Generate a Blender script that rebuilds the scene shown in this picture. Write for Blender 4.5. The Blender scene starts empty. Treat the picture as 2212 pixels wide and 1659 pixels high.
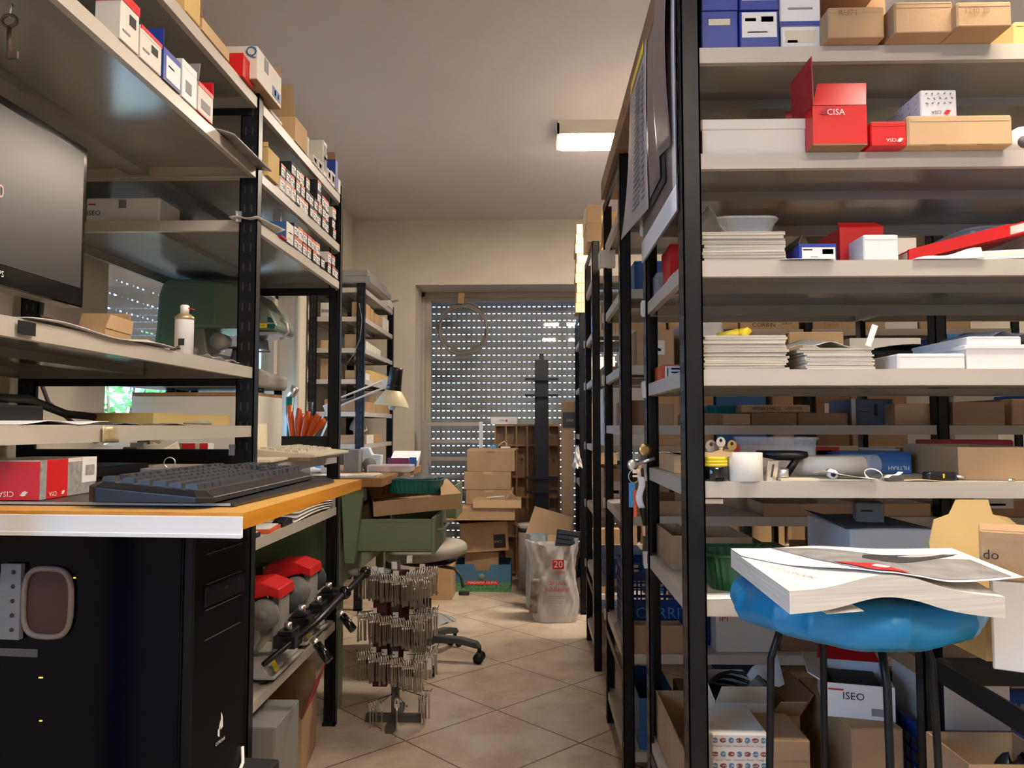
import bpy, math, random
from mathutils import Vector, Matrix
R = math.radians
# ---------------------------------------------------------------- camera
W, H, F = 2212, 1659, 1680.0
CZ = 1.15
PITCH = math.atan2(92.5, F); YAW = math.atan2(49.0, F)
sc = bpy.context.scene
cam_d = bpy.data.cameras.new('camera'); cam = bpy.data.objects.new('camera', cam_d)
sc.collection.objects.link(cam); sc.camera = cam
cam_d.sensor_width = 36.0; cam_d.lens = 36.0 * F / W; cam_d.clip_start = 0.02
cam.location = (0, 0, CZ); cam.rotation_euler = (R(90) + PITCH, 0, YAW)
CAMR = cam.rotation_euler.to_matrix()
# ---------------------------------------------------------------- world, view
wd = bpy.data.worlds.new('world'); sc.world = wd; wd.use_nodes = True
_n = wd.node_tree.nodes; _l = wd.node_tree.links
bg = _n['Background']
tc = _n.new('ShaderNodeTexCoord'); sx = _n.new('ShaderNodeSeparateXYZ'); rp = _n.new('ShaderNodeValToRGB')
_l.new(tc.outputs['Generated'], sx.inputs[0]); _l.new(sx.outputs['Z'], rp.inputs[0]); _l.new(rp.outputs[0], bg.inputs[0])
rp.color_ramp.elements[0].position = 0.45; rp.color_ramp.elements[0].color = (0.33, 0.56, 1.0, 1)
rp.color_ramp.elements[1].position = 0.75; rp.color_ramp.elements[1].color = (0.42, 0.62, 1.0, 1)
bg.inputs[1].default_value = 11.0
sun_d = bpy.data.lights.new('sun', 'SUN'); sun_d.energy = 14.0; sun_d.angle = .01; sun_d.color = (1.0, .97, .92)
sun_o = bpy.data.objects.new('sun', sun_d); sc.collection.objects.link(sun_o); sun_o.location = (2, 2, 9)
sun_o.rotation_euler = Vector((-.40, .10, -.91)).to_track_quat('-Z', 'Y').to_euler()
sc.view_settings.view_transform = 'Standard'; sc.view_settings.look = 'None'
sc.view_settings.exposure = 0.25; sc.view_settings.gamma = 1.0; sc.view_settings.use_curve_mapping = False
LAMP_E = 56.0; LAMP_FAR = 100.0            # brightness of the fluorescent diffusers
LAMP_C = (1.0, 0.85, 0.70)
# ---------------------------------------------------------------- pixel -> world
def ray(u, v):
    return CAMR @ Vector((u - W / 2, -(v - H / 2), -F))
def at(u, v, x=None, y=None, z=None):
    d = ray(u, v)
    t = x / d.x if x is not None else (y / d.y if y is not None else (z - CZ) / d.z)
    return Vector((d.x * t, d.y * t, CZ + d.z * t))
# ---------------------------------------------------------------- materials
MATS = {}
def mat(name, col, rough=0.55, metal=0.0, var=0.0, scale=8.0, bump=0.0, bscale=60.0, spec=0.5, trans=0.0, ior=1.45,
        emit=None, estr=0.0, alpha=1.0, stretch=(1, 1, 1), coat=0.0, col2=None, sheen=0.0):
    if name in MATS: return MATS[name]
    m = bpy.data.materials.new(name); m.use_nodes = True; MATS[name] = m
    nt = m.node_tree; b = nt.nodes['Principled BSDF']
    b.inputs['Base Color'].default_value = (*col, 1); b.inputs['Roughness'].default_value = rough
    b.inputs['Metallic'].default_value = metal; b.inputs['Specular IOR Level'].default_value = spec
    b.inputs['Transmission Weight'].default_value = trans; b.inputs['IOR'].default_value = ior
    b.inputs['Alpha'].default_value = alpha; b.inputs['Coat Weight'].default_value = coat
    if emit: b.inputs['Emission Color'].default_value = (*emit, 1); b.inputs['Emission Strength'].default_value = estr
    if var > 0 or col2 or bump > 0:
        tcx = nt.nodes.new('ShaderNodeTexCoord'); mp = nt.nodes.new('ShaderNodeMapping'); mp.inputs['Scale'].default_value = stretch
        nt.links.new(tcx.outputs['Object'], mp.inputs[0])
    if var > 0 or col2:
        nz = nt.nodes.new('ShaderNodeTexNoise'); nz.inputs['Scale'].default_value = scale; nz.inputs['Detail'].default_value = 6
        nt.links.new(mp.outputs[0], nz.inputs['Vector'])
        cr = nt.nodes.new('ShaderNodeValToRGB'); cr.color_ramp.elements[0].position = 0.32; cr.color_ramp.elements[1].position = 0.68
        a = col2 if col2 else tuple(c * (1 - var) for c in col); c2 = col if col2 else tuple(min(1, c * (1 + var * 0.5)) for c in col)
        cr.color_ramp.elements[0].color = (*a, 1); cr.color_ramp.elements[1].color = (*c2, 1)
        nt.links.new(nz.outputs['Fac'], cr.inputs[0]); nt.links.new(cr.outputs[0], b.inputs['Base Color'])
    if bump > 0:
        n2 = nt.nodes.new('ShaderNodeTexNoise'); n2.inputs['Scale'].default_value = bscale; n2.inputs['Detail'].default_value = 4
        nt.links.new(mp.outputs[0], n2.inputs['Vector'])
        bp = nt.nodes.new('ShaderNodeBump'); bp.inputs['Strength'].default_value = bump; bp.inputs['Distance'].default_value = 0.01
        nt.links.new(n2.outputs['Fac'], bp.inputs['Height']); nt.links.new(bp.outputs[0], b.inputs['Normal'])
    return m
def M(n): return MATS[n]
def thin_glass(name, tint=(.93, .97, .97), refl=.10):
    m = bpy.data.materials.new(name); m.use_nodes = True; MATS[name] = m; nt = m.node_tree; nt.nodes.clear()
    o = nt.nodes.new('ShaderNodeOutputMaterial'); mx = nt.nodes.new('ShaderNodeMixShader'); t = nt.nodes.new('ShaderNodeBsdfTransparent'); g = nt.nodes.new('ShaderNodeBsdfGlossy'); f = nt.nodes.new('ShaderNodeLayerWeight'); pw = nt.nodes.new('ShaderNodeMath'); pw.operation = 'POWER'; pw.inputs[1].default_value = 5.0; ma = nt.nodes.new('ShaderNodeMath'); ma.operation = 'MULTIPLY_ADD'; ma.inputs[1].default_value = .55; ma.inputs[2].default_value = .045
    t.inputs[0].default_value = (*tint, 1); g.inputs['Roughness'].default_value = .03; f.inputs[0].default_value = .5
    nt.links.new(f.outputs['Facing'], pw.inputs[0]); nt.links.new(pw.outputs[0], ma.inputs[0]); nt.links.new(ma.outputs[0], mx.inputs[0]); nt.links.new(t.outputs[0], mx.inputs[1]); nt.links.new(g.outputs[0], mx.inputs[2]); nt.links.new(mx.outputs[0], o.inputs[0])
    return m
thin_glass('glass')
mat('plaster', (0.66, 0.60, 0.50), 0.85, var=0.06, scale=3, bump=0.15, bscale=120)
mat('ceiling_paint', (0.69, 0.68, 0.71), 0.9, var=0.03, scale=2)
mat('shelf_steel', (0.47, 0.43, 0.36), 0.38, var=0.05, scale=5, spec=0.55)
mat('shelf_under', (0.30, 0.29, 0.27), 0.16, var=0.04, scale=5, spec=0.8)  # darker, glossier copy of shelf_steel; the underside's shade is put into its colour
mat('black_steel', (0.009, 0.010, 0.013), 0.36, spec=0.3, var=0.3, scale=30)
mat('slot_dark', (0.035, 0.035, 0.038), 0.6)
mat('slot_black', (0.003, 0.003, 0.003), 0.8)
mat('zinc', (0.55, 0.55, 0.55), 0.35, metal=0.9)
mat('steel', (0.80, 0.78, 0.74), 0.30, metal=1.0)
mat('brass', (0.55, 0.42, 0.2), 0.3, metal=1.0)
mat('old_iron', (0.12, 0.08, 0.055), 0.55, metal=0.6)
mat('card', (0.42, 0.27, 0.145), 0.85, var=0.10, scale=6, bump=0.1, bscale=90)
mat('card_light', (0.55, 0.37, 0.20), 0.85, var=0.08, scale=6)
mat('card_dark', (0.27, 0.16, 0.085), 0.88, var=0.12, scale=6)
mat('card_yellow', (0.60, 0.42, 0.17), 0.85, var=0.08, scale=6)
mat('white_card', (0.66, 0.63, 0.56), 0.6, var=0.05, scale=4)
mat('white_box', (0.74, 0.74, 0.73), 0.5, var=0.03, scale=4)
mat('paper', (0.74, 0.71, 0.64), 0.75, var=0.04, scale=5)
mat('paper_cream', (0.66, 0.58, 0.42), 0.75, var=0.05, scale=5)
mat('paper_white', (0.80, 0.80, 0.80), 0.7)
mat('page_edge', (0.62, 0.56, 0.44), 0.8, var=0.25, scale=300, stretch=(0.02, 0.02, 1))
mat('page_edge_white', (0.74, 0.71, 0.63), 0.8, var=0.18, scale=300, stretch=(0.02, 0.02, 1))
mat('red_card', (0.62, 0.010, 0.012), 0.42, var=0.05, scale=4)
mat('red_dull', (0.40, 0.03, 0.03), 0.55, var=0.1)
mat('orange_red', (0.75, 0.12, 0.04), 0.5)
mat('blue_card', (0.02, 0.045, 0.30), 0.4, var=0.08)
mat('blue_mid', (0.03, 0.12, 0.32), 0.5, var=0.05)
mat('navy', (0.008, 0.014, 0.055), 0.5)
mat('black_card', (0.018, 0.018, 0.02), 0.5)
mat('black_plastic', (0.008, 0.008, 0.010), 0.35, spec=0.5)
mat('black_gloss', (0.006, 0.006, 0.007), 0.08, spec=0.7)
mat('dark_grey', (0.07, 0.07, 0.075), 0.5)
mat('mid_grey', (0.22, 0.22, 0.22), 0.5)
mat('grey_print', (0.20, 0.20, 0.20), 0.6, col2=(0.36, 0.36, 0.36), scale=90)
mat('ink', (0.03, 0.03, 0.035), 0.7)
mat('ink_grey', (0.25, 0.25, 0.27), 0.7)
mat('print_white', (0.80, 0.78, 0.75), 0.5)
mat('print_red', (0.65, 0.02, 0.02), 0.5)
mat('yellow', (0.75, 0.58, 0.03), 0.45)
mat('green_tape', (0.03, 0.20, 0.05), 0.4)
mat('teal_plastic', (0.005, 0.13, 0.12), 0.3, spec=0.6)
mat('green_plastic', (0.01, 0.09, 0.035), 0.3, spec=0.6)
mat('stool_vinyl', (0.008, 0.20, 0.43), 0.38, bump=0.25, bscale=14, spec=0.5)
mat('machine_green', (0.13, 0.22, 0.165), 0.42, var=0.06)
mat('machine_light', (0.17, 0.22, 0.16), 0.42)
mat('machine_grey', (0.30, 0.29, 0.25), 0.5, var=0.08)
mat('cast_alu', (0.42, 0.41, 0.37), 0.42, metal=0.25, var=0.12, scale=14)
mat('bench_green', (0.17, 0.215, 0.125), 0.5, var=0.05)
mat('desk_top', (0.58, 0.32, 0.08), 0.5, var=0.1)
mat('orange_wood', (0.62, 0.27, 0.015), 0.45, col2=(0.48, 0.18, 0.008), scale=26, stretch=(1, 0.12, 3))
mat('wood', (0.36, 0.20, 0.085), 0.5, col2=(0.25, 0.13, 0.05), scale=14, stretch=(1, 1, 0.1))
mat('wood_dark', (0.16, 0.09, 0.04), 0.55, col2=(0.10, 0.055, 0.025), scale=14, stretch=(1, 1, 0.1))
mat('melamine', (0.70, 0.67, 0.58), 0.45, var=0.03)
mat('beige_plastic', (0.62, 0.56, 0.42), 0.45, var=0.04)
mat('clear_plastic', (0.9, 0.93, 0.95), 0.08, trans=0.0, alpha=0.22, spec=0.8)
mat('frosted', (0.72, 0.70, 0.66), 0.35, alpha=0.55)
mat('cream_frame', (0.45, 0.41, 0.34), 0.5, var=0.05)
mat('alu', (0.42, 0.40, 0.36), 0.4, metal=0.4)
mat('shutter', (0.33, 0.29, 0.30), 0.6, var=0.06)
mat('orange_handle', (0.60, 0.09, 0.01), 0.35)
mat('blue_plastic', (0.008, 0.035, 0.20), 0.4)
mat('sky_blue', (0.06, 0.30, 0.60), 0.4)
mat('crate_blue', (0.05, 0.16, 0.26), 0.7, var=0.1)
mat('crate_green', (0.05, 0.20, 0.07), 0.7, col2=(0.16, 0.34, 0.15), scale=40)
mat('skin_lamp', (0.70, 0.66, 0.52), 0.4, col2=(0.62, 0.50, 0.24), scale=12)
mat('lamp_white', (0.72, 0.76, 0.80), 0.35)
mat('seat_fabric', (0.50, 0.46, 0.38), 0.7, var=0.15, scale=9)
mat('bag_plastic', (0.56, 0.55, 0.54), 0.45, var=0.15, scale=9, bump=0.6, bscale=16)
mat('maroon', (0.07, 0.012, 0.014), 0.6, var=0.4, scale=30)
mat('leaf', (0.22, 0.50, 0.14), 0.6, var=0.3)
mat('bark', (0.10, 0.07, 0.05), 0.8)
mat('pink', (0.80, 0.08, 0.35), 0.4)
mat('purple', (0.20, 0.03, 0.10), 0.5)
mat('amber', (0.6, 0.25, 0.03), 0.4, emit=(1, 0.45, 0.05), estr=2.0)
mat('led_green', (0.0, 0.5, 0.1), 0.4, emit=(0.02, 1.0, 0.25), estr=3.0)
mat('lamp_glow', (1, 1, 1), 0.5, emit=LAMP_C, estr=LAMP_E)
mat('lamp_glow_far', (1, 1, 1), 0.5, emit=LAMP_C, estr=LAMP_FAR)
# ---------------------------------------------------------------- mesh builder
class MB:
    def __init__(s): s.v = []; s.f = []; s.m = []; s.sm = []
    def add(s, vs, fs, mi=0, smooth=False):
        o = len(s.v); s.v += [Vector(p) for p in vs]
        for f in fs: s.f.append(tuple(i + o for i in f)); s.m.append(mi); s.sm.append(smooth)
        return s
    def hexa(s, p, mi=0):   # p: 4 bottom (ccw from above) + 4 top
        return s.add(p, [(3, 2, 1, 0), (4, 5, 6, 7), (0, 1, 5, 4), (1, 2, 6, 5), (2, 3, 7, 6), (3, 0, 4, 7)], mi)
    def box(s, x0, x1, y0, y1, z0, z1, mi=0):
        if x0 > x1: x0, x1 = x1, x0
        if y0 > y1: y0, y1 = y1, y0
        if z0 > z1: z0, z1 = z1, z0
        return s.hexa([(x0, y0, z0), (x1, y0, z0), (x1, y1, z0), (x0, y1, z0), (x0, y0, z1), (x1, y0, z1), (x1, y1, z1), (x0, y1, z1)], mi)
    def cbox(s, x0, x1, y0, y1, z0, z1, c, mi=0):   # chamfered all round (vertical edges + top)
        if x0 > x1: x0, x1 = x1, x0
        if y0 > y1: y0, y1 = y1, y0
        def ring(k, z): return [(x0 + k, y0, z), (x1 - k, y0, z), (x1, y0 + k, z), (x1, y1 - k, z), (x1 - k, y1, z), (x0 + k, y1, z), (x0, y1 - k, z), (x0, y0 + k, z)]
        def inr(z): return [(x0 + c, y0 + c * .4, z), (x1 - c, y0 + c * .4, z), (x1 - c * .4, y0 + c, z), (x1 - c * .4, y1 - c, z), (x1 - c, y1 - c * .4, z), (x0 + c, y1 - c * .4, z), (x0 + c * .4, y1 - c, z), (x0 + c * .4, y0 + c, z)]
        r = [inr(z0), ring(c, z0 + c * .5), ring(c, z1 - c * .5), inr(z1)]
        vs = sum(r, []); fs = [tuple(range(7, -1, -1)), tuple(range(24, 32))]
        for k in range(3):
            for i in range(8): j = (i + 1) % 8; fs.append((k * 8 + i, k * 8 + j, k * 8 + 8 + j, k * 8 + 8 + i))
        return s.add(vs, fs, mi)
    def obox(s, c, size, rot=None, mi=0):
        c = Vector(c); hx, hy, hz = size[0] / 2, size[1] / 2, size[2] / 2
        rot = rot if rot is not None else Matrix.Identity(3)
        p = [c + rot @ Vector(q) for q in [(-hx, -hy, -hz), (hx, -hy, -hz), (hx, hy, -hz), (-hx, hy, -hz), (-hx, -hy, hz), (hx, -hy, hz), (hx, hy, hz), (-hx, hy, hz)]]
        return s.hexa(p, mi)
    def bar(s, a, b, w, t, mi=0, up=(0, 0, 1)):
        a = Vector(a); b = Vector(b); d = (b - a); L = d.length; d.normalize(); up = Vector(up)
        sd = d.cross(up)
        if sd.length < 1e-4: sd = d.cross(Vector((1, 0, 0)))
        sd.normalize(); n = sd.cross(d)
        rot = Matrix((sd, d, n)).transposed()
        return s.obox((a + b) / 2, (w, L, t), rot, mi)
    def tube(s, pts, r, n=8, mi=0, closed=False, caps=True):
        pts = [Vector(p) for p in pts]; N = len(pts); rs = r if isinstance(r, (list, tuple)) else [r] * N
        vs = []; fs = []; prev = None
        for i, p in enumerate(pts):
            if closed: d = pts[(i + 1) % N] - pts[i - 1]
            else: d = pts[min(i + 1, N - 1)] - pts[max(i - 1, 0)]
            d.normalize()
            if prev is None:
                a = Vector((0, 0, 1)) if abs(d.z) < .9 else Vector((1, 0, 0)); nn = d.cross(a).normalized()
            else:
                nn = prev - d * prev.dot(d)
                nn = nn.normalized() if nn.length > 1e-6 else prev
            prev = nn; bb = d.cross(nn)
            for k in range(n):
                t = 2 * math.pi * k / n; vs.append(p + (nn * math.cos(t) + bb * math.sin(t)) * rs[i])
        for i in range(N if closed else N - 1):
            a = i * n; b = ((i + 1) % N) * n
            for k in range(n): k2 = (k + 1) % n; fs.append((a + k, a + k2, b + k2, b + k))
        if not closed and caps: fs.append(tuple(range(n - 1, -1, -1))); fs.append(tuple((N - 1) * n + k for k in range(n)))
        return s.add(vs, fs, mi, True)
    def cyl(s, a, b, r, n=16, mi=0, r2=None): return s.tube([a, b], [r, r if r2 is None else r2], n, mi)
    def lathe(s, prof, c=(0, 0, 0), n=24, mi=0, axis='z', smooth=True):
        vs = []; fs = []; c = Vector(c)
        for (r, z) in prof:
            for k in range(n):
                t = 2 * math.pi * k / n; p = (r * math.cos(t), r * math.sin(t), z)
                if axis == 'x': p = (p[2], p[0], p[1])
                if axis == 'y': p = (p[1], p[2], p[0])
                vs.append(c + Vector(p))
        for i in range(len(prof) - 1):
            for k in range(n): k2 = (k + 1) % n; fs.append((i * n + k, i * n + k2, (i + 1) * n + k2, (i + 1) * n + k))
        fs.append(tuple(range(n - 1, -1, -1))); fs.append(tuple((len(prof) - 1) * n + k for k in range(n)))
        return s.add(vs, fs, mi, smooth)
    def prism(s, poly, ext, mi=0, smooth=False):
        ext = Vector(ext); n = len(poly); vs = [Vector(p) for p in poly] + [Vector(p) + ext for p in poly]
        fs = [tuple(range(n - 1, -1, -1)), tuple(range(n, 2 * n))] + [(i, (i + 1) % n, n + (i + 1) % n, n + i) for i in range(n)]
        return s.add(vs, fs, mi, smooth)
    def grid(s, fn, nu, nv, thick=0.0, mi=0, smooth=True):
        P = [[Vector(fn(i / nu, j / nv)) for j in range(nv + 1)] for i in range(nu + 1)]
        vs = [p for r in P for p in r]; w = nv + 1
        fs = [(i * w + j, (i + 1) * w + j, (i + 1) * w + j + 1, i * w + j + 1) for i in range(nu) for j in range(nv)]
        if thick:
            N = len(vs); nn = []
            for i in range(nu + 1):
                for j in range(nv + 1):
                    a = P[min(i + 1, nu)][j] - P[max(i - 1, 0)][j]; b = P[i][min(j + 1, nv)] - P[i][max(j - 1, 0)]
                    c = a.cross(b); nn.append(c.normalized() if c.length > 1e-12 else Vector((0, 0, 1)))
            vs = vs + [v - n_ * thick for v, n_ in zip(vs, nn)]
            fs = fs + [tuple(q + N for q in reversed(f)) for f in fs]
            B = [i * w for i in range(nu + 1)] + [nu * w + j for j in range(1, nv + 1)] + [i * w + nv for i in range(nu - 1, -1, -1)] + [j for j in range(nv - 1, 0, -1)]
            for k in range(len(B)): a = B[k]; b = B[(k + 1) % len(B)]; fs.append((b, a, a + N, b + N))
        return s.add(vs, fs, mi, smooth)
    def build(s, name, mats, parent=None, origin=None, bevel=0.0):
        me = bpy.data.meshes.new(name); vs = s.v
        if parent is None:
            if origin is None:
                xs = [p.x for p in vs]; ys = [p.y for p in vs]; zs = [p.z for p in vs]
                origin = Vector(((min(xs) + max(xs)) / 2, (min(ys) + max(ys)) / 2, min(zs)))
            origin = Vector(origin); vs = [p - origin for p in vs]
        me.from_pydata([tuple(p) for p in vs], [], s.f)
        if not isinstance(mats, (list, tuple)): mats = [mats]
        for m in mats: me.materials.append(MATS[m] if isinstance(m, str) else m)
        me.polygons.foreach_set('material_index', s.m); me.polygons.foreach_set('use_smooth', s.sm)
        me.update()
        o = bpy.data.objects.new(name, me); sc.collection.objects.link(o)
        if parent is None: o.location = origin
        else: o.parent = parent
        if bevel:
            bm = o.modifiers.new('bevel', 'BEVEL'); bm.width = bevel; bm.segments = 2; bm.limit_method = 'ANGLE'
        return o
def tag(o, label, cat, group=None, kind=None):
    o['label'] = label; o['category'] = cat
    if group: o['group'] = group
    if kind: o['kind'] = kind
    return o
def structure(o): o['kind'] = 'structure'; return o
def thing(name, label, cat, loc=(0, 0, 0), rz=0.0, group=None):
    o = bpy.data.objects.new(name, None); sc.collection.objects.link(o); o.empty_display_size = 0.05
    o.location = loc; o.rotation_euler = (0, 0, rz)
    return tag(o, label, cat, group)
def dup(root, loc, rz=None, label=None, group=None, rot=None):
    r = root.copy(); sc.collection.objects.link(r); r.location = loc
    if rz is not None: r.rotation_euler = (0, 0, rz)
    if rot is not None: r.rotation_euler = rot
    if label: r['label'] = label
    if group: r['group'] = group
    for ch in list(root.children):
        c = ch.copy(); sc.collection.objects.link(c); c.parent = r
        for g in list(ch.children):
            d = g.copy(); sc.collection.objects.link(d); d.parent = c
    return r
# text meshes: flat lettering, readable from the given side
FACEROT = {'front': Matrix(((1, 0, 0), (0, 0, -1), (0, 1, 0))),       # seen looking +y
           'right': Matrix(((0, 0, 1), (1, 0, 0), (0, 1, 0))),        # on +x face, seen looking -x
           'left': Matrix(((0, 0, -1), (-1, 0, 0), (0, 1, 0))),
           'top': Matrix(((1, 0, 0), (0, 1, 0), (0, 0, 1)))}
def text(s, size, c, face, m, parent, flip=0.0, name='lettering', width=None):
    cu = bpy.data.curves.new(name, 'FONT'); cu.body = s; cu.size = size; cu.align_x = 'CENTER'; cu.align_y = 'CENTER'
    cu.resolution_u = 2
    ob = bpy.data.objects.new(name, cu); sc.collection.objects.link(ob)
    dg = bpy.context.evaluated_depsgraph_get(); me = bpy.data.meshes.new_from_object(ob.evaluated_get(dg))
    bpy.data.objects.remove(ob); bpy.data.curves.remove(cu)
    if width:
        xs = [v.co.x for v in me.vertices]
        if xs: k = width / max(1e-6, max(xs) - min(xs)); 
        for v in me.vertices: v.co.x *= k
    rot = FACEROT[face] if isinstance(face, str) else face
    mm = (rot @ Matrix.Rotation(flip, 3, 'Z')).to_4x4(); mm.translation = Vector(c)
    me.transform(mm); me.materials.clear(); me.materials.append(MATS[m] if isinstance(m, str) else m)
    o = bpy.data.objects.new(name, me); sc.collection.objects.link(o); o.parent = parent
    return o
# a cardboard box in its own frame: base centre at the origin, w along x, d along y, h up
def boxmesh(b, w, d, h, kind='closed', t=0.003, flaps=None, mi=0, inner=None, lid=None):
    x, y = w / 2, d / 2; inner = mi if inner is None else inner
    if kind == 'closed':                      # tuck-in carton: body, slightly inset lid panel with a front tongue seam
        b.cbox(-x, x, -y, y, 0, h - t * .4, min(.004, w * .03), mi)
        b.box(-x + t, x - t, -y + t, y - t, h - t * .5, h, mi)
        b.box(-x * .93, x * .93, -y - .0006, -y + .002, h * .80, h - t, mi)
        b.box(x - .002, x + .0006, -y * .93, y * .93, h * .80, h - t, mi)
    elif kind == 'lidded':                    # shoe-box style lid
        lh = lid or h * .3
        b.box(-x + t, x - t, -y + t, y - t, 0, h - lh + t, mi)
        b.cbox(-x, x, -y, y, h - lh, h, t, inner)
    else:
        b.box(-x, x, -y, y, 0, t, inner)
        b.box(-x, x, -y, -y + t, t, h, mi); b.box(-x, x, y - t, y, t, h, mi)
        b.box(-x, -x + t, -y + t, y - t, t, h, mi); b.box(x - t, x, -y + t, y - t, t, h, mi)
    return b
def flap(b, w, d, h, side, ang, L, t=0.002, mi=0, taper=.06):
    """ang: 0 = straight up, 90 = flat outward, negative = inward"""
    x, y = w / 2, d / 2; a = R(ang); L_out = math.sin(a) * L; L_up = math.cos(a) * L
    if side == 'front': p0, p1, o = (-x, -y), (x, -y), (0, -1)
    if side == 'back': p0, p1, o = (x, y), (-x, y), (0, 1)
    if side == 'left': p0, p1, o = (-x, y), (-x, -y), (-1, 0)
    if side == 'right': p0, p1, o = (x, -y), (x, y), (1, 0)
    A = Vector((*p0, h)); B = Vector((*p1, h)); e = (B - A) * taper; out = Vector((o[0] * L_out, o[1] * L_out, L_up))
    nrm = (B - A).cross(out).normalized() * t
    b.prism([A, B, B - e + out, A + e + out], nrm, mi)
def carton(name, label, cat, loc, w, d, h, m='card', kind='closed', rz=0.0, flaps=(), group=None, plates=(), texts=(), inner=None, t=0.003, lid=None, simple=False):
    """plates: (face, u0, v0, u1, v1, mat) in 0..1 of the face. texts: (face, u, v, size_rel_h, string, mat, flipdeg)"""
    loc = (loc[0], loc[1], loc[2] + .0007)
    mats = [m, inner or m]; b = MB(); boxmesh(b, w, d, h, kind, t, mi=0, inner=1, lid=lid)
    x, y = w / 2, d / 2
    for (face, u0, v0, u1, v1, pm) in plates:
        if pm not in mats: mats.append(pm)
        k = mats.index(pm); e = .0011
        if face == 'front': b.box(-x + u0 * w, -x + u1 * w, -y - e, -y + .0005, v0 * h, v1 * h, k)
        if face == 'right': b.box(x - .0005, x + e, -y + u0 * d, -y + u1 * d, v0 * h, v1 * h, k)
        if face == 'left': b.box(-x - e, -x + .0005, -y + u0 * d, -y + u1 * d, v0 * h, v1 * h, k)
        if face == 'top': b.box(-x + u0 * w, -x + u1 * w, -y + v0 * d, -y + v1 * d, h - .0005, h + e, k)
    if not flaps and not texts:
        o = b.build(name, mats, None, origin=(0, 0, 0)); o.location = loc; o.rotation_euler = (0, 0, rz)
        return tag(o, label, cat, group)
    root = thing(name, label, cat, loc, rz, group)
    b.build('box_body', mats, root)
    for fl in flaps:
        side, ang, L = fl[:3]; fm = fl[3] if len(fl) > 3 else (inner or m)
        fb = MB(); flap(fb, w, d, h, side, ang, L); fb.build('box_flap', [fm], root)
    for (face, u, v, s, st, tm, fd) in texts:
        e = .0022
        c = {'front': (-x + u * w, -y - e, v * h), 'right': (x + e, -y + u * d, v * h), 'left': (-x - e, -y + u * d, v * h), 'top': (-x + u * w, -y + v * d, h + e)}[face]
        text(st, s, c, face, tm, root, R(fd))
    return root
def fbox(name, label, cat, u0, v0, u1, v1, y, depth, zb=None, zmax=9, **k):
    """box whose camera-side face fills the pixel rectangle at depth y; zb: height of what it stands on"""
    a = at(u0, v1, y=y); c = at(u1, v0, y=y); z0 = a.z if zb is None else zb
    return carton(name, label, cat, ((a.x + c.x) / 2, y + depth / 2, z0), abs(c.x - a.x), depth, min(c.z, zmax) - z0, **k)
def sbox(name, label, cat, u0, u1, vt, x, width, zb, vside=0, zmax=9, **k):
    """box on a left-hand shelf: its aisle face lies in the plane x, between columns u0 (near) and u1 (far); vt = its top row at u0 (or at u1 when vside=1)"""
    a = at(u0, vt, x=x); c = at(u1, vt, x=x); top = (c if vside else a).z
    return carton(name, label, cat, (x - width / 2, (a.y + c.y) / 2, zb), width, abs(c.y - a.y), min(top, zmax) - zb, **k)
# ================================================================ room shell
XL, YB, ZC, XR, YN = -1.46, 6.20, 2.82, 3.2, -2.6
def wallmat_floor():
    m = bpy.data.materials.new('floor_tiles'); m.use_nodes = True; nt = m.node_tree; N = nt.nodes; L = nt.links; b = N['Principled BSDF']
    tcx = N.new('ShaderNodeTexCoord'); mp = N.new('ShaderNodeMapping'); L.new(tcx.outputs['Object'], mp.inputs[0])
    S = 0.4515; c = math.cos(R(45)) / S
    mp.inputs['Rotation'].default_value = (0, 0, R(45.0))
    mp.inputs['Scale'].default_value = (1 / S, 1 / S, 1)
    MATS['floor_map'] = mp
    sp = N.new('ShaderNodeSeparateXYZ'); L.new(mp.outputs[0], sp.inputs[0])
    def math_(op, a, bval=None, b_=None):
        n = N.new('ShaderNodeMath'); n.operation = op; L.new(a, n.inputs[0])
        if b_ is not None: L.new(b_, n.inputs[1])
        elif bval is not None: n.inputs[1].default_value = bval
        return n.outputs[0]
    def edge(o):
        f = math_('FRACT', o); g = math_('SUBTRACT', f, 0.5); a = math_('ABSOLUTE', g); return math_('GREATER_THAN', a, 0.4925)
    gr = math_('MAXIMUM', edge(sp.outputs[0]), None, edge(sp.outputs[1]))
    nz = N.new('ShaderNodeTexNoise'); nz.inputs['Scale'].default_value = 3.2; nz.inputs['Detail'].default_value = 9; nz.inputs['Roughness'].default_value = .68
    L.new(tcx.outputs['Object'], nz.inputs['Vector'])
    cr = N.new('ShaderNodeValToRGB'); e = cr.color_ramp.elements
    e[0].position = .36; e[0].color = (0.40, 0.29, 0.20, 1); e[1].position = .66; e[1].color = (0.66, 0.56, 0.44, 1)
    k = e.new(.5); k.color = (0.55, 0.44, 0.33, 1)
    L.new(nz.outputs['Fac'], cr.inputs[0])
    mx = N.new('ShaderNodeMix'); mx.data_type = 'RGBA'; L.new(gr, mx.inputs[0]); L.new(cr.outputs[0], mx.inputs[6]); mx.inputs[7].default_value = (0.13, 0.09, 0.065, 1)
    L.new(mx.outputs[2], b.inputs['Base Color']); b.inputs['Roughness'].default_value = 0.30
    bp = N.new('ShaderNodeBump'); bp.inputs['Strength'].default_value = .5; bp.inputs['Distance'].default_value = .002; bp.invert = True
    L.new(gr, bp.inputs['Height']); L.new(bp.outputs[0], b.inputs['Normal'])
    return m
MATS['tiles'] = wallmat_floor()
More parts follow.
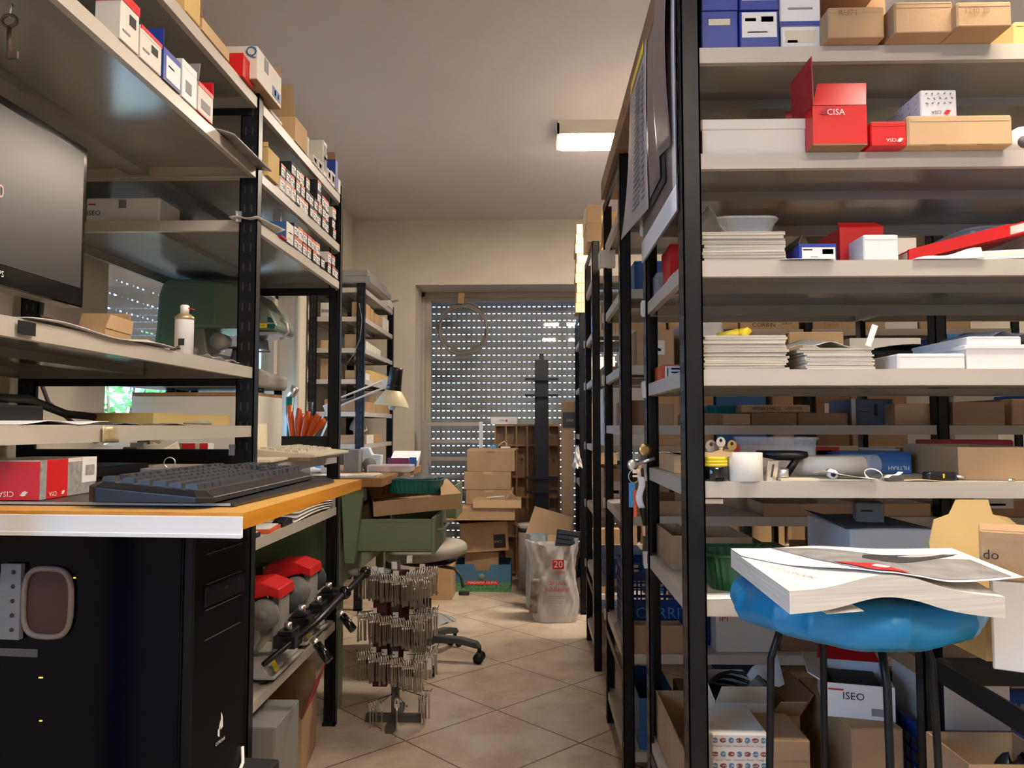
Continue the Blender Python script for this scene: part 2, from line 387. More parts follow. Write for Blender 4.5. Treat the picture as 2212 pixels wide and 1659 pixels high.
# line up the grout with the joint seen at pixel (1073,1534)
_j = at(1073, 1534, z=0); _mp = MATS['floor_map']
def _rot(p): c, s = math.cos(R(45)), math.sin(R(45)); S = 0.4515; return ((p.x / S * c - p.y / S * s), (p.x / S * s + p.y / S * c))
_q = _rot(_j); _mp.inputs['Location'].default_value = (0.5 - _q[0] + 0.0, 0.5 - _q[1] + 0.0, 0)
_mp.inputs['Location'].default_value = (-_q[0], -_q[1], 0)
structure(MB().box(XL - .6, XR, YN, 9.5, -.1, 0).build('floor', 'tiles', origin=(0, 0, 0)))
structure(MB().box(XL - .3, XR, YN, YB + .7, ZC, ZC + .1).build('ceiling', 'ceiling_paint', origin=(0, 0, ZC)))
# back wall with the shutter-window opening
OX0, OX1, OZ = -.96, 1.25, 2.294
b = MB(); b.box(XL - .3, OX0, YB, YB + .7, 0, ZC); b.box(OX0, OX1, YB, YB + .7, OZ, ZC); b.box(OX1, XR, YB, YB + .7, 0, ZC)
structure(b.build('wall_back', 'plaster', origin=(0, YB, 0)))
# left wall with the window opening
WY0, WY1, WZ0, WZ1 = 2.60, 4.72, 1.02, 1.99
b = MB(); b.box(XL - .28, XL, YN, -1.7, 0, ZC); b.box(XL - .28, XL, -1.7, .1, 0, 1.0); b.box(XL - .28, XL, -1.7, .1, 2.2, ZC); b.box(XL - .28, XL, .1, WY0, 0, ZC); b.box(XL - .28, XL, WY1, YB, 0, ZC); b.box(XL - .28, XL, WY0, WY1, 0, WZ0); b.box(XL - .28, XL, WY0, WY1, WZ1, ZC)
structure(b.build('wall_left', 'plaster', origin=(XL, 0, 0)))
structure(MB().box(XR, XR + .1, YN, YB + .7, 0, ZC).build('wall_right', 'plaster', origin=(XR, 0, 0)))
structure(MB().box(XL - .3, XR, YN - .1, YN, 0, ZC).build('wall_near', 'plaster', origin=(0, YN, 0)))
# ---- window_1: tall back window, aluminium frame, glass and perforated roller shutter behind it
YF = 6.60
w1 = bpy.data.objects.new('window_1', None); sc.collection.objects.link(w1); w1.location = (0, YF, 0); structure(w1)
b = MB()
b.box(OX0, OX0 + .03, -.05, .06, 0, OZ); b.box(OX0 + .03, OX0 + .075, -.03, .04, 0, OZ)
b.box(OX0, OX1, -.05, .06, OZ - .045, OZ); b.box(OX0 + .075, OX1, -.03, .04, OZ - .075, OZ - .045)
b.box(OX1 - .06, OX1, -.05, .06, 0, OZ); b.box(OX0, OX1, -.05, .06, 0, .09)
b.build('window_frame', 'cream_frame', w1, bevel=.003)
b = MB(); b.box(OX0 + .07, OX1 - .06, .0, .004, .08, OZ - .065); b.build('window_pane', 'glass', w1)
def shutter(parent, x0, x1, z0, z1, yy, pitch=.0607, sp=.044, sw=.022, sh=.0062, axis='x', curve=.006, ragged=False):
    b = MB(); z = z1; rows = 0; rnd = random.Random(5)
    def put(a0, a1, y0, y1, za, zb):
        if axis == 'x': b.box(a0, a1, y0, y1, za, zb)
        else: b.box(y0, y1, a0, a1, za, zb)
    while z - pitch > z0:
        zt = z - sh
        # convex slat: three facets
        for k, (dz0, dz1, o) in enumerate([(0, .33, .002), (.33, .67, 0), (.67, 1.0, .002)]):
            h = pitch - sh; put(x0, x1, yy + o, yy + .01, zt - h * dz1, zt - h * dz0)
        x = x0
        op = 1.0
        while x < x1:
            g = sp - sw * (rnd.uniform(.2, 1.15) if ragged else rnd.uniform(.85, 1.08)); put(x, min(x + g, x1), yy + .003, yy + .008, zt, z); x += sp
        z -= pitch; rows += 1
    put(x0, x1, yy, yy + .01, z0, z)
    return b.build('roller_shutter', 'shutter', parent)
shutter(w1, OX0, OX1, .02, OZ - .03, .16)
# ---- window_2: left window, roller shutter half down, sash tilted inwards, foliage outside
w2 = bpy.data.objects.new('window_2', None); sc.collection.objects.link(w2); w2.location = (XL, 0, 0); structure(w2)
b = MB(); fx0, fx1 = -.20, -.12
b.box(fx0, fx1, WY0, WY0 + .06, WZ0, WZ1); b.box(fx0, fx1, WY1 - .06, WY1, WZ0, WZ1); b.box(fx0, fx1, WY0, WY1, WZ0, WZ0 + .05); b.box(fx0, fx1, WY0, WY1, WZ1 - .06, WZ1)
b.build('window_frame', 'cream_frame', w2, bevel=.003)
b = MB(); b.box(-.16, -.155, WY0 + .05, WY1 - .05, WZ0 + .04, WZ1 - .05); b.build('window_pane', 'glass', w2)
shutter(w2, WY0 + .04, WY1 - .04, 1.315, WZ1, -.24, axis='y', ragged=True, sh=.008)
b = MB(); b.box(-.13, .03, WY0 - .03, WY1 + .03, WZ0 - .03, WZ0); b.build('window_sill', 'melamine', w2, bevel=.003)
# ---- window_3: the near left window, outside the frame, whose daylight falls on the shelf undersides
w3 = bpy.data.objects.new('window_3', None); sc.collection.objects.link(w3); w3.location = (XL, 0, 0); structure(w3)
b = MB()
for (a0, a1, c0, c1) in ((-1.7, .1, 1.0, 1.06), (-1.7, .1, 2.14, 2.2), (-1.7, -1.64, 1.06, 2.14), (.04, .1, 1.06, 2.14), (-.84, -.76, 1.06, 2.14)): b.box(-.20, -.14, a0, a1, c0, c1)
b.build('window_frame', 'cream_frame', w3)
b = MB(); b.box(-.17, -.166, -1.64, .04, 1.06, 2.14); b.build('window_pane', 'glass', w3)
# ---- greenery outside the left window
def shrub(name, label, x, y, z0, h, r, seed, n=700):
    rnd = random.Random(seed); root = thing(name, label, 'shrub', (x, y, z0), 0, 'shrubs outside the left window')
    b = MB()
    for k in range(5):
        a = rnd.uniform(0, 6.28); b.tube([(0, 0, 0), (math.cos(a) * r * .3, math.sin(a) * r * .3, h * .5), (math.cos(a) * r * .7, math.sin(a) * r * .7, h * .95)], [.022, .015, .005], 6)
    b.build('stem', 'bark', root)
    b = MB()
    for k in range(n):
        t = rnd.uniform(0, 6.28); q = rnd.uniform(-1, 1); rr = r * rnd.uniform(.5, 1)
        c = Vector((math.cos(t) * rr, math.sin(t) * rr, h * .55 + q * h * .45)); a = rnd.uniform(0, 6.28); e = rnd.uniform(-.8, .8); s = rnd.uniform(.10, .22)
        d = Vector((math.cos(a) * math.cos(e), math.sin(a) * math.cos(e), math.sin(e))); w = d.cross(Vector((.2, .1, 1))).normalized()
        p0 = c; p1 = c + d * s * .5 + w * s * .3; p2 = c + d * s; p3 = c + d * s * .5 - w * s * .3
        nn = d.cross(w) * .001
        b.prism([p0, p1, p2, p3], nn)
    o = b.build('foliage', 'leaf', root); o['kind'] = 'stuff'
    return root
shrub('shrub', 'green leafy shrub outside the left window, nearest the window edge', -3.5, 6.4, 0, 2.0, .50, 3)
shrub('shrub', 'green leafy shrub outside the left window, seen just left of the machine cabinet', -5.2, 9.4, 0, 2.3, .8, 4)
shrub('shrub', 'green leafy shrub outside the left window, farthest back', -3.6, 8.2, 0, 1.8, .5, 8)
tag(MB().box(-9, XL - .6, -1, 16, -.3, -.02).build('garden_ground', mat('garden_soil', (.42, .44, .36), .9, var=.3)), 'pale ground outside the left window', 'ground', kind='structure')
# ---- ceiling lamps: shallow trough fixtures set crosswise
def ceiling_lamp(x0, x1, y0, label):
    r = thing('ceiling_lamp', label, 'ceiling light', ((x0 + x1) / 2, y0 + .13, ZC - .075), 0, None if 'aisle' in label else 'ceiling lamps behind the camera')
    w = (x1 - x0) / 2; d = .13
    b = MB(); b.box(-w, w, -d, d, .06, .075); b.box(-w, w, -d, -d + .006, 0, .06); b.box(-w, w, d - .006, d, 0, .06); b.box(-w, -w + .012, -d, d, 0, .06); b.box(w - .012, w, -d, d, 0, .06)
    b.build('housing', 'melamine', r)
    b = MB(); b.box(-w + .03, w - .03, -d + .02, d - .01, -.006, .03); b.build('diffuser', 'lamp_glow_far' if y0 > 3 else 'lamp_glow', r)
    for q in (-1, 1): b = MB(); b.box(q * (w - .012), q * (w - .03), -.03, .03, .002, .04); b.build('lamp_holder', 'dark_grey', r)
    return r
ceiling_lamp(.125, 1.32, 4.16, 'slim lit ceiling lamp over the aisle above the shelving racks')
ceiling_lamp(.125, 1.32, 1.0, 'lit ceiling lamp over the near end of the aisle, out of view above')
ceiling_lamp(.125, 1.32, -1.1, 'lit ceiling lamp behind the viewpoint')
# ================================================================ shelving
def post_mesh(b, x, y, z0, z1, sx, sy, wx, wy, slots='y'):
    """L-profile: corner at (x,y); legs run wx*sx along x and wy*sy along y"""
    t = .003
    b.box(x, x + sx * wx, y, y + sy * t, z0, z1); b.box(x, x + sx * t, y, y + sy * wy, z0, z1)
    # rolled return lips give the profile its body
    b.box(x + sx * (wx - t), x + sx * wx, y, y + sy * .012, z0, z1); b.box(x, x + sx * .010, y + sy * (wy - t), y + sy * wy, z0, z1)
    z = z0 + .04
    while z < z1 - .05:
        if 'x' in slots:
            for k in (.33, .72):
                b.box(x + sx * (wx * k - .002), x + sx * (wx * k + .002), y - sy * .0006, y + sy * .001, z, z + .022, 1)
        if 'y' in slots:
            for k in (.33, .72):
                b.box(x - sx * .0006, x + sx * .001, y + sy * (wy * k - .002), y + sy * (wy * k + .002), z, z + .022, 1)
        z += .055
def shelf_mesh(b, x0, x1, y0, y1, z, lip=.030, along='y'):
    t = .0016
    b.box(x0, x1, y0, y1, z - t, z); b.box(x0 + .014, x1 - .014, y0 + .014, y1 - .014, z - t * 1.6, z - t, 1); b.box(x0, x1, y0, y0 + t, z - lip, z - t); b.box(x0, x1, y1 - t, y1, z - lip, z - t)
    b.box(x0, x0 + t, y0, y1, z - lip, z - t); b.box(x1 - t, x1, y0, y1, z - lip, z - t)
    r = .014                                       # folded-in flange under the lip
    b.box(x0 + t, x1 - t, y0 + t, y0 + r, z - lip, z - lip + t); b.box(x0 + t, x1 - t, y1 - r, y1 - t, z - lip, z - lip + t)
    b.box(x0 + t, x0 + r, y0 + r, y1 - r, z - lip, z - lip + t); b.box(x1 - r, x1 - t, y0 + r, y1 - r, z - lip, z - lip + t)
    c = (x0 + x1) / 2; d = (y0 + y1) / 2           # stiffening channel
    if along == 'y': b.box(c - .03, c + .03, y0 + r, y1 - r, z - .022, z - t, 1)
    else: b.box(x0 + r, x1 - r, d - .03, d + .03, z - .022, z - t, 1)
def rack(name, label, x0, x1, y0, y1, zt, levels, px, py, xposts=None, yposts=None, orient='x', slots=None):
    r = thing(name, label, 'shelving rack', ((x0 + x1) / 2, (y0 + y1) / 2, 0)); ox, oy = (x0 + x1) / 2, (y0 + y1) / 2
    xs = xposts or [x0, x1]; ys = yposts or [y0, y1]
    for X in xs:
        for Y in ys:
            b = MB(); sx = 1 if X < (x0 + x1) / 2 or (X != xs[-1]) else -1; sy = 1 if Y != ys[-1] else -1
            post_mesh(b, X - ox, Y - oy, 0, zt, sx, sy, px, py, slots or ('y' if orient == 'x' else 'x')); b.box(X - ox, X - ox + sx * px, Y - oy, Y - oy + sy * py, 0, .012, 2)
            b.build('post', ['black_steel', 'slot_dark', 'black_plastic'], r)
    for lv in levels:
        z = lv[0]
        if orient == 'x':
            for k in range(len(xs) - 1):
                if len(lv) > 1 and k not in lv[1]: continue
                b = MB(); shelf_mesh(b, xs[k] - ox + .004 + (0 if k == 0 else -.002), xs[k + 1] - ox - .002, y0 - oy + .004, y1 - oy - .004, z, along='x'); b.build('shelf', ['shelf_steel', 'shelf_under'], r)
        else:
            for k in range(len(ys) - 1):
                if len(lv) > 1 and k not in lv[1]: continue
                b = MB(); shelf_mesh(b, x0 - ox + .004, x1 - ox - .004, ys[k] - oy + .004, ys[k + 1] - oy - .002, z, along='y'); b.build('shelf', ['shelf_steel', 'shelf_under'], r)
    return r, ox, oy
AX = .28
LV = [.25, .426, .832, 1.049, 1.257, 1.462, 1.668, 1.874]
rk = [('nearest grey shelving rack with black posts at right of the aisle', 1.456, 2.00, [.38, .832, 1.049, 1.257, 1.462, 1.668, 1.874]),
      ('second grey shelving rack along the aisle, just behind the nearest one', 2.53, 3.15, [.12, .426, .862, 1.155, 1.35, 1.60, 1.88]),
      ('third grey shelving rack along the aisle, under the lit ceiling lamp', 3.74, 4.32, [.12, .426, .75, 1.06, 1.385, 1.617, 1.88]),
      ('last grey shelving rack along the aisle, beside the shuttered window', 4.85, 5.42, [.12, .426, .80, 1.10, 1.40, 1.70])]
for lab, y0, y1, lv in rk:
    top = 2.05 if y0 < 4.8 else 1.86
    r, ox, oy = rack('shelving_rack', lab, AX, 2.30, y0, y1, top, [(z,) for z in lv], .035, .05, xposts=[AX, 1.29, 2.30])
    b = MB(); b.box(AX - ox + .001, AX - ox + .004, y0 - oy, y1 - oy, top - .035, top); b.box(AX - ox + .001, AX - ox + .02, y0 - oy, y1 - oy, top - .004, top); b.build('side_rail', 'black_steel', r)
    b = MB(); b.box(AX - ox + .001, AX - ox + .004, y0 - oy, y1 - oy, .33, .36); b.build('side_rail', 'black_steel', r)
    for z in lv[1:-1]:
        b = MB(); b.prism([(AX - ox - .008, y1 - oy - .034, z - .034), (AX - ox - .008, y1 - oy - .006, z - .024), (AX - ox - .008, y1 - oy - .006, z + .004), (AX - ox - .008, y1 - oy - .034, z + .008)], (.009, 0, 0)); b.build('shelf_tab', 'white_card', r)
# left unit: near bay + far bay sharing the middle posts
LX0, LX1 = -1.43, -.77
LY = [.98, 2.11, 3.07]
rackL, lox, loy = rack('shelving_rack', 'tall grey shelving rack on the left with the monitor in it', LX0, LX1, LY[0], LY[2] , 2.11,
    [(2.07,), (1.872,), (1.725, (1,)), (1.313, (0,)), (1.153, (0,)), (1.04, (1,)), (.838, (1,)), (.395, (1,))], .05, .035, yposts=LY, orient='y')
b = MB()
for z in (1.069,): b.box(LX0 - lox + .02, LX1 - lox - .02, LY[1] - loy - .01, LY[1] - loy - .006, z - .02, z + .02)
b.build('cross_brace', 'black_steel', rackL); b = MB()
b.box(LX0 - lox + .04, LX1 - lox - .03, LY[1] - loy + .003, LY[1] - loy + .006, 1.262, 1.285)
b.build('cross_brace', 'black_steel', rackL)
b = MB(); b.box(LX0 - lox + .3, LX1 - lox - .02, LY[2] - loy + .001, LY[2] - loy + .004, 1.07, 1.113); b.build('cross_brace', 'black_steel', rackL); b = MB(); b.box(LX0 - lox + .02, LX1 - lox - .02, LY[1] - loy - .004, LY[1] - loy - .001, 2.02, 2.045)
b.build('cross_brace', 'black_steel', rackL); b = MB()
b.box(LX0 - lox + .02, LX1 - lox - .02, LY[2] - loy - .03, LY[2] - loy - .027, 1.67, 1.70)
b.build('cross_brace', 'black_steel', rackL)
for (u, v) in ((516, 468), (502, 972)):
    p = at(u, v, y=2.10); b = MB(); b.box(p.x - lox - .007, p.x - lox + .007, p.y - loy - .002, p.y - loy + .006, p.z - .015, p.z + .015); b.box(p.x - lox - .007, p.x - lox - .004, p.y - loy - .008, p.y - loy, p.z - .015, p.z + .015); b.build('shelf_clip', 'zinc', rackL)
# far-left unit against the wall
rackF, fox, foy = rack('shelving_rack', 'narrow shelving rack in the back left corner beside the shuttered window', -1.44, -1.085, 4.90, 5.94, 2.07,
    [(2.04,), (1.853,), (1.652,), (1.453,), (1.246,), (1.04,), (.5,)], .05, .035, orient='y')
# ================================================================ right rack: what stands on it
YA = 1.456
S6, S5, S4, S3, S2, S1 = 1.874, 1.668, 1.462, 1.257, 1.049, .832
ordw = ['lowest', 'second up', 'third up', 'fourth up', 'fifth up', 'sixth up', 'seventh up',
        'eighth up', 'ninth up', 'tenth up', 'eleventh up', 'twelfth up', 'thirteenth up', 'fourteenth up',
        'fifteenth up', 'sixteenth up', 'seventeenth up', 'eighteenth up', 'nineteenth up', 'topmost']
def diamond_logo(parent, c, s, face, m, flip=0.0):
    """the three slanted strokes in a lozenge printed beside the maker's name"""
    b = MB(); rot = (FACEROT[face] @ Matrix.Rotation(flip, 3, 'Z'))
    for k in (-1, 0, 1):
        ox = 0; oy = k * s * .26
        pts = [(-s * .5 + (k + 1) * s * .12, oy, 0), (-s * .02 + k * s * .12, oy + s * .20, 0), (s * .5 + (k - 1) * s * .12, oy, 0), (s * .02 + k * s * .12, oy - s * .2, 0)]
        pts = [(p[0], p[1] * .62, 0) for p in pts]
        if k == 0: pts = [pts[0], pts[1], pts[2], pts[3]]
        w = [Vector(p) for p in pts]
        b.prism([Vector(c) + rot @ p for p in w], rot @ Vector((0, 0, .0004)))
    return b.build('emblem', m, parent)
G_BLUE = 'blue cartons on the top shelf'
def blue_box(u0, v0, u1, v1, lab, zb, label_plate=True, y=1.47):
    pl = [('front', .06, .30, .94, .95, 'white_box'), ('front', .14, .72, .42, .80, 'print_red'), ('front', .55, .70, .86, .84, 'ink_grey'), ('front', .2, .42, .7, .45, 'ink_grey')] if label_plate else [('front', .2, .62, .78, .78, 'paper_cream')]
    return fbox('carton', lab, 'box', u0, v0, u1, v1, y, .22, zb, m='blue_card', plates=pl, group=G_BLUE)
b1 = blue_box(1515, 23, 1594, 90, 'glossy blue carton with a small yellow strip, lower left on the top shelf', S6, False)
zt = at(1555, 23, y=1.47).z
blue_box(1515, -46, 1594, 22, 'glossy blue carton at far left of the top shelf, upper of its stack', zt, False)
blue_box(1598, 23, 1682, 90, 'blue carton with a white barcode label, lower, second from the left on the top shelf', S6)
blue_box(1598, -46, 1682, 22, 'blue carton with a white label, upper of the second stack from the left', zt)
w1_ = fbox('parts_packet', 'cellophane wrapped white box lying under a bigger wrapped packet on the top shelf', 'packet', 1688, 56, 1774, 90, 1.475, .16, S6, m='white_box', plates=[('front', .1, .3, .85, .8, 'paper_cream'), ('front', .15, .3, .4, .4, 'ink_grey')])
zt2 = at(1730, 56, y=1.475).z
fbox('parts_packet', 'cellophane wrapped white packet with a blue edge, on top of a flatter wrapped box', 'packet', 1685, -22, 1772, 52, 1.475, .16, zt2, m='white_box', plates=[('front', 0, 0, 1, .12, 'blue_card'), ('front', .1, .75, .4, .85, 'print_red'), ('front', .2, .45, .8, .5, 'ink_grey')], rz=.0)
fbox('carton', 'brown carton with a rounded closing flap and pencilled code on the top shelf', 'box', 1790, 14, 1910, 79, 1.43, .22, S6, m='card', kind='closed', texts=[('front', .35, .78, .016, 'RU71', 'card_dark', 0)])
b = MB(); c = at(1850, 60, y=1.4275)
_r = thing('carton_flap', 'x', 'box') if False else None
fbox('carton', 'tall brown carton standing behind the carton with the rounded flap', 'box', 1796, -60, 1912, 20, 1.665, .12, S6, m='card_dark')
fbox('carton', 'plain brown carton, second from the right on the top shelf', 'box', 1933, 3, 2058, 65, 1.415, .24, S6, m='card', kind='closed', plates=[('front', .05, .93, .96, .97, 'card_light')])
fbox('carton', 'brown carton with a pencilled number at the right end of the top shelf', 'box', 2068, 3, 2185, 52, 1.395, .24, S6, m='card', texts=[('front', .35, .6, .014, '1240 30', 'card_dark', 0)])
fbox('carton', 'yellowish carton at the extreme right edge of the top shelf', 'box', 2192, 45, 2330, 88, 1.47, .2, S6, m='card_yellow')
# second shelf
wb = fbox('carton', 'long cream white carton with a notched lid at the left of the second shelf', 'box', 1515, 256, 1745, 330, 1.465, .26, S5, m='white_card', kind='lidded', inner='white_card', lid=.02)
rb = fbox('carton', 'tall red carton standing with its big red lid flap folded back', 'box', 1757, 228, 1872, 312, 1.425, .16, S5, m='red_card', kind='open', inner='card_dark',
          flaps=[('back', 8, .06, 'red_dull')], texts=[('front', .42, .82, .016, 'CISA', 'print_white', 0)])
_w = rb.children[0].dimensions.x if False else None
def lid_panel(root, w, d, h, L, lean, m, taper=0.0, side='front'):
    b = MB(); flap(b, w, d, h, side, lean, L, .0015, 0, taper); return b.build('box_flap', m, root)
p0 = at(1757, 228, y=1.425); p1 = at(1872, 228, y=1.425); wR = p1.x - p0.x; hR = p0.z - S5
fb = MB(); x = wR / 2
fb.prism([(-x, -.08, hR), (x, -.08, hR), (x + .012, -.055, hR + .052), (-x + .018, -.055, hR + .052)], (0, .002, 0)); fb.build('lid_flap', ['red_card'], rb)
fb = MB(); fb.prism([(-x, -.08, hR), (-x, -.075, hR + .095), (-x - .012, .01, hR + .08), (-x - .004, .02, hR)], (.002, 0, 0)); fb.build('side_flap', ['red_dull'], rb)
diamond_logo(rb, (-x + .022, -.0815, hR * .83), .022, 'front', 'red_dull')
sr = fbox('carton', 'small red box with upside down white lettering between two larger boxes', 'box', 1882, 262, 1957, 314, 1.43, .14, S5, m='red_card', texts=[('front', .56, .22, .009, 'CISA', 'print_white', 180)])
diamond_logo(sr, (.020, -.0715, .010), .014, 'front', 'print_white')
tb = fbox('carton', 'long low tan carton on the second shelf with a white box on it', 'box', 1961, 248, 2187, 311, 1.43, .22, S5, m='card_light', plates=[('front', .22, .0, .36, .03, 'card_dark'), ('front', .66, .0, .8, .03, 'card_dark')])
zt = at(2000, 248, y=1.43).z + .0005
kb = fbox('carton', 'white box printed with rows of tiny keys, lying on the tan carton', 'box', 1989, 194, 2066, 247, 1.445, .30, zt, m='white_box', rz=.0, texts=[('front', .42, .17, .009, 'CISA', 'ink', 180)])
wk = at(2066, 200, y=1.445).x - at(1989, 200, y=1.445).x; hk = at(2000, 194, y=1.445).z - zt
diamond_logo(kb, (wk * .22, -.1515, hk * .17), .016, 'front', 'print_red', math.pi)
b = MB(); rnd = random.Random(2)
for i in range(5):
    for j in range(3):
        cx = -wk / 2 + wk * (.15 + .17 * i + (.05 if j % 2 else 0)); cz = hk * (.50 + .17 * j); a = rnd.uniform(0, 6.28)
        if cz < hk * .97:
            b.bar((cx, -.1512, cz), (cx + math.cos(a) * .004, -.1512, cz + math.sin(a) * .004), .0012, .0008); b.lathe([(.0002, -.0004), (.0016, -.0004), (.0016, .0004), (.0002, .0004)], (cx, -.1512, cz), 8, axis='y')
for i in range(9):
    for j in range(3):
        cy = -.135 + .03 * i; cz = hk * (.42 + .2 * j); a = rnd.uniform(0, 6.28)
        b.bar((-wk / 2 - .0008, cy, cz), (-wk / 2 - .0008, cy + math.cos(a) * .005, cz + math.sin(a) * .005), .0008, .0012)
b.build('key_print', 'ink_grey', kb)['kind'] = 'stuff'
b = MB(); c = at(2212, 325, y=1.50); b.tube([(c.x, 1.50, S5 + .03), (c.x, 1.66, S5 + .03)], .031, 20); b.tube([(c.x, 1.497, S5 + .03), (c.x, 1.50, S5 + .03)], .012, 12, 1)
tag(b.build('tape_roll', ['white_box', 'dark_grey']), 'white roll cut by the right edge of the photo, beside the tan carton', 'roll')
# third shelf --- booklets
def booklet(w, d, h, cover, edge, seed=0):
    b = MB(); b.box(-w / 2, w / 2, -d / 2, d / 2, 0, h * .16, 1); b.box(-w / 2 + .0015, w / 2, -d / 2 + .001, d / 2 - .001, h * .16, h * .84, 0); b.box(-w / 2, w / 2, -d / 2, d / 2, h * .84, h, 1)
    b.box(-w / 2, -w / 2 + .0015, -d / 2, d / 2, 0, h, 1)
    return b
def stack(u0, u1, vtop, zb, y, depth, n, what, group, covers, seed, edge='page_edge', cat='booklet', name='booklet', hs=None):
    a = at(u0, 700, y=y); c = at(u1, 700, y=y); top = at((u0 + u1) / 2, vtop, y=y).z; rnd = random.Random(seed); z = zb
    H_ = top - zb; hs = hs or [rnd.uniform(.7, 1.3) for _ in range(n)]; k = H_ / sum(hs)
    for i, hh in enumerate(hs):
        h = hh * k; w = (c.x - a.x) * rnd.uniform(.96, 1.0)
        o = booklet(w, depth, h, 0, 0).build(name, [edge if not isinstance(edge, list) else edge[i % len(edge)], covers[i % len(covers)]], None, origin=(0, 0, 0))
        o.location = ((a.x + c.x) / 2 + rnd.uniform(-.003, .003), y + depth / 2 + rnd.uniform(0, .006), z); o.rotation_euler = (0, 0, rnd.uniform(-.012, .012)); z += h
        pos = 'topmost' if i == n - 1 else ordw[i]
        tag(o, f'{what}, {pos}', cat, group)
    return z
stack(1517, 1702, 500, S4, 1.462, .20, 9, 'cream booklet, left stack on the third shelf', 'booklets stacked on the third shelf', ['paper', 'mid_grey', 'paper_cream'], 3)
tz = at(1600, 500, y=1.462).z
# clear tray with vertical ribs
def ribbed_tray(name, label, cx, cy, z, w, d, h, m, rz=0.0, cat='tray', n=22, taper=.80, lip=.006, parent_mats=None, group=None):
    """wall with vertical ribs, rim, floor; open on top"""
    r = thing(name, label, cat, (cx, cy, z), rz, group)
    b = MB()
    def loop(s, zz, ribs):
        pts = []
        N = 4 * n
        for k in range(N):
            t = k / N * 4; sd = int(t); f = t - sd; hw, hd = w / 2 * s, d / 2 * s
            cr = .14
            q = [(-hw + 2 * hw * f, -hd), (hw, -hd + 2 * hd * f), (hw - 2 * hw * f, hd), (-hw, hd - 2 * hd * f)][sd]
            # round the corners
            L = math.hypot(q[0] / hw, q[1] / hd); e = max(0, L - 1.18) * .55; o = (1 - e) * (1 - (.018 if (k % 2 and ribs) else 0))
            pts.append((q[0] * o, q[1] * o, zz))
        return pts
    A = loop(taper, 0, True); B_ = loop(1, h - lip, True); C = loop(1.04, h - lip, False); D = loop(1.04, h, False); N = 4 * n
    A2 = [(p[0] * .985, p[1] * .985, .002) for p in A]; D2 = [(p[0] * .97, p[1] * .97, h) for p in D]
    rings = [A, B_, C, D, D2, [(p[0] * .985, p[1] * .985, h - lip) for p in B_], A2]
    vs = sum(rings, []); fs = []
    for q in range(len(rings) - 1):
        for k in range(N): k2 = (k + 1) % N; fs.append((q * N + k, q * N + k2, (q + 1) * N + k2, (q + 1) * N + k))
    fs.append(tuple(range(N - 1, -1, -1))); fs.append(tuple(range(6 * N, 7 * N)))
    b.add(vs, fs, 0, False); b.build('tray_body', m, r)
    b = MB(); b.tube([(p[0], p[1], h - lip / 2) for p in D[::2]], .0018, 6, 0, True); b.build('rim', m, r)
    return r
c = at(1597, 500, y=1.60)
ribbed_tray('plastic_tray', 'clear ribbed plastic tray lying on the booklets of the third shelf', c.x, 1.585, tz, .125, .10, .05, 'clear_plastic', n=14, taper=.72)
b = MB(); c0 = at(1517, 440, y=1.52); c1 = at(1560, 500, y=1.50)
b.grid(lambda u, v: (c0.x + .004 + u * .07 + .01 * math.sin(v * 4), 1.50 + .14 * v, tz + .003 + (1 - u) ** 2 * .06 + .006 * math.sin(u * 9 + v * 5)), 10, 8, .0006)
tag(b.build('plastic_bag', 'frosted'), 'crumpled translucent bag beside the post on the third shelf', 'bag')
bl = fbox('carton', 'open blue carton with a barcode label in the middle of the third shelf', 'box', 1727, 527, 1806, 562, 1.468, .15, S4, m='blue_card', kind='open', inner='dark_grey', flaps=[('left', -30, .02, 'black_card'), ('back', -20, .03, 'card_dark')],
          plates=[('front', .07, .02, .97, .78, 'white_box'), ('front', .62, .38, .92, .68, 'ink'), ('front', .1, .6, .35, .68, 'print_red'), ('front', .3, .2, .5, .24, 'ink')])
b = MB(); c = at(1720, 560, y=1.46); b.grid(lambda u, v: (c.x - .03 + u * .10, 1.452 + v * .05, S4 + .0012 + .003 * u * (1 - u) + .002 * math.sin(v * 3)), 8, 4, .0008)
tag(b.build('paper_slip', 'paper_white'), 'white paper slip lying at the shelf edge in front of the blue carton', 'paper')
rb2 = fbox('carton', 'red carton with its brown lid raised, behind the small white box', 'box', 1815, 492, 1908, 560, 1.53, .16, S4, m='red_card', kind='open', inner='card_dark', flaps=[('back', 55, .06, 'card_dark'), ('front', -60, .03, 'red_card')], texts=[('front', .55, .5, .014, 'CISA', 'paper_cream', 0)])
diamond_logo(rb2, (-.02, -.0815, .03), .012, 'front', 'paper_cream')
fbox('carton', 'small plain white box at the front of the third shelf', 'box', 1866, 507, 1940, 561, 1.462, .17, S4, m='white_box')
# binders and catalogues leaning at right
def block(name, label, cat, pts, thick, mats, parent=None):
    b = MB(); return tag(b.prism(pts, thick, 0).build(name, mats), label, cat)
r = thing('catalogue', 'thick red catalogue sloping across the right end of the third shelf', 'catalogue', (.87, 1.54, S4))
A = [at(1958, 556, y=1.49), at(2132, 492, y=1.47)]
def cat_block(root, x0, x1, z0, z1, y0, y1, t, cov, edge):
    """slab whose profile along x rises from z0 to z1"""
    L = Vector(root.location)
    def q(x, y, z): return Vector((x, y, z)) - L
    b = MB(); k = .003
    for (za, zb, m) in ((0, k, 1), (k, t - k, 0), (t - k, t, 1)):
        b.hexa([q(x0, y0, z0 + za), q(x1, y0, z1 + za), q(x1, y1, z1 + za), q(x0, y1, z0 + za), q(x0, y0, z0 + zb), q(x1, y0, z1 + zb), q(x1, y1, z1 + zb), q(x0, y1, z0 + zb)], m)
    return b.build('page_block', [edge, cov], root)
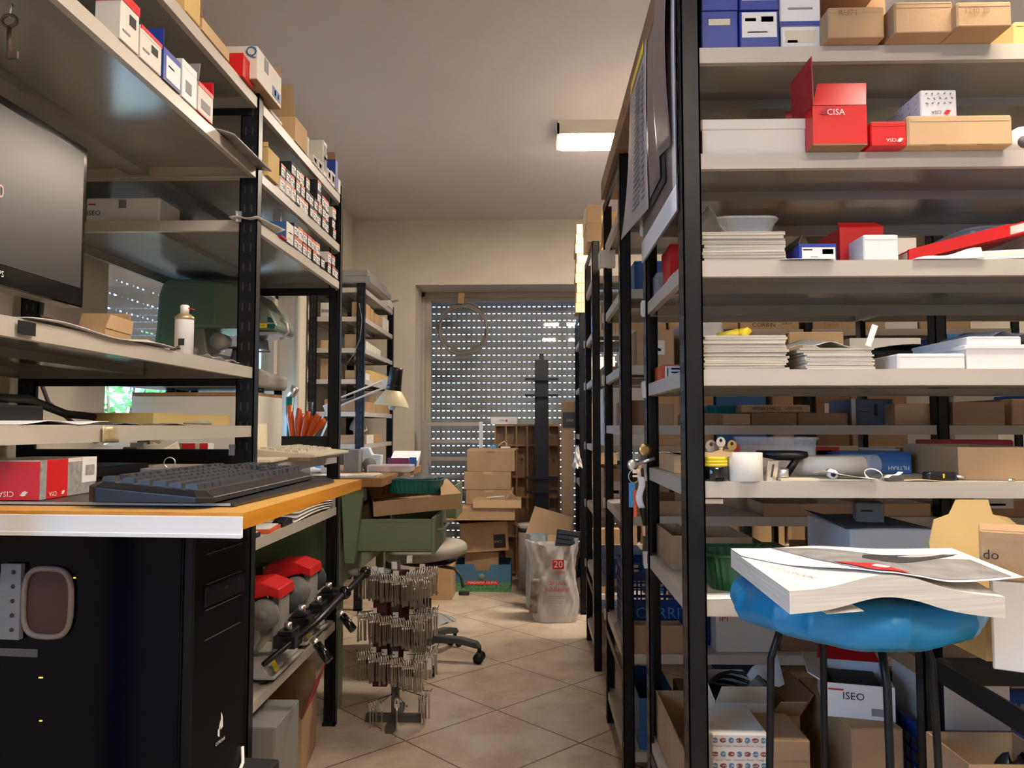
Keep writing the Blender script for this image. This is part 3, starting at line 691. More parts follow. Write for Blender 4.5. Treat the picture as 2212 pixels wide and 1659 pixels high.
cat_block(r, A[0].x, .97, S4 + .0008, S4 + .066, 1.485, 1.70, .022, 'red_card', 'page_edge_white')
b = MB(); L = Vector(r.location); b.hexa([Vector(p) - L for p in [(A[0].x, 1.480, S4 + .001), (.895, 1.472, S4 + .047), (.895, 1.486, S4 + .047), (A[0].x, 1.486, S4 + .001), (A[0].x, 1.480, S4 + .024), (.895, 1.472, S4 + .070), (.895, 1.486, S4 + .070), (A[0].x, 1.486, S4 + .024)]])
b.build('spine', 'red_card', r)
r2 = thing('catalogue', 'white edged catalogue propping up the red one at the right end of the third shelf', 'catalogue', (.97, 1.54, S4))
cat_block(r2, .83, 1.08, S4 + .001, S4 + .012, 1.47, 1.69, .016, 'paper_white', 'page_edge_white')
r3 = thing('catalogue', 'thick white catalogue topmost at the right edge of the third shelf', 'catalogue', (1.0, 1.54, S4))
cat_block(r3, .985, 1.20, S4 + .038, S4 + .03, 1.47, 1.69, .045, 'paper_white', 'page_edge_white')
b = MB(); c = at(2030, 555, y=1.46)
b.grid(lambda u, v: (c.x - .05 + u * .13, 1.455 + v * .012 + .0, S4 + .001 + .022 * u * v + .003 * math.sin(u * 9) * v), 10, 4, .0008)
tag(b.build('loose_papers', 'paper_white'), 'rumpled white sheets sticking out below the red catalogue', 'paper')
c = at(2150, 440, y=1.80)
ribbed_tray('plastic_tray', 'large clear plastic tray behind the catalogues on the third shelf', c.x + .07, 1.86, S4 + .004, .30, .22, .135, 'clear_plastic', n=20, taper=.88)
# fourth shelf
stack(1518, 1702, 724, S3, 1.462, .20, 16, 'cream booklet, tall left stack on the fourth shelf', 'booklets in the tall stack on the fourth shelf', ['paper', 'paper_cream', 'page_edge'], 11)
tz = at(1600, 724, y=1.462).z
r = thing('pliers', 'yellow twisted grip pliers lying on the tall booklet stack', 'tool', (at(1590, 720, y=1.50).x, 1.50, tz))
b = MB(); b.tube([(-.035, .01, .006), (-.012, 0, .008), (.004, -.003, .010)], [.003, .006, .007], 10); b.build('grip', 'yellow', r)
b = MB(); b.lathe([(.002, -.008), (.009, -.006), (.009, .006), (.002, .008)], (.016, -.004, .0095), 14, axis='x'); b.tube([(.004, -.003, .010), (.020, -.006, .013), (.026, -.004, .010)], [.006, .007, .005], 10); b.build('jaw', 'yellow', r)
b = MB(); b.tube([(-.018, .02, .0145), (.0, .012, .0145)], [.004, .004], 8); b.build('pin', 'dark_grey', r)
stack(1740, 1890, 762, S3, 1.468, .20, 10, 'thin booklet, low stack beside the tall one', 'thin booklets in the low stack on the fourth shelf', ['paper', 'paper'], 14)
tz3 = at(1800, 762, y=1.468).z
stack(1725, 1888, 751, tz3 + .0003, 1.47, .18, 2, 'grey edged folder on the low booklet stack', 'folders on the low booklet stack', ['mid_grey', 'paper_cream'], 15, cat='folder', name='folder')
tz3 = at(1800, 751, y=1.47).z
b = MB(); c = at(1705, 748, y=1.50)
b.grid(lambda u, v: (c.x + u * .125, 1.50 + .15 * v, tz3 + .001 + .032 * math.sin(u * 2.6 + .1) * (.35 + .65 * v) + .003 * math.sin(u * 12)), 16, 8, .0008)
tag(b.build('loose_papers', 'paper'), 'large curled sheets lying on the low booklet stack', 'paper')
b = MB(); c = at(1885, 770, y=1.465); b.obox((c.x - .002, 1.4628, S3 + .063), (.011, .0015, .042), Matrix.Rotation(R(20), 3, 'Y'))
b.build('bookmark', 'paper_white'); o = bpy.data.objects['bookmark']; tag(o, 'white card slip poking up at the right of the low booklet stack', 'card')
fbox('carton', 'low white carton on the fourth shelf right of the booklets', 'box', 1940, 764, 2086, 797, 1.466, .22, S3, m='white_box')
fbox('carton', 'taller white carton at the right edge of the fourth shelf', 'box', 2087, 745, 2225, 797, 1.464, .24, S3, m='white_box', kind='lidded', lid=.008, inner='white_box')
zt = at(2100, 745, y=1.464).z + .0005
fbox('carton', 'flat white carton set back on top of the taller white one', 'box', 2090, 727, 2207, 744, 1.475, .22, zt, m='white_box')
zt = at(2100, 727, y=1.475).z
b = MB(); c = at(2100, 727, y=1.53)
b.grid(lambda u, v: (c.x - .005 + u * .13, 1.52 + .14 * v, zt + .001 + .024 * math.sin(3.1 * u) * (.5 + .5 * v) + .004 * math.sin(u * 17 + v * 6)), 20, 10, .001)
tag(b.build('packing_sheet', 'blue_grey' if 'blue_grey' in MATS else mat('blue_grey', (.22, .24, .30), .4).name), 'wrinkled grey plastic sheet heaped on the white cartons', 'plastic sheet')
c = at(1945, 752, y=1.72)
ribbed_tray('plastic_tray', 'black ribbed plastic tray at the back of the fourth shelf', c.x, 1.76, S3 + .001, .17, .14, .055, 'black_plastic', n=18, taper=.85)
b = MB(); b.grid(lambda u, v: (c.x - .09 + u * .2, 1.68 + .16 * v, S3 + .058 + .012 * math.sin(u * 3.1)), 8, 4, .001)
tag(b.build('loose_papers', 'dark_grey'), 'dark sheet lying over the black plastic tray', 'paper')
# fifth shelf: tape, key blanks, rolls
def tape(name, label, u0, u1, z0, z1, y, mats, n=28, inner=.55, stripes=None, group=None):
    a = at(u0, 1000, y=y); c = at(u1, 1000, y=y); rr = (c.x - a.x) / 2; cx = (a.x + c.x) / 2; r = thing(name, label, 'tape roll', (cx, y + rr * .8, z0), 0, group)
    h = z1 - z0; b = MB(); b.lathe([(rr * inner, 0), (rr - .001, 0), (rr, .001), (rr, h - .001), (rr - .001, h), (rr * inner, h)], (0, 0, 0), 32)
    b.build('tape', mats, r); b = MB(); b.lathe([(rr * inner - .003, .001), (rr * inner, 0), (rr * inner, h), (rr * inner - .003, h - .001)], (0, 0, 0), 28); b.build('core', 'card', r)
    return r
z = S2; hh = at(1550, 1008, y=1.465).z - S2
tape('tape_roll', 'black tape roll at the bottom of the tape pile beside the post', 1520, 1578, z, z + hh, 1.462, 'black_gloss')
z += hh; ht = (at(1550, 983, y=1.465).z - z)
for k in range(3):
    tape('tape_roll', f'yellow and green striped tape roll, {["lowest", "middle", "upper"][k]} of the three above the black one', 1520, 1577, z, z + .006, 1.462, 'yellow', group='striped tape rolls')
    z += .006
    bpy.context.view_layer.update()
for o in [q for q in sc.collection.objects if q.get('group') == 'striped tape rolls']:
    b = MB(); rr = o.children[0].data.vertices; R_ = max(v.co.x for v in rr); b.lathe([(R_ - .001, .0018), (R_ + .0004, .0018), (R_ + .0004, .0042), (R_ - .001, .0042)], (0, 0, 0), 32); b.build('stripe', 'green_tape', o)
b = MB(); c = at(1549, 990, y=1.47); b.prism([(c.x - .026, 1.464, z + .0005), (c.x + .026, 1.464, z + .0005), (c.x + .026, 1.464, z + .009), (c.x + .012, 1.464, z + .010), (c.x + .006, 1.464, z + .014), (c.x - .002, 1.464, z + .011), (c.x - .012, 1.464, z + .008), (c.x - .026, 1.464, z + .010)], (0, .002, 0))
tag(b.build('torn_card', 'card_light'), 'torn edge brown card strip standing on the striped tape', 'card')
tape('tape_roll', 'large plain cream tape roll standing on the shelf right of the striped tape', 1579, 1655, S2, at(1620, 978, y=1.462).z, 1.458, 'paper')
# bunches of big key blanks behind the tape
def key_blank(name, label, u, v, y, s, m, group=None, rz=0.0, hole=True):
    p = at(u, v, y=y); r = thing(name, label, 'key blank', (p.x, y, p.z - .03), rz, group); b = MB()
    # flat bow with a hole: ring + blade
    n = 20; vs = []; fs = []; t = .0012
    for ring_r, hy in ((s, 0), (s * .33, 0)):
        for k in range(n):
            a = 2 * math.pi * k / n; cz = .03 + (s * .35 if ring_r != s else 0); vs.append((ring_r * math.cos(a), -t, cz + ring_r * 1.15 * math.sin(a)))
    for ring_r in (s, s * .33):
        for k in range(n):
            a = 2 * math.pi * k / n; cz = .03 + (s * .35 if ring_r != s else 0); vs.append((ring_r * math.cos(a), t, cz + ring_r * 1.15 * math.sin(a)))
    for k in range(n):
        k2 = (k + 1) % n; fs += [(k, k2, n + k2, n + k), (2 * n + k2, 2 * n + k, 3 * n + k, 3 * n + k2), (k2, k, 2 * n + k, 2 * n + k2), (n + k, n + k2, 3 * n + k2, 3 * n + k)]
    b.add(vs, fs); b.build('bow', m, r)
    b = MB(); b.prism([(-s * .4, -t, .03 - s), (s * .4, -t, .03 - s), (s * .35, -t, .002), (0, -t, 0), (-s * .35, -t, .004)], (0, 2 * t, 0)); b.build('blade', m, r)
    return r
key_blank('key_blank', 'dull grey key blank with a round bow, leftmost behind the striped tape', 1536, 964, 1.56, .011, 'zinc')
key_blank('key_blank', 'bright silver key blank with an oval bow behind the tape', 1557, 955, 1.54, .009, 'steel')
key_blank('key_blank', 'brass coloured key blank behind the cream tape roll', 1581, 962, 1.56, .009, 'brass')
for (u0, v0, u1, v1, lab, mm) in ((1519, 978, 1560, 1000, 'grey metal lock case under the upright key blanks', 'mid_grey'), (1562, 972, 1582, 1000, 'small brass lock body under the upright key blanks', 'brass')):
    fbox('mortise_lock', lab, 'lock', u0, v0, u1, v1, 1.535, .03, S2, m=mm)
rt = at(1665, 965, y=1.76)
ribbed_tray('plastic_tray', 'clear ribbed plastic tray standing behind the tape rolls', rt.x, 1.73, S2 + .001, .15, .15, .078, 'clear_plastic', n=24, taper=.9)
fbox('carton', 'small red box lying in front of the clear tray', 'box', 1585, 960, 1598, 985, 1.585, .05, S2, m='red_dull')
r = thing('padlock_body', 'dark brown lever handle lying beside the tape roll', 'handle', (at(1690, 985, y=1.58).x, 1.57, S2))
b = MB(); b.tube([(-.05, .02, .048), (-.01, .01, .044), (.03, 0, .044), (.046, 0, .046)], [.006, .010, .010, .006], 12); b.tube([(.03, 0, .044), (.0, .0, .001)], [.007, .008], 10); b.build('grip', 'black_plastic', r)
r.name = 'door_handle'
r = thing('strike_plate', 'stamped steel strike plate leaning beside the cream tape roll', 'metal plate', (at(1668, 1010, y=1.475).x, 1.475, S2))
b = MB(); rot = Matrix.Rotation(R(28), 3, 'Z') @ Matrix.Rotation(R(12), 3, 'X'); b.obox((0, 0, .019), (.024, .003, .038), rot); b.obox((0, -.0022, .019), (.004, .001, .024), rot, 1); b.build('plate', ['steel', 'dark_grey'], r)
r = thing('lock_cylinder', 'short steel lock cylinder lying beside the strike plate', 'lock', (at(1690, 1020, y=1.49).x, 1.50, S2))
b = MB(); b.tube([(-.008, 0, .012), (.012, -.008, .012)], .010, 14); b.tube([(-.006, .002, .001), (-.006, .002, .03)], .004, 8); b.build('barrel', 'zinc', r)
pr = thing('paper_roll', 'white paper rolled inside a clear plastic sleeve on the fifth shelf', 'roll', (at(1740, 1000, y=1.60).x, 1.60, S2))
b = MB(); b.tube([(-.012, 0, .0215), (.125, .03, .0215)], .019, 24); b.build('paper_tube', 'paper', pr)
b = MB(); b.tube([(-.050, -.006, .0225), (.155, .036, .0225)], .0215, 24, caps=False); b.build('plastic_sleeve', 'clear_plastic', pr)
r = thing('envelope', 'cream envelope lying flat near the edge of the fifth shelf', 'envelope', (at(1770, 1030, y=1.50).x, 1.50, S2))
b = MB(); b.obox((0, 0, .0025), (.16, .07, .004), Matrix.Rotation(R(-3), 3, 'Z')); b.build('paper_body', 'paper_cream', r)
b = MB(); b.grid(lambda u, v: (-.01 + u * .10, -.045 + v * .05 - u * .0, .0055 + .016 * (1 - u) ** 1.5 * (1 - .5 * v)), 10, 6, .0008); b.build('open_flap', 'paper', r)
r = thing('key_cylinder', 'small white tube with a dark bore lying on the envelope', 'roll', (at(1803, 1025, y=1.455).x, 1.462, S2 + .0046))
b = MB(); b.tube([(0, 0, .0085), (.012, .05, .0085)], .0085, 18); b.tube([(-.0003, -.002, .0085), (0, 0, .0085)], .0045, 14, 1); b.build('tube_body', ['paper_white', 'black_gloss'], r); r.name = 'paper_tube'
r = thing('key_ring', 'key ring with a folded white tag beside the envelope', 'key ring', (at(1905, 1025, y=1.49).x, 1.48, S2))
b = MB(); b.tube([(.016 * math.cos(t * .524) - .02, .012 * math.sin(t * .524), .012 + .010 * math.sin(t * .524)) for t in range(12)], .0014, 6, 0, True); b.build('ring', 'steel', r)
b = MB(); b.grid(lambda u, v: (u * .03, -.01 + v * .02, .004 + .014 * u + .003 * math.sin(u * 6)), 6, 3, .0006); b.build('tag', 'paper_white', r)
b = MB(); b.obox((.012, -.012, .0035), (.032, .012, .006), Matrix.Rotation(.2, 3, 'Z')); b.build('key_head', 'dark_grey', r)
r = thing('key_fob', 'black car key fob with a small yellow mark on the fifth shelf', 'key fob', (at(2030, 1020, y=1.50).x, 1.50, S2))
b = MB(); b.cbox(-.030, .028, -.013, .013, 0, .016, .006); b.build('fob_body', 'black_plastic', r, bevel=.002); b = MB(); b.box(-.001, .002, -.0136, -.0125, .005, .013); b.build('button', 'yellow', r)
b = MB(); b.tube([(.028, 0, .008), (.040, -.002, .006), (.046, 0, .006)], .0025, 8); b.build('key_loop', 'steel', r)
b = MB(); c = at(2010, 1030, y=1.47); b.grid(lambda u, v: (c.x - .06 + u * .12, 1.462 + .03 * v, S2 + .0012 + .002 * math.sin(u * 5)), 8, 3, .0008); tag(b.build('paper_slip', 'card_light'), 'thin tan paper strip under the black key fob', 'paper')
fbox('carton', 'white and red lock carton behind the rolled paper', 'box', 1742, 966, 1812, 1006, 1.78, .14, S2, m='white_box', plates=[('front', .28, 0, 1, 1, 'red_dull'), ('front', .32, .2, .85, .85, 'white_box'), ('front', .45, .6, .8, .66, 'ink'), ('front', .45, .35, .8, .42, 'ink')])
fbox('carton', 'long dark blue carton with outlined lettering behind the paper roll', 'box', 1816, 978, 1971, 1012, 1.70, .14, S2, m='blue_mid', texts=[('front', .80, .28, .012, 'FILTRAH', 'print_white', 180)])
fbox('carton', 'grey white carton standing behind the dark blue one', 'box', 1900, 970, 2001, 1008, 1.86, .12, S2, m='mid_grey', kind='lidded', lid=.005, inner='white_card')
rr = fbox('carton', 'red carton with a white key label, left of the brown carton', 'box', 2010, 972, 2096, 1012, 1.72, .17, S2, m='red_dull', plates=[('front', .0, .04, .70, .96, 'white_box'), ('front', .22, .62, .62, .68, 'ink'), ('front', .22, .74, .6, .78, 'ink'), ('front', .06, .35, .09, .8, 'ink')], texts=[('front', .38, .22, .008, 'CISA', 'ink', 180)])
fbox('carton', 'long faded red carton lying across the back of the fifth shelf', 'box', 2016, 951, 2190, 970, 1.90, .09, S2 + .0, m='red_dull', kind='closed')
fbox('carton', 'big brown carton at the right end of the fifth shelf', 'box', 2097, 967, 2260, 1034, 1.50, .30, S2, m='card', rz=-.12, kind='open')
b = MB(); c = at(2185, 1030, y=1.465); b.tube([(c.x - .006, 1.465, S2 + .003), (c.x + .006, 1.467, S2 + .003)], .0025, 8); tag(b.build('screw', 'steel'), 'loose steel screw at the edge of the fifth shelf', 'screw')
# keys hanging off the corner of the fifth shelf
kr = thing('key_bunch', 'bunch of keys with blue and orange tags hanging from the corner of the fifth shelf', 'key bunch', (.262, 1.93, S2))
b = MB(); b.lathe([(.006, -.001), (.016, -.001), (.016, .001), (.006, .001)], (.005, -.02, .045), 20, axis='y'); b.build('key_bow', 'brass', kr)
b = MB(); b.lathe([(.005, -.0012), (.014, -.0012), (.014, .0012), (.005, .0012)], (-.022, -.01, .008), 18, axis='y'); b.tube([(.013 * math.cos(t * .6) - .02, -.012, -.02 + .016 * math.sin(t * .6)) for t in range(11)], .0012, 6, 0, True); b.tube([(-.01, -.01, .01), (.03, -.02, .025)], .004, 8); b.build('key_bow', 'steel', kr)
b = MB(); b.box(-.033, -.017, -.016, -.013, -.095, -.035); b.build('blue_tag', 'sky_blue', kr, bevel=.002)
b = MB(); b.box(-.022, -.014, -.020, -.017, -.118, -.052); b.build('orange_tag', 'orange_red', kr, bevel=.001)
b = MB(); b.grid(lambda u, v: (-.014 + u * .016 + .004 * math.sin(v * 7), -.026, -.02 - .075 * v), 3, 8, .001); b.build('paper_tag', 'paper_white', kr)
b = MB(); b.tube([(.0, -.014, .0), (.004, -.014, -.06), (.001, -.015, -.10), (.006, -.015, -.138)], [.003, .005, .009, .006], 10); b.build('strap', 'black_plastic', kr)
fbox('carton', 'tan cardboard block beside the key bunch on the fifth shelf', 'box', 1456, 984, 1478, 1024, 1.70, .2, S2, m='card_light')
fbox('carton', 'blue carton with white print lines seen between the two nearest posts', 'box', 1418, 951, 1466, 979, 2.58, .12, 1.0, m='blue_mid') if False else None
# red stuff on the third & fourth shelf seen between the front posts
fbox('carton', 'leaning red carton seen between the first two posts on the third shelf', 'box', 1448, 527, 1466, 628, 1.80, .12, S4, m='red_card')
fbox('parts_packet', 'pile of printed grey packets beside the leaning red carton', 'packet', 1420, 588, 1440, 650, 1.90, .08, S4, m='grey_print')
fbox('carton', 'white carton with a barcode behind the first post on the third shelf', 'box', 1456, 588, 1476, 622, 1.70, .08, S4, m='white_box', plates=[('front', .2, .2, .8, .7, 'ink_grey')])
fbox('carton', 'red and white lock carton seen between the first two posts on the fourth shelf', 'box', 1430, 788, 1475, 830, 1.86, .12, S3, m='orange_red', plates=[('front', .15, .1, 1, .9, 'white_box'), ('front', .45, .7, .95, .8, 'ink'), ('front', .45, .5, .95, .58, 'ink'), ('front', .25, .3, .3, .8, 'ink')])
# sixth shelf
fbox('carton', 'brown tray box of padlocks at the aisle corner of the sixth shelf', 'box', 1452, 1158, 1502, 1212, 1.76, .22, S1, m='card', kind='open', t=.003)
def padlock(label, x, y, z, s, rz, m='steel', name='padlock'):
    r = thing(name, label, 'padlock', (x, y, z), rz)
    b = MB(); b.cbox(-s, s, -s * .5, s * .5, 0, s * 1.5, s * .2); b.build('lock_case', m, r)
    b = MB(); b.tube([(-s * .65, 0, s * 1.4)] + [(s * .65 * -math.cos(t), 0, s * 1.9 + s * .7 * math.sin(t)) for t in [k * math.pi / 8 for k in range(9)]] + [(s * .65, 0, s * 1.4)], s * .16, 8); b.build('shackle', 'steel', r)
    return r
c = at(1466, 1160, y=1.80); padlock('steel padlock standing in the brown tray nearest the aisle', c.x, 1.82, S1 + .004, .022, .4)
padlock('second padlock in the brown tray nearest the aisle, half behind the post', c.x + .035, 1.84, S1 + .004, .02, -.5, 'zinc')
fbox('carton', 'brown tray box of locks just right of the first post on the sixth shelf', 'box', 1522, 1162, 1625, 1206, 1.74, .2, S1, m='card', kind='open')
for i, (u, sz, mm) in enumerate(((1538, .019, 'dark_grey'), (1572, .021, 'zinc'), (1600, .015, 'brass'))):
    c = at(u, 1160, y=1.80); padlock(f'{["dark", "round grey", "small brass"][i]} padlock in the brown tray right of the first post', c.x, 1.80 + .02 * i, S1 + .004, sz, .3 * i, mm)
c = at(1570, 1225, y=1.60); ribbed_tray('plastic_tray', 'dark green ribbed plastic tray on the sixth shelf behind the stool', c.x + .035, 1.60, S1 + .001, .17, .15, .07, 'green_plastic', n=20, taper=.86)
b = MB(); c = at(1560, 1280, y=1.49); b.grid(lambda u, v: (c.x - .05 + u * .12, 1.462 + .06 * v, S1 + .0012 + .004 * u * u), 6, 4, .0008); tag(b.build('loose_papers', 'paper_white'), 'white sheet under the green tray at the edge of the sixth shelf', 'paper')
wb = fbox('carton', 'large grey white carton with a loose lid sheet on the sixth shelf', 'box', 1838, 1143, 2016, 1215, 1.66, .26, S1, m='white_box')
zt = at(1900, 1143, y=1.66).z
b = MB(); x0 = at(1838, 1143, y=1.66).x; x1 = at(2016, 1143, y=1.66).x
b.grid(lambda u, v: (x0 - .012 + u * (x1 - x0 + .012), 1.655 + .25 * v, zt + .001 + .004 * math.sin(u * 3) + .014 * max(0, .25 - u) * v * 4), 12, 6, .001); tag(b.build('card_sheet', mat('slate_card', (.10, .11, .13), .6)), 'dark grey card sheet lying on the large white carton', 'card')
fbox('carton', 'small grey carton with a printed line, on the dark sheet over the white carton', 'box', 1862, 1088, 1918, 1140, 1.72, .07, zt + .006, m='mid_grey', rz=-.3, plates=[('front', .2, .55, .6, .65, 'ink')])
# the two boxes to the right, on the side table
sd_ = thing('side_table', 'low grey shelf table with black legs at the bottom right corner', 'table', (1.2, .90, 0))
for (x, y, sx, sy) in ((-.528, .52, 1, -1), (.50, .52, -1, -1), (-.528, -.55, 1, 1), (.50, -.55, -1, 1)): b = MB(); post_mesh(b, x, y, 0, .785, sx, sy, .042, .03, 'none'); b.build('leg', ['black_steel', 'slot_dark'], sd_)
b = MB(); shelf_mesh(b, -.36, .50, -.55, .505, .79); b.build('shelf', ['shelf_steel', 'shelf_under'], sd_)
b = MB(); b.box(-.520, -.516, -.54, .50, .72, .755); b.build('side_rail', 'black_steel', sd_); b = MB(); b.box(-.516, -.362, .44, .47, .72, .757); b.build('cross_rail', 'black_steel', sd_)
oc = thing('carton', 'open orange brown carton with its tall tabbed lid standing up, right of the stool', 'box', (at(2150, 1300, y=1.32).x + .02, 1.31, .791), .0)
wO, dO, hO = .17, .15, .075
b = MB(); boxmesh(b, wO, dO, hO, 'open'); b.build('box_body', 'card_yellow', oc)
b = MB(); x = wO / 2; b.prism([(-x, .072, hO - .01), (x, .072, hO - .01), (x, .092, hO + .10), (x - .03, .094, hO + .125), (x - .055, .096, hO + .13), (x - .06, .10, hO + .155), (-x + .055, .10, hO + .155), (-x + .04, .096, hO + .13), (-x + .012, .094, hO + .12), (-x, .09, hO + .08)], (0, .003, 0))
b.build('lid_flap', 'card_yellow', oc)
fbox('carton', 'brown carton with black lettering cut by the right edge, above the tagged padlock', 'box', 2168, 1152, 2300, 1258, 1.18, .2, None, m='card', texts=[('front', .12, .5, .022, 'do', 'ink', 0)]) if False else None
wc = fbox('carton', 'white carton at the extreme right edge below the lettered brown one', 'box', 2196, 1262, 2330, 1400, 1.16, .10, .793, m='white_box', rz=-.5)
zt = at(2240, 1262, y=1.16).z
fbox('carton', 'brown carton with black lettering at the right edge, on the white carton', 'box', 2172, 1152, 2330, 1260, 1.16, .10, zt + .001, m='card', rz=-.5, texts=[('front', .13, .50, .020, 'do', 'ink', 0)])
r = thing('padlock', 'padlock with a printed white tag leaning against the orange brown carton', 'padlock', (at(2186, 1330, y=1.235).x, 1.235, .79)); c = at(2186, 1330, y=1.235)
b = MB(); h_ = at(2186, 1275, y=1.235).z - .79; b.box(-.013, .013, 0, .004, 0, h_); b.build('tag', 'white_box', r, bevel=.001)
text('D743', .009, (0, -.001, h_ * .3), 'front', 'ink', r); b = MB(); b.tube([(.010 * -math.cos(k * math.pi / 8), .002, h_ + .004 + .012 * math.sin(k * math.pi / 8)) for k in range(9)], .0028, 8); b.build('shackle', 'steel', r)
# ================================================================ blue stool and the book on it
st = thing('bar_stool', 'tall stool with a sky blue vinyl seat and thin black legs', 'stool', (.475, 1.20, 0))
RS = .172; b = MB(); n = 64
prof = [(.0, .862), (.60, .860), (.86, .858), (.97, .868), (1.01, .885), (.985, .905), (.92, .916), (.78, .920), (.45, .919), (.0, .918)]
def seat(u, v):
    k = v * (len(prof) - 1); i = min(int(k), len(prof) - 2); f = k - i
    r = prof[i][0] * (1 - f) + prof[i + 1][0] * f; z = prof[i][1] * (1 - f) + prof[i + 1][1] * f; a = u * 2 * math.pi
    fold = math.sin(a * 7 + 1.0) * .5 + math.sin(a * 11 + .3) * .5; side = max(0, 1 - abs(v - .45) * 2.4)
    pk = sum(math.exp(-((a - q + math.pi) % (2 * math.pi) - math.pi) ** 2 / .0020) for q in (3.75, 4.05, 4.62, 4.72, 5.35, 5.9, 3.2, .4, 1.6, 2.5)) * side
    r = r * RS * (1 + .022 * fold * side) + .0075 * pk
    return (r * math.cos(a), r * math.sin(a), z + .006 * fold * side * (r / RS) - .010 * (prof[i][1] < .875) * max(0, math.sin(a * 3 + .5)) * .5)
b.grid(seat, 160, 30, 0); b.build('seat', 'stool_vinyl', st)
for k, (dx, dy) in enumerate(((-.118, .01), (.0, -.115), (.0, .118), (.118, .0))):
    b = MB(); b.tube([(dx * .8, dy * .8, .872), (dx, dy, .80), (dx * 1.12, dy * 1.12, .30), (dx * 1.25, dy * 1.25, .004)], .0056, 12); b.build('leg', 'black_steel', st)
b = MB(); b.tube([(.135 * math.cos(t * .2618), .135 * math.sin(t * .2618), .30) for t in range(24)], .004, 8, 0, True); b.build('foot_ring', 'black_steel', st)
bk = thing('catalogue', 'thick floppy white catalogue with a grey photo cover lying on the blue stool', 'catalogue', (.46, 1.10, .92))
O = Vector((.46, 1.10, .92)); C0, C1, C2, C3 = Vector((.302, .945)), Vector((.600, 1.025)), Vector((.625, 1.285)), Vector((.312, 1.262))
def bz(u, v):    # base height of the drooping book
    return .9235 + .004 * math.exp(-((u - .0) / .2) ** 2) + .018 * math.exp(-((u - .42) / .22) ** 2) * (1 - .6 * v) - .018 * max(0, u - .60) / .4 * (1 - v * .8) 
def bxy(u, v): p = (C0 * (1 - u) + C1 * u) * (1 - v) + (C3 * (1 - u) + C2 * u) * v; return p
T = .027
def top(u, v): p = bxy(u, v); return Vector((p.x, p.y, bz(u, v) + T)) - O
b = MB()
def blockshell(b, nu, nv, z0, z1, mi, ins=0.0):
    def f0(u, v): p = bxy(ins + (1 - 2 * ins) * u, ins + (1 - 2 * ins) * v); return Vector((p.x, p.y, bz(u, v) + z0)) - O
    def f1(u, v): q = f0(u, v); return q + Vector((0, 0, z1 - z0))
    P0 = [[f0(i / nu, j / nv) for j in range(nv + 1)] for i in range(nu + 1)]; P1 = [[f1(i / nu, j / nv) for j in range(nv + 1)] for i in range(nu + 1)]
    w = nv + 1; N = (nu + 1) * w; vs = [p for r in P0 for p in r] + [p for r in P1 for p in r]; fs = []
    for i in range(nu):
        for j in range(nv):
            a = i * w + j; fs.append((a, a + 1, a + w + 1, a + w)); fs.append((N + a, N + a + w, N + a + w + 1, N + a + 1))
    B = [i * w for i in range(nu + 1)] + [nu * w + j for j in range(1, nv + 1)] + [i * w + nv for i in range(nu - 1, -1, -1)] + [j for j in range(nv - 1, 0, -1)]
    for k in range(len(B)): a = B[k]; c = B[(k + 1) % len(B)]; fs.append((a, c, c + N, a + N))
    b.add(vs, fs, mi)
blockshell(b, 24, 8, 0, T, 0); b.build('page_block', 'page_edge_white', bk)
# lifted front cover with its print
def cov(u, v):
    v0 = .78 * max(0, 1 - u / .40); v = v0 + (1 - v0) * v
    p = bxy(u * 1.03, v); lift = .002 + .020 * max(0, u - .5) ** 1.3 * (1.3 - .5 * v) + .013 * math.exp(-((u - .22) / .16) ** 2) * max(0, .55 - v)
    x, y = p.x, p.y
    if u > .7: x += (u - .7) * .12; y += (u - .7) * .10 * (1 - v)
    z = bz(min(u, 1), v) + T + lift + max(0, u - .6) * .018 * (1 - v)
    return Vector((x, y, z)) - O
b = MB(); b.grid(cov, 30, 12, .0008); b.build('cover', 'paper_white', bk)
def covpatch(u0, u1, v0, v1, m, name, off=.0008, shape=None, nu=16, nv=8):
    b = MB()
    def f(a, c):
        if shape: uu, vv = shape(a, c)
        else: uu = u0 + (u1 - u0) * a; vv = v0 + (v1 - v0) * c
        return cov(uu, vv) + Vector((0, 0, off))
    b.grid(f, nu, nv, .0004); return b.build(name, m, bk)
covpatch(.0, 1, .0, 1, mat('print_grey', (.26, .26, .26), .5, var=.35, scale=25), 'cover_photo', .0009, shape=lambda a, c: (.34 + .62 * a + .16 * (c - .0) * -.9 * (1 - a) , .03 + c * (.94 - .42 * a)))
covpatch(0, 1, 0, 1, mat('print_dark', (.05, .05, .055), .3), 'cover_lens', .0016, shape=lambda a, c: (.50 + .46 * a, .50 + .22 * a + .13 * (c * 2 - 1) * math.sin(math.pi * min(1, a ** .6))))
covpatch(0, 1, 0, 1, mat('print_light', (.55, .55, .56), .3), 'cover_highlight', .0021, shape=lambda a, c: (.72 + .20 * a, .66 + .08 * a + .04 * (c * 2 - 1) * math.sin(math.pi * a)))
covpatch(0, 1, 0, 1, 'print_red', 'cover_badge', .0024, shape=lambda a, c: (.37 + .17 * a - .05 * c, .02 + .22 * c))
covpatch(0, 1, 0, 1, 'print_white', 'badge_emblem', .0030, shape=lambda a, c: (.41 + .09 * a, .13 + .05 * (c * 2 - 1) * math.sin(math.pi * a) + .02 * a))
pt = bxy(.16, .10); tx = text('THE CAR BOOK', .017, (0, 0, 0), 'top', mat('print_bluegrey', (.25, .27, .36), .5), bk, 0)
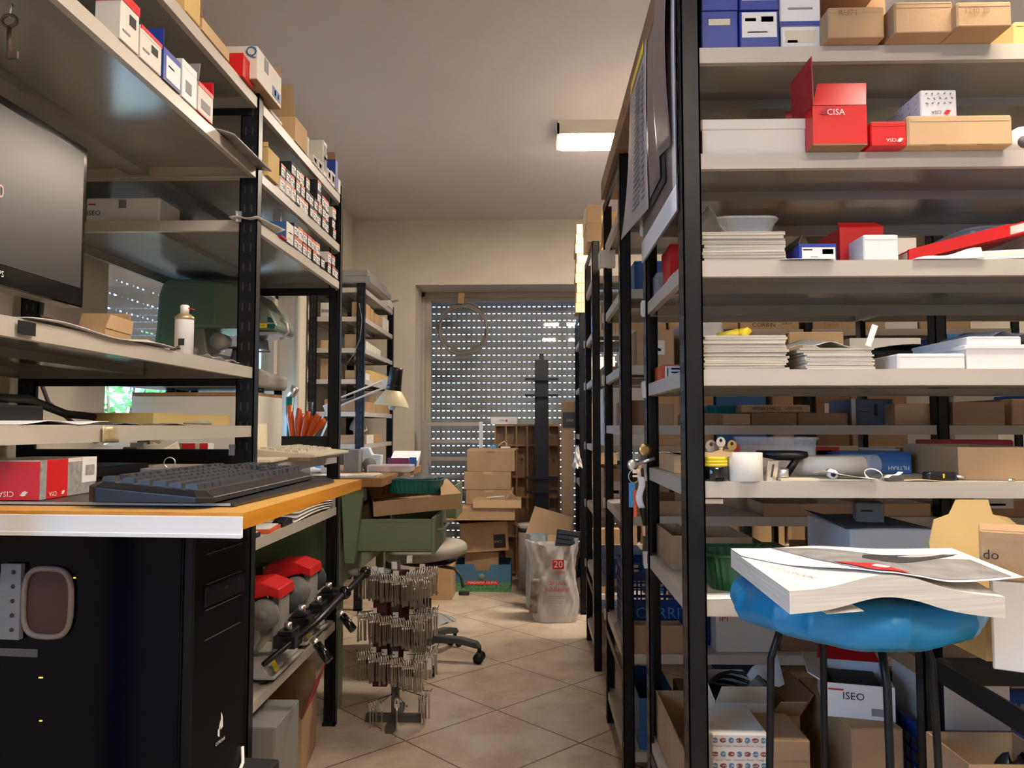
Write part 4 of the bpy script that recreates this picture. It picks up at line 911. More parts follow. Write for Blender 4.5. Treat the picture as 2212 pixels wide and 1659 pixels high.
for v_ in tx.data.vertices:
    u_ = .17 + v_.co.y * -.0 + v_.co.x * 0; a_ = .06 - v_.co.y * 3.0; c_ = .14
    q = Vector((pt.x - .012, pt.y + .075)) + Vector((v_.co.x * .28 + v_.co.y * .9, -v_.co.x * .85 + v_.co.y * .35)); v_.co = Vector((q.x, q.y, bz(.16, .2) + T + .0012)) - O
b = MB(); b.grid(lambda u, v: (-.105 + u * .045, -.128 + .05 * v, .0025 + .004 * u), 4, 3, .0006); b.build('loose_leaf', 'paper', bk)
# ================================================================ second to fourth racks: cartons seen through the gaps
ZALL = {'second': [.12, .426, .862, 1.155, 1.35, 1.60, 1.88], 'third': [.12, .426, .75, 1.06, 1.385, 1.617, 1.88], 'last': [.12, .426, .80, 1.10, 1.40, 1.70]}
def fill(rackword, zs, y0, depth, x0, x1, seed, names, maxh, wr=(.10, .26)):
    rnd = random.Random(seed)
    for li, z in enumerate(zs):
        x = x0; k = 0; bay = 'far bay, ' if x0 > 1.3 else ''; mh = maxh[li] if isinstance(maxh, (list, tuple)) else maxh
        while x < x1 - .06:
            w = min(rnd.uniform(*wr), x1 - x); h = rnd.uniform(.90 if z in (1.06, 1.10) else .35, 1) * mh; m, word = rnd.choice(names); d = rnd.uniform(.5, .95) * depth
            kind = rnd.choice(['closed', 'open', 'closed', 'lidded']) if h > .05 else 'open'
            pl = [('front', .25, .3, .75, .7, 'white_card'), ('front', .35, .4, .65, .48, 'ink_grey')] if rnd.random() < .35 else []
            yy = y0 + rnd.uniform(.006, .05)
            ordn = ['first', 'second', 'third', 'fourth', 'fifth', 'sixth', 'seventh', 'eighth', 'ninth', 'tenth', 'eleventh', 'twelfth', 'thirteenth', 'fourteenth'][k]
            carton('carton', f'{word} on the {rackword} rack, {["bottom", "second", "third", "fourth", "fifth", "sixth", "seventh"][ZALL[rackword].index(z)]} shelf, {bay}{ordn} from aisle', 'box', (x + w / 2, yy + d / 2, z), w - .006, d, h, m=m, kind=kind, plates=pl, group=f'cartons on the {rackword} rack')
            x += w + rnd.uniform(0, .03); k += 1
NB = [('card', 'brown carton'), ('card', 'brown carton'), ('card_light', 'tan carton'), ('card_dark', 'dark brown carton'), ('white_card', 'white carton'), ('blue_mid', 'blue carton'), ('card', 'brown carton')]
fill('second', [.12, 1.35, 1.60], 2.53, .55, .33, 1.25, 21, NB, [.20, .15, .17])
fill('second', [.426, .862, 1.155, 1.35, 1.60], 2.53, .55, 1.34, 2.2, 22, NB, [.22, .16, .12, .15, .17])
fill('third', [.12, .426, .75, 1.06, 1.385], 3.74, .5, .33, 1.25, 31, NB, [.20, .2, .2, .29, .15])
fill('third', [.75, 1.06, 1.385], 3.74, .5, 1.34, 2.2, 32, NB, [.2, .29, .15])
zc = 1.6172
for (u0, u1, lab, m, tx_) in ((1300, 1345, 'tan carton at the aisle end of the upper shelf, third rack', 'card_light', ()), (1350, 1440, 'long brown carton on the upper shelf of the third rack, second from the aisle', 'card', ()), (1445, 1596, 'long brown carton on the upper shelf of the third rack, third from the aisle', 'card', ()),
        (1600, 1728, 'brown carton with a black handwritten name ending at the rack post, third rack', 'card', (('front', .40, .17, .030, 'CORBIN', 'ink', 0), ('front', .80, .22, .014, 'EUROST', 'ink', 0))), (1758, 1852, 'brown carton with a faint handwritten name just past the rack post, third rack', 'card', (('front', .42, .17, .030, 'GEGE', 'card_dark', 0),)),
        (1858, 1912, 'short brown carton past the faintly marked one, third rack', 'card', ()), (1914, 1985, 'cream carton on the upper shelf of the third rack', 'white_card', ()), (1990, 2100, 'wide brown carton far right on the upper shelf of the third rack', 'card', ())):
    a_ = at(u0, 700, y=3.76); c_ = at(u1, 700, y=3.76); carton('carton', lab, 'box', ((a_.x + c_.x) / 2, 3.96, zc), c_.x - a_.x, .38, .135, m=m, texts=tx_, group='cartons on the third rack')
fill('last', [.12, .426, .80, 1.10, 1.40, 1.70], 4.85, .5, .33, 1.25, 41, NB, [.20, .2, .2, .26, .2, .13])
fill('last', [.426, .80, 1.10, 1.40, 1.70], 4.85, .5, 1.34, 2.2, 42, NB, [.30, .24, .26, .24, .13])
fill('third', [.12, .426], 3.74, .5, 1.34, 2.2, 33, NB, [.24, .26])
# writing on the cartons that can be read between the shelves
YB2 = 2.53
fbox('carton', 'long brown carton lettered CORBIN behind the tall booklet stack', 'box', 1600, 690, 1748, 730, 3.30, .2, 1.53, m='card', texts=[('front', .42, .62, .030, 'CORBIN', 'ink', 0)]) if False else None
def plank(name, label, cat, u0, v0, u1, v1, y, d, zb, **k): return fbox(name, label, cat, u0, v0, u1, v1, y, d, zb, **k)
# second rack, shelf at 1.155
G2 = 'cartons on the second rack'
fbox('carton', 'low dark brown carton filling the middle of the second rack at eye level', 'box', 1622, 892, 1722, 921, 2.56, .4, 1.155, m='card_dark', group=G2)
fbox('carton', 'dark brown carton right of the low one at eye level on the second rack', 'box', 1724, 892, 1832, 921, 2.57, .4, 1.155, m='card_dark', group=G2)
zt = at(1680, 892, y=2.56).z + .001
fbox('carton', 'shallow carton with two handwritten words on the second rack', 'box', 1602, 875, 1750, 890, 2.58, .3, zt, m='card', texts=[('front', .36, .5, .018, 'WINKHAUS', 'ink', 0), ('front', .76, .52, .013, 'LAECHER', 'ink', 0)])
fbox('carton', 'tan carton at the aisle end of the eye level shelf, second rack', 'box', 1562, 894, 1621, 920, 2.55, .3, 1.155, m='card', group=G2)
fbox('carton', 'brown carton just inside the first post on the second rack', 'box', 1500, 893, 1560, 920, 2.60, .3, 1.155, m='card_dark', group=G2)
zt = at(1540, 893, y=2.60).z + .001; c = at(1560, 880, y=2.72)
ribbed_tray('plastic_tray', 'dark teal ribbed tray left of the carton with two handwritten words', c.x, 2.74, zt, .13, .18, .028, 'teal_plastic', n=18, taper=.9)
fbox('carton', 'brown carton seen between the second and third posts at eye level', 'box', 1417, 873, 1455, 910, 2.56, .3, 1.155, m='card', group=G2)
fbox('carton', 'wide brown carton seen between the second and third posts at eye level', 'box', 1352, 865, 1412, 918, 2.58, .3, 1.155, m='card_dark', group=G2)
fbox('carton', 'blue grey printed carton behind the fourth shelf booklets on the second rack', 'box', 1762, 862, 1858, 887, 2.70, .2, at(1800, 887, y=2.60).z, m=mat('slate_blue', (.10, .13, .19), .5).name, plates=[('front', .55, .2, .6, .8, 'ink'), ('front', .02, 0, .12, 1, 'white_card')]) if False else None
fbox('carton', 'yellow brown carton beside the middle post of the second rack', 'box', 1935, 872, 2012, 918, 2.62, .2, 1.155, m='card', group=G2)
fbox('carton', 'blue grey printed carton on the second rack at eye level', 'box', 1838, 862, 1930, 919, 2.70, .2, 1.155, m=mat('slate_blue', (.10, .13, .19), .5).name, plates=[('front', .55, .35, .62, .8, 'ink'), ('front', .02, 0, .12, 1, 'white_card'), ('front', .2, .5, .4, .53, 'ink')])
# shelf .862 of the second rack
fbox('carton', 'wide shallow open brown carton tray low on the second rack', 'box', 1650, 1089, 1850, 1127, 2.54, .42, .862, m='card', kind='open', group=G2)
fbox('carton', 'second shallow open brown carton tray, beside the wide one', 'box', 1853, 1089, 2010, 1127, 2.55, .42, .862, m='card_light', kind='open', group=G2)
fbox('carton', 'narrow brown carton left of the shallow carton trays', 'box', 1592, 1072, 1612, 1105, 2.75, .2, .862, m='card', group=G2)
fbox('carton', 'brown tray carton seen between the first two posts below the key bunch', 'box', 1423, 1083, 1500, 1124, 2.57, .35, .862, m='card', kind='open', group=G2)
fbox('carton', 'open brown carton seen between the second and third posts, low on the second rack', 'box', 1362, 1082, 1398, 1122, 2.57, .3, .862, m='card_light', kind='open', group=G2)
# shelf .426 : blue crates, cartons
def crate(name, label, loc, w, d, h, m, rz=0.0, rows=4, cols=9, rim=.03, tilt=None, group=None, txt=None):
    r = thing(name, label, 'crate', loc, rz, group)
    if tilt: r.rotation_euler = tilt
    t = .004; x, y = w / 2, d / 2; b = MB(); b.box(-x, x, -y, y, 0, t)
    for (a, c, ax) in ((-x, x, 'f'), (-x, x, 'k'), (-y, y, 'l'), (-y, y, 'r')):
        def put(p0, p1, z0, z1):
            if ax == 'f': b.box(p0, p1, -y, -y + t, z0, z1)
            if ax == 'k': b.box(p0, p1, y - t, y, z0, z1)
            if ax == 'l': b.box(-x, -x + t, p0, p1, z0, z1)
            if ax == 'r': b.box(x - t, x, p0, p1, z0, z1)
        put(a, c, h - rim, h); put(a, c, t, t + .012); L = c - a; n = max(4, int(L / .028)); nr = max(2, int((h - rim) / .026))
        for k in range(n + 1): q = a + L * k / n; put(max(a, q - .003), min(c, q + .003), t, h - rim)
        for k in range(1, nr): z = t + (h - rim) * k / nr; put(a, c, z - .003, z + .003)
    b.box(-x - .006, x + .006, -y - .006, -y, h - .008, h); b.box(-x - .006, x + .006, y, y + .006, h - .008, h); b.box(-x - .006, -x, -y, y, h - .008, h); b.box(x, x + .006, -y, y, h - .008, h)
    b.build('crate_body', m, r)
    if txt: b = MB(); b.box(-x * .9, x * .9, -y - .002, -y, h * .25, h * .62); b.build('name_panel', m, r); text(txt, h * .22, (0, -y - .003, h * .43), 'front', 'sky_blue', r)
    return r
crate('plastic_crate', 'dark blue lettered plastic crate on the lower shelf of the second rack', (.445, 2.81, .4275), .27, .35, .24, 'blue_plastic', txt='CARRITO')
fbox('carton', 'small brown carton of brass parts in front of the blue lettered crate', 'box', 1368, 1352, 1475, 1402, 2.545, .065, .426, m='card', kind='open')
fbox('carton', 'stained white carton with red letters behind the stool', 'box', 1548, 1316, 1680, 1402, 2.56, .28, .426, m='white_card', texts=[('front', .12, .78, .03, 'IM', 'print_red', 0)])
fbox('carton', 'brown carton right of the stained white one behind the stool', 'box', 1683, 1318, 1850, 1402, 2.58, .3, .426, m='card_dark', group=G2)
# bottom of the nearest rack, seen between the stool legs
ZB = .381
ht = thing('carton', 'long shallow carton tray along the aisle side at the bottom of the nearest rack', 'box', (.37, 1.76, .395), 0)
b = MB(); boxmesh(b, .072, .44, .115, 'open'); b.build('box_body', 'card', ht)
ht.location.z = ZB + .001; ht.location.x = .335
def fb2(name, label, cat, u0, v0, u1, v1, y, d, **k): return fbox(name, label, cat, u0, v0, u1, v1, y, d, ZB, **k)
ww = fb2('wrapped_parcel', 'parcel wrapped in white paper printed with rows of car maker marks', 'parcel', 1534, 1585, 1662, 1800, 1.49, .14, m='paper', texts=())
# printed rows on the parcel
pb = at(1534, 1585, y=1.49); pc = at(1662, 1585, y=1.49); Wp = pc.x - pb.x; Hp = pb.z - ZB
pr_ = thing('wrapped_parcel', 'x', 'parcel'); bpy.data.objects.remove(pr_)
loc = ww.location.copy(); bpy.data.objects.remove(ww)
ww = thing('wrapped_parcel', 'parcel wrapped in white paper printed with rows of car maker marks', 'parcel', loc)
b = MB(); b.cbox(-Wp / 2, Wp / 2, -.07, .07, 0, Hp, .006); b.build('paper_wrap', 'paper', ww)
b1_ = MB(); b2_ = MB(); s = .013
for rr in range(5):
    z = Hp - .012 - rr * .021 - (.004 if rr else 0)
    if z < .02: break
    for cc in range(7):
        x = -Wp / 2 + .010 + cc * (Wp - .02) / 6; t = (rr + cc) % 2
        n = 14; pts = [(x + (.0065 if t else .0052) * math.cos(q * 2 * math.pi / n), -.0705, z + (.0042 if t else .0052) * math.sin(q * 2 * math.pi / n)) for q in range(n)]
        (b1_ if t else b2_).prism(list(reversed(pts)), (0, -.0004, 0))
b1_.build('oval_marks', mat('mark_brown', (.22, .05, .035), .6), ww)['kind'] = 'stuff'; b2_.build('round_marks', mat('mark_blue', (.12, .20, .32), .6), ww)['kind'] = 'stuff'
for rr in range(5):
    z = Hp - .012 - rr * .021 - (.004 if rr else 0)
    if z < .02: break
    text('Audi  VW  Audi  VW  Audi  VW', .0055, (0, -.0712, z), 'front', 'print_white', ww, width=Wp * .93)
    text('Original Teile  Genuine Parts  Original', .0045, (0, -.0708, z - .0105), 'front', 'mark_brown', ww, width=Wp * .95)
fb2('carton', 'plain brown carton right of the printed parcel at the bottom', 'box', 1664, 1600, 1750, 1800, 1.50, .14, m='card')
fb2('carton', 'open white carton heaped with black parts, behind the printed parcel', 'box', 1548, 1518, 1665, 1700, 1.66, .22, m='white_card', kind='open', flaps=[('front', 35, .05, 'white_card'), ('left', 20, .04, 'white_card')])
r = thing('cable_coil', 'black coiled cable and plastic parts heaped in the open white carton', 'cable', (at(1600, 1500, y=1.75).x, 1.77, ZB + .004)); b = MB(); rnd = random.Random(4)
zz = at(1600, 1518, y=1.66).z - ZB - .01
for k in range(5): b.tube([((.045 + .004 * k) * math.cos(t * .4) , (.045 + .003 * k) * math.sin(t * .4), zz - .02 + .008 * k + .006 * math.sin(t + k)) for t in range(16)], .004, 8, 0, True)
b.lathe([(.001, 0), (.05, 0), (.05, zz - .02), (.001, zz - .02)], (0, 0, 0), 16); b.build('coil', 'black_plastic', r)
b = MB(); b.tube([(.02, -.02, zz), (.045, -.03, zz + .025)], [.012, .016], 12); b.build('plug', 'mid_grey', r)
r = thing('tag_card', 'white crumpled instruction sheet sticking out of the heap of black parts', 'paper', (at(1640, 1490, y=1.78).x + .01, 1.78, zz + ZB + .015)); b = MB(); b.grid(lambda u, v: (u * .07 - .03, v * .05 - .02, .005 + .05 * u * v + .01 * math.sin(u * 6)), 6, 6, .0008); b.build('sheet', 'paper_white', r)
fb2('carton', 'brown carton with a folded grey flap behind the stool legs', 'box', 1668, 1545, 1728, 1700, 1.68, .2, m='card', kind='open', flaps=[('front', 50, .07, 'card'), ('right', 40, .05, 'card_dark')])
wc_ = fb2('carton', 'large brown carton under the white lettered box, between the stool legs', 'box', 1845, 1575, 1952, 1800, 1.52, .30, m='card')
zt = at(1880, 1575, y=1.52).z + .001
iso = thing('carton', 'open white carton with red and black lettering, at the bottom behind the stool', 'box', (at(1868, 1560, y=1.60).x, 1.65, zt), -.25)
b = MB(); boxmesh(b, .125, .17, .065, 'open'); b.box(.02, .05, -.0862, -.085, .008, .022, 1); b.build('box_body', ['white_box', 'ink_grey'], iso)
b = MB(); flap(b, .125, .17, .065, 'left', 65, .035); b.build('box_flap', 'white_box', iso); b = MB(); flap(b, .125, .17, .065, 'back', 60, .04); b.build('box_flap', 'red_card', iso)
text('ISEO', .020, (-.012, -.0866, .042), 'front', 'ink', iso); b = MB(); b.box(-.058, -.03, -.0866, -.0852, .052, .055); b.build('red_bar', 'print_red', iso)
b = MB(); b.box(-.045, .045, -.06, .06, .01, .052); tg = b.build('foam_insert', 'black_card', iso)
crate('plastic_crate', 'blue latticed plastic crate at the bottom right with a white carton in it', (.93, 1.63, ZB + .0015), .40, .24, .20, 'blue_plastic')
fbox('carton', 'white lined brown carton with raised flaps standing in the blue latticed crate', 'box', 2000, 1468, 2180, 1560, 1.57, .14, ZB + .006, m='white_card', kind='open', inner='card_light', flaps=[('back', 5, .06, 'card'), ('left', 15, .04, 'card')])
crate('plastic_crate', 'blue plastic crate tipped up behind the lettered white carton', (at(1890, 1440, y=1.86).x + .02, 1.86, .445), .14, .10, .12, 'blue_plastic', tilt=(0, R(30), R(-20)))
fbox('carton', 'open brown carton holding something black, bottom right corner', 'box', 2100, 1655, 2300, 1900, 1.24, .13, 0.0, m='card', kind='open')
r = thing('plastic_bag', 'black plastic bag in the brown carton at the bottom right corner', 'bag', (at(2200, 1640, y=1.32).x, 1.325, .01)); zb_ = at(2190, 1640, y=1.30).z
b = MB(); b.grid(lambda u, v: ((.085 + .008 * math.sin(u * 25)) * math.cos(u * 6.2832) * math.sin(.15 + v * 1.42), (.050 + .005 * math.sin(u * 31)) * math.sin(u * 6.2832) * math.sin(.15 + v * 1.42), (zb_ - .02) * (1 - .5 * v * v) + .01 * math.sin(u * 19 + v * 7) * (1 - v)), 40, 10, 0); b.build('bag_body', 'black_plastic', r)
b = MB(); b.lathe([(.001, 0), (.05, 0), (.05, .3), (.001, .3)], (0, 0, 0), 12); b.build('bag_bottom', 'black_plastic', r)
r = thing('sealant_gun', 'grey tube with a white nozzle and red end lying between the stool legs', 'tool', (at(1800, 1620, y=1.42).x, 1.42, .47))
carton('carton', 'tan carton in front of the rack bottom carrying the grey tube', 'box', (at(1770, 1650, y=1.36).x, 1.412, 0), .22, .07, .468, m='card')
b = MB(); b.tube([(-.09, 0, .022), (.04, .01, .022)], .021, 18); b.build('barrel', 'mid_grey', r); b = MB(); b.tube([(.035, .01, .03), (.02, .0, .055), (.075, .0, .035)], [.012, .014, .008], 10); b.build('nozzle', 'white_box', r); b = MB(); b.tube([(-.06, -.02, .014), (.02, -.022, .014)], .012, 12); b.build('red_cap', 'red_card', r)
b = MB(); b.tube([(.075, 0, .035), (.12, 0, .01), (.14, .0, -.05)], .004, 8); b.build('cord', 'black_plastic', r)
# ================================================================ on top of the right racks, hanging sheets
lc = thing('carton', 'very long flat brown carton lying across the tops of the first two racks', 'box', (.49, 2.16, 2.052)); b = MB(); b.cbox(-.225, .225, -.86, .90, 0, .068, .003); b.box(-.2252, -.2245, -.5, .5, .01, .012, 1); b.build('box_body', ['card_dark', 'card'], lc)
b = MB(); b.box(-.2262, -.2245, .10, .13, .022, .05); b.build('label', 'red_dull', lc)
def sheet(name, label, cat, y0, y1, zt, zb, x, m, bulge=.01, skew=0.0, curl=0.0, prints=None):
    r = thing(name, label, cat, (x, (y0 + y1) / 2, zb)); ym = (y0 + y1) / 2
    f = lambda u, v: (-(bulge * math.sin(math.pi * v) + curl * v ** 3 * u) , y0 - ym + (y1 - y0) * u, (zt - zb) - (zt - zb - skew * u) * v)
    b = MB(); b.grid(f, 14, 18, .001); b.build('sheet', m, r)
    return r, f
mat('poster_dark', (.10, .09, .09), .35, col2=(.20, .15, .15), scale=4)
r, f = sheet('wall_calendar', 'printed wall calendar with a yellow strip hanging on the aisle side of the nearest rack', 'calendar', 1.80, 2.11, 2.105, 1.66, .266, mat('calendar_paper', (.42, .38, .38), .6, var=.1), .004, .0, .03)
def patch(f, u0, u1, v0, v1, m, name, n=6): b = MB(); b.grid(lambda a, c: (f(u0 + (u1 - u0) * a, v0 + (v1 - v0) * c)[0] - .0022, f(u0 + (u1 - u0) * a, 0)[1], f(u0 + (u1 - u0) * a, v0 + (v1 - v0) * c)[2]), n, n, .0004); return b.build(name, m, r)
patch(f, .12, .9, .06, .12, 'yellow', 'title_strip')
b = MB()
for i in range(22):
    v = .20 + i * .034; q = f(.5, v); 
    for (a0, a1) in ((.1, .2), (.28, .55)): b.hexa([(f(a1, v)[0] - .0028, f(a1, v)[1], f(a1, v)[2]), (f(a1, v)[0] - .0018, f(a1, v)[1], f(a1, v)[2]), (f(a0, v)[0] - .0018, f(a0, v)[1], f(a0, v)[2]), (f(a0, v)[0] - .0028, f(a0, v)[1], f(a0, v)[2]),
        (f(a1, v)[0] - .0028, f(a1, v)[1], f(a1, v)[2] + .006), (f(a1, v)[0] - .0018, f(a1, v)[1], f(a1, v)[2] + .006), (f(a0, v)[0] - .0018, f(a0, v)[1], f(a0, v)[2] + .006), (f(a0, v)[0] - .0028, f(a0, v)[1], f(a0, v)[2] + .006)])
b.build('day_rows', 'ink_grey', r)['kind'] = 'stuff'
b = MB()
for i in range(18): yy = -.145 + i * .017; b.tube([(.003 * math.cos(t) , yy, .447 + .004 * math.sin(t)) for t in (0, 1.57, 3.14, 4.7)], .0006, 5, 0, True)
b.build('spiral', 'dark_grey', r)['kind'] = 'stuff'
for i, (y0, y1, zb, x, m, bl, sk) in enumerate(((1.64, 1.79, 1.68, .268, 'poster_dark', .004, .0), (1.60, 1.80, 1.66, .272, 'black_card', .003, .0), (1.49, 1.98, 1.565, .277, 'poster_dark', .002, .0), (1.50, 1.66, 1.70, .266, 'poster_dark', .010, .03))):
    rr_, ff_ = sheet('poster', ['dark glossy poster hanging just in front of the wall calendar', 'black backed sheet hanging between the posters', 'large white poster with its corner curling out lowest of the hanging sheets', 'glossy dark poster hanging nearest the front post'][i], 'poster', y0, y1, 2.11, zb, x, m, bl, sk)
    if i == 2: r = rr_; patch(ff_, 0, 1, .90, .995, 'paper_white', 'white_border'); patch(ff_, 0, .08, 0, .90, 'paper_white', 'white_border')
# cartons on top of the third and fourth racks
G3 = 'cartons on top of the third rack'; top3 = 2.05
r3 = fbox('carton', 'tan carton with an overhanging lid on top of the third rack', 'box', 1267, 432, 1300, 512, 3.76, .3, None, m='card_light', kind='lidded', lid=.09, inner='card_light')
r3.location.z = 2.052
fbox('carton', 'tan carton right of the lidded one on top of the third rack', 'box', 1304, 456, 1332, 512, 3.80, .3, 2.052, m='card_light', group=G3)
zz = 1.865
for k in range(9):
    u0 = 1240 + (1 if k % 2 else 0) + (3 if k > 6 else 0)
    carton('carton', f'small tan carton in the column on the last rack, {ordw[k] if k < 8 else "topmost"} of the column', 'box', (.295 + .004 * (k % 3), 4.95, zz), .075, .19, .062, m='card_light', group='column of small tan cartons', plates=[('front', .05, .92, .95, .97, 'card')], kind='closed'); zz += .0625
b = MB(); c = at(1313, 556, y=3.16); c = at(1313, 556, y=3.09); b.box(c.x - .03, c.x + .03, 3.085, 3.118, c.z - .04, c.z + .03); b.box(c.x - .036, c.x - .028, 3.08, 3.12, c.z - .045, c.z + .02)
tag(b.build('junction_box', 'white_card', bevel=.003), 'small white junction box fixed to the fourth post along the aisle', 'junction box')
# red bottle, carton bits seen between posts are left to the racks
r = thing('plastic_bag', 'small crumpled clear bag tied to the last rack post', 'bag', (.262, 4.83, .90)); b = MB(); b.grid(lambda u, v: ((.024 + .011 * math.sin(u * 25 + v * 9)) * math.cos(u * 6.283) * (.25 + .75 * v), (.02 + .008 * math.sin(u * 19 - v * 13)) * math.sin(u * 6.283) * (.25 + .75 * v), .13 - .13 * v + .008 * math.sin(u * 31)), 40, 14); b.build('bag_body', 'bag_plastic', r)
# ================================================================ left rack: upper shelves
LX = -.77; L1, L2, L3, LM, LK, LB, LC, LD = 2.07, 1.872, 1.725, 1.313, 1.153, 1.04, .838, .395
GL2 = 'cartons on the second shelf of the left rack'
def sb(name, label, cat, u0, u1, vt, width, zb, x=LX, vside=0, **k): return sbox(name, label, cat, u0, u1, vt, x, width, zb, vside, **k)
def lines(m='ink_grey', n=3): return [('right', .12, .25 + .2 * i, .8, .30 + .2 * i, m) for i in range(n)]
sb('carton', 'white carton with a red top band, nearest on the overhead shelf edge', 'box', 263, 303, -22, .05, L2, m='white_card', plates=[('right', 0, .80, 1, 1, 'red_card'), ('front', 0, .78, 1, 1, 'red_card'), ('right', .45, .45, .8, .66, 'ink'), ('right', .1, .2, .5, .24, 'ink_grey')], texts=[('front', .5, .9, .007, 'Costruzione', 'print_white', 0)], group=GL2)
sb('carton', 'white carton with a thin red edge, second on the overhead shelf', 'box', 305, 351, 52, .05, L2, m='white_card', plates=[('right', 0, .88, 1, 1, 'red_card'), ('right', .5, .45, .8, .68, 'ink'), ('right', .1, .3, .4, .36, 'ink_grey')], group=GL2)
sb('carton', 'open blue carton with its blue flap up, on the overhead shelf', 'box', 354, 392, 100, .05, L2, m='blue_card', kind='open', inner='dark_grey', plates=[('right', .15, .1, .95, .8, 'white_box'), ('right', .25, .5, .6, .55, 'ink')], flaps=[('front', -8, .04, 'blue_card'), ('left', -10, .03, 'mid_grey')], group=GL2)
sb('carton', 'plain white carton with a printed square, between the blue and red ones', 'box', 396, 427, 125, .05, L2, m='white_box', plates=[('right', .2, .2, .6, .5, 'ink_grey')], group=GL2)
sb('carton', 'white carton with its red lined flap folded open toward the aisle', 'box', 429, 461, 175, .05, L2, m='white_card', kind='open', inner='red_card', plates=[('right', 0, .86, 1, 1, 'red_card'), ('right', .2, .2, .8, .5, 'ink_grey')], flaps=[('back', 8, .035, 'red_card'), ('front', -20, .05, 'mid_grey')], group=GL2)
mg = thing('magazine', 'glossy grey magazine sticking out over the edge of the overhead shelf', 'magazine', (LX, 2.0, L2 + .001)); b = MB()
b.grid(lambda u, v: (-.10 + .135 * u, -.15 + .27 * v, .0015 + .004 + .010 * math.sin(u * 3) * (1 - v) - .012 * u * u), 10, 8, .004); b.build('magazine_body', mat('glossy_grey', (.30, .28, .28), .2, var=.5, scale=12), mg)
# top shelf
sb('carton', 'brown carton at the top left, near the ceiling', 'box', 404, 436, -60, .14, L1, m='card_yellow', kind='closed')
sb('carton', 'open brown carton on the top left shelf, nearer the post', 'box', 437, 497, 38, .14, L1, m='card_light', kind='open', flaps=[('front', -10, .07, 'card_dark')], vside=0)
rr = sb('carton', 'flat red box standing on edge beside the big white carton', 'box', 526, 551, 115, .13, L1, x=-.765, m='red_card', plates=[('front', 0, 0, 1, 1, 'red_card')])
bw = sb('carton', 'big white carton with blue marks overhanging the top of the middle post', 'box', 556, 609, 100, .11, L1 + .012, x=-.745, m='white_card', kind='open', inner='card', flaps=[('back', 12, .04, 'card'), ('left', 5, .03, 'card_dark')],
        plates=[('right', .62, .12, .96, .42, 'blue_mid'), ('right', .70, .18, .76, .36, 'white_card'), ('right', .84, .18, .88, .36, 'white_card'), ('right', .28, .55, .44, .95, 'ink_grey')], texts=[('front', .86, .82, .04, 'Q', 'blue_mid', 0)])
fl = sb('card_block', 'small white carton propping up the big white carton', 'box', 585, 611, 228, .08, L1, x=-.772, m='white_card'); fl.name = 'carton'
fl.scale = (1, 1, .5)
sb('carton', 'brown carton with a tall brown flap standing up, top shelf', 'box', 638, 664, 251, .10, L1, m='card_light', kind='open', flaps=[('front', 6, .10, 'card')])
sb('carton', 'small cream carton right beside the tall flapped carton', 'box', 665, 667.5, 295, .05, L1, m='white_card')
GT = 'cream label cartons at the far end of the top shelf'
sb('carton', 'cream carton with a label, top of the pair on the top shelf', 'box', 699, 707, 302, .14, L1 + .045, m='white_card', plates=[('right', .2, .2, .8, .8, 'ink_grey')], group=GT)
sb('carton', 'cream carton with a label, lower of the pair on the top shelf', 'box', 699, 707, 325, .13, L1, m='white_card', plates=[('right', .2, .2, .8, .8, 'ink_grey')], group=GT)
bpy.data.objects[fl.name]['label'] = 'small white carton propping up the big white carton'
for i, (u0, u1, vt) in enumerate(((676, 686, 332), (687, 697, 342), (708, 715, 362), (716, 724, 368))):
    sb('carton', f'small cream carton with a printed label, {["first", "second", "third", "fourth"][i]} of the far row on top', 'box', u0, u1, vt, .05, L1, m='white_card', plates=[('right', .15, .2, .85, .8, 'ink_grey'), ('right', .3, .3, .7, .7, 'white_card')], group=GT)
sb('carton', 'blue and brown open carton at the far end of the top shelf', 'box', 725, 730, 345, .07, L1, m='blue_card', kind='open', inner='card', flaps=[('front', -5, .03, 'card_dark')])
sb('carton', 'last small white carton by the far post on the top shelf', 'box', 731, 736, 385, .05, L1, m='white_card', group=GT)
# second shelf, far bay
sb('carton', 'brown carton with a rounded flap just beyond the middle post', 'box', 580, 604, 318, .07, L2, m='card_yellow', kind='open', x=-.765, flaps=[('left', -5, .035, 'card'), ('front', -30, .02, 'card_yellow')])
b = MB(); c = at(553, 348, x=-.775); b.grid(lambda u, v: (-.80 + .03 * u, c.y + .02 * v - .03 * (1 - u), L2 + .003 + .02 * u * (1 - v) * v * 4), 6, 6, .001); tag(b.build('yellow_strip', 'yellow'), 'yellow plastic strip curling out behind the middle post', 'strip')
labw = ['black ended', 'orange banded', 'white labelled']
def lockbox(w, d, h, style):
    """small lock carton: its aisle face carries a paper label, black end and an orange band"""
    b = MB(); b.cbox(-w / 2, w / 2, -d / 2, d / 2, 0, h, .0012, 0); x = w / 2; e = .0009
    b.box(x, x + e, -d * .42, d * .44, h * .12, h * .72, 1); b.box(x, x + e, -d * .46, d * .46, h * .78, h * .95, 2 if style else 3)
    b.box(x + e, x + 2 * e, -d * .3, d * .1, h * .5, h * .56, 3); b.box(x + e, x + 2 * e, -d * .3, d * .3, h * .3, h * .34, 4); b.box(x + e, x + 2 * e, d * .12, d * .34, h * .2, h * .5, 4)
    o = b.build('lock_carton', ['black_card' if style != 2 else 'white_card', 'white_box', 'orange_red', 'ink', 'ink_grey'], None, origin=(0, 0, 0)); return o
protos = [lockbox(.05, .046, .040, k) for k in (0, 1, 2)]
used = [False] * 3
def put_lock(x, y, z, k, label, group, s=1.0):
    o = protos[k]
    if used[k]: o = o.copy(); sc.collection.objects.link(o)
    used[k] = True; o.location = (x, y, z); o.scale = (1, s, 1); tag(o, label, 'box', group)
    return o
rnd = random.Random(9)
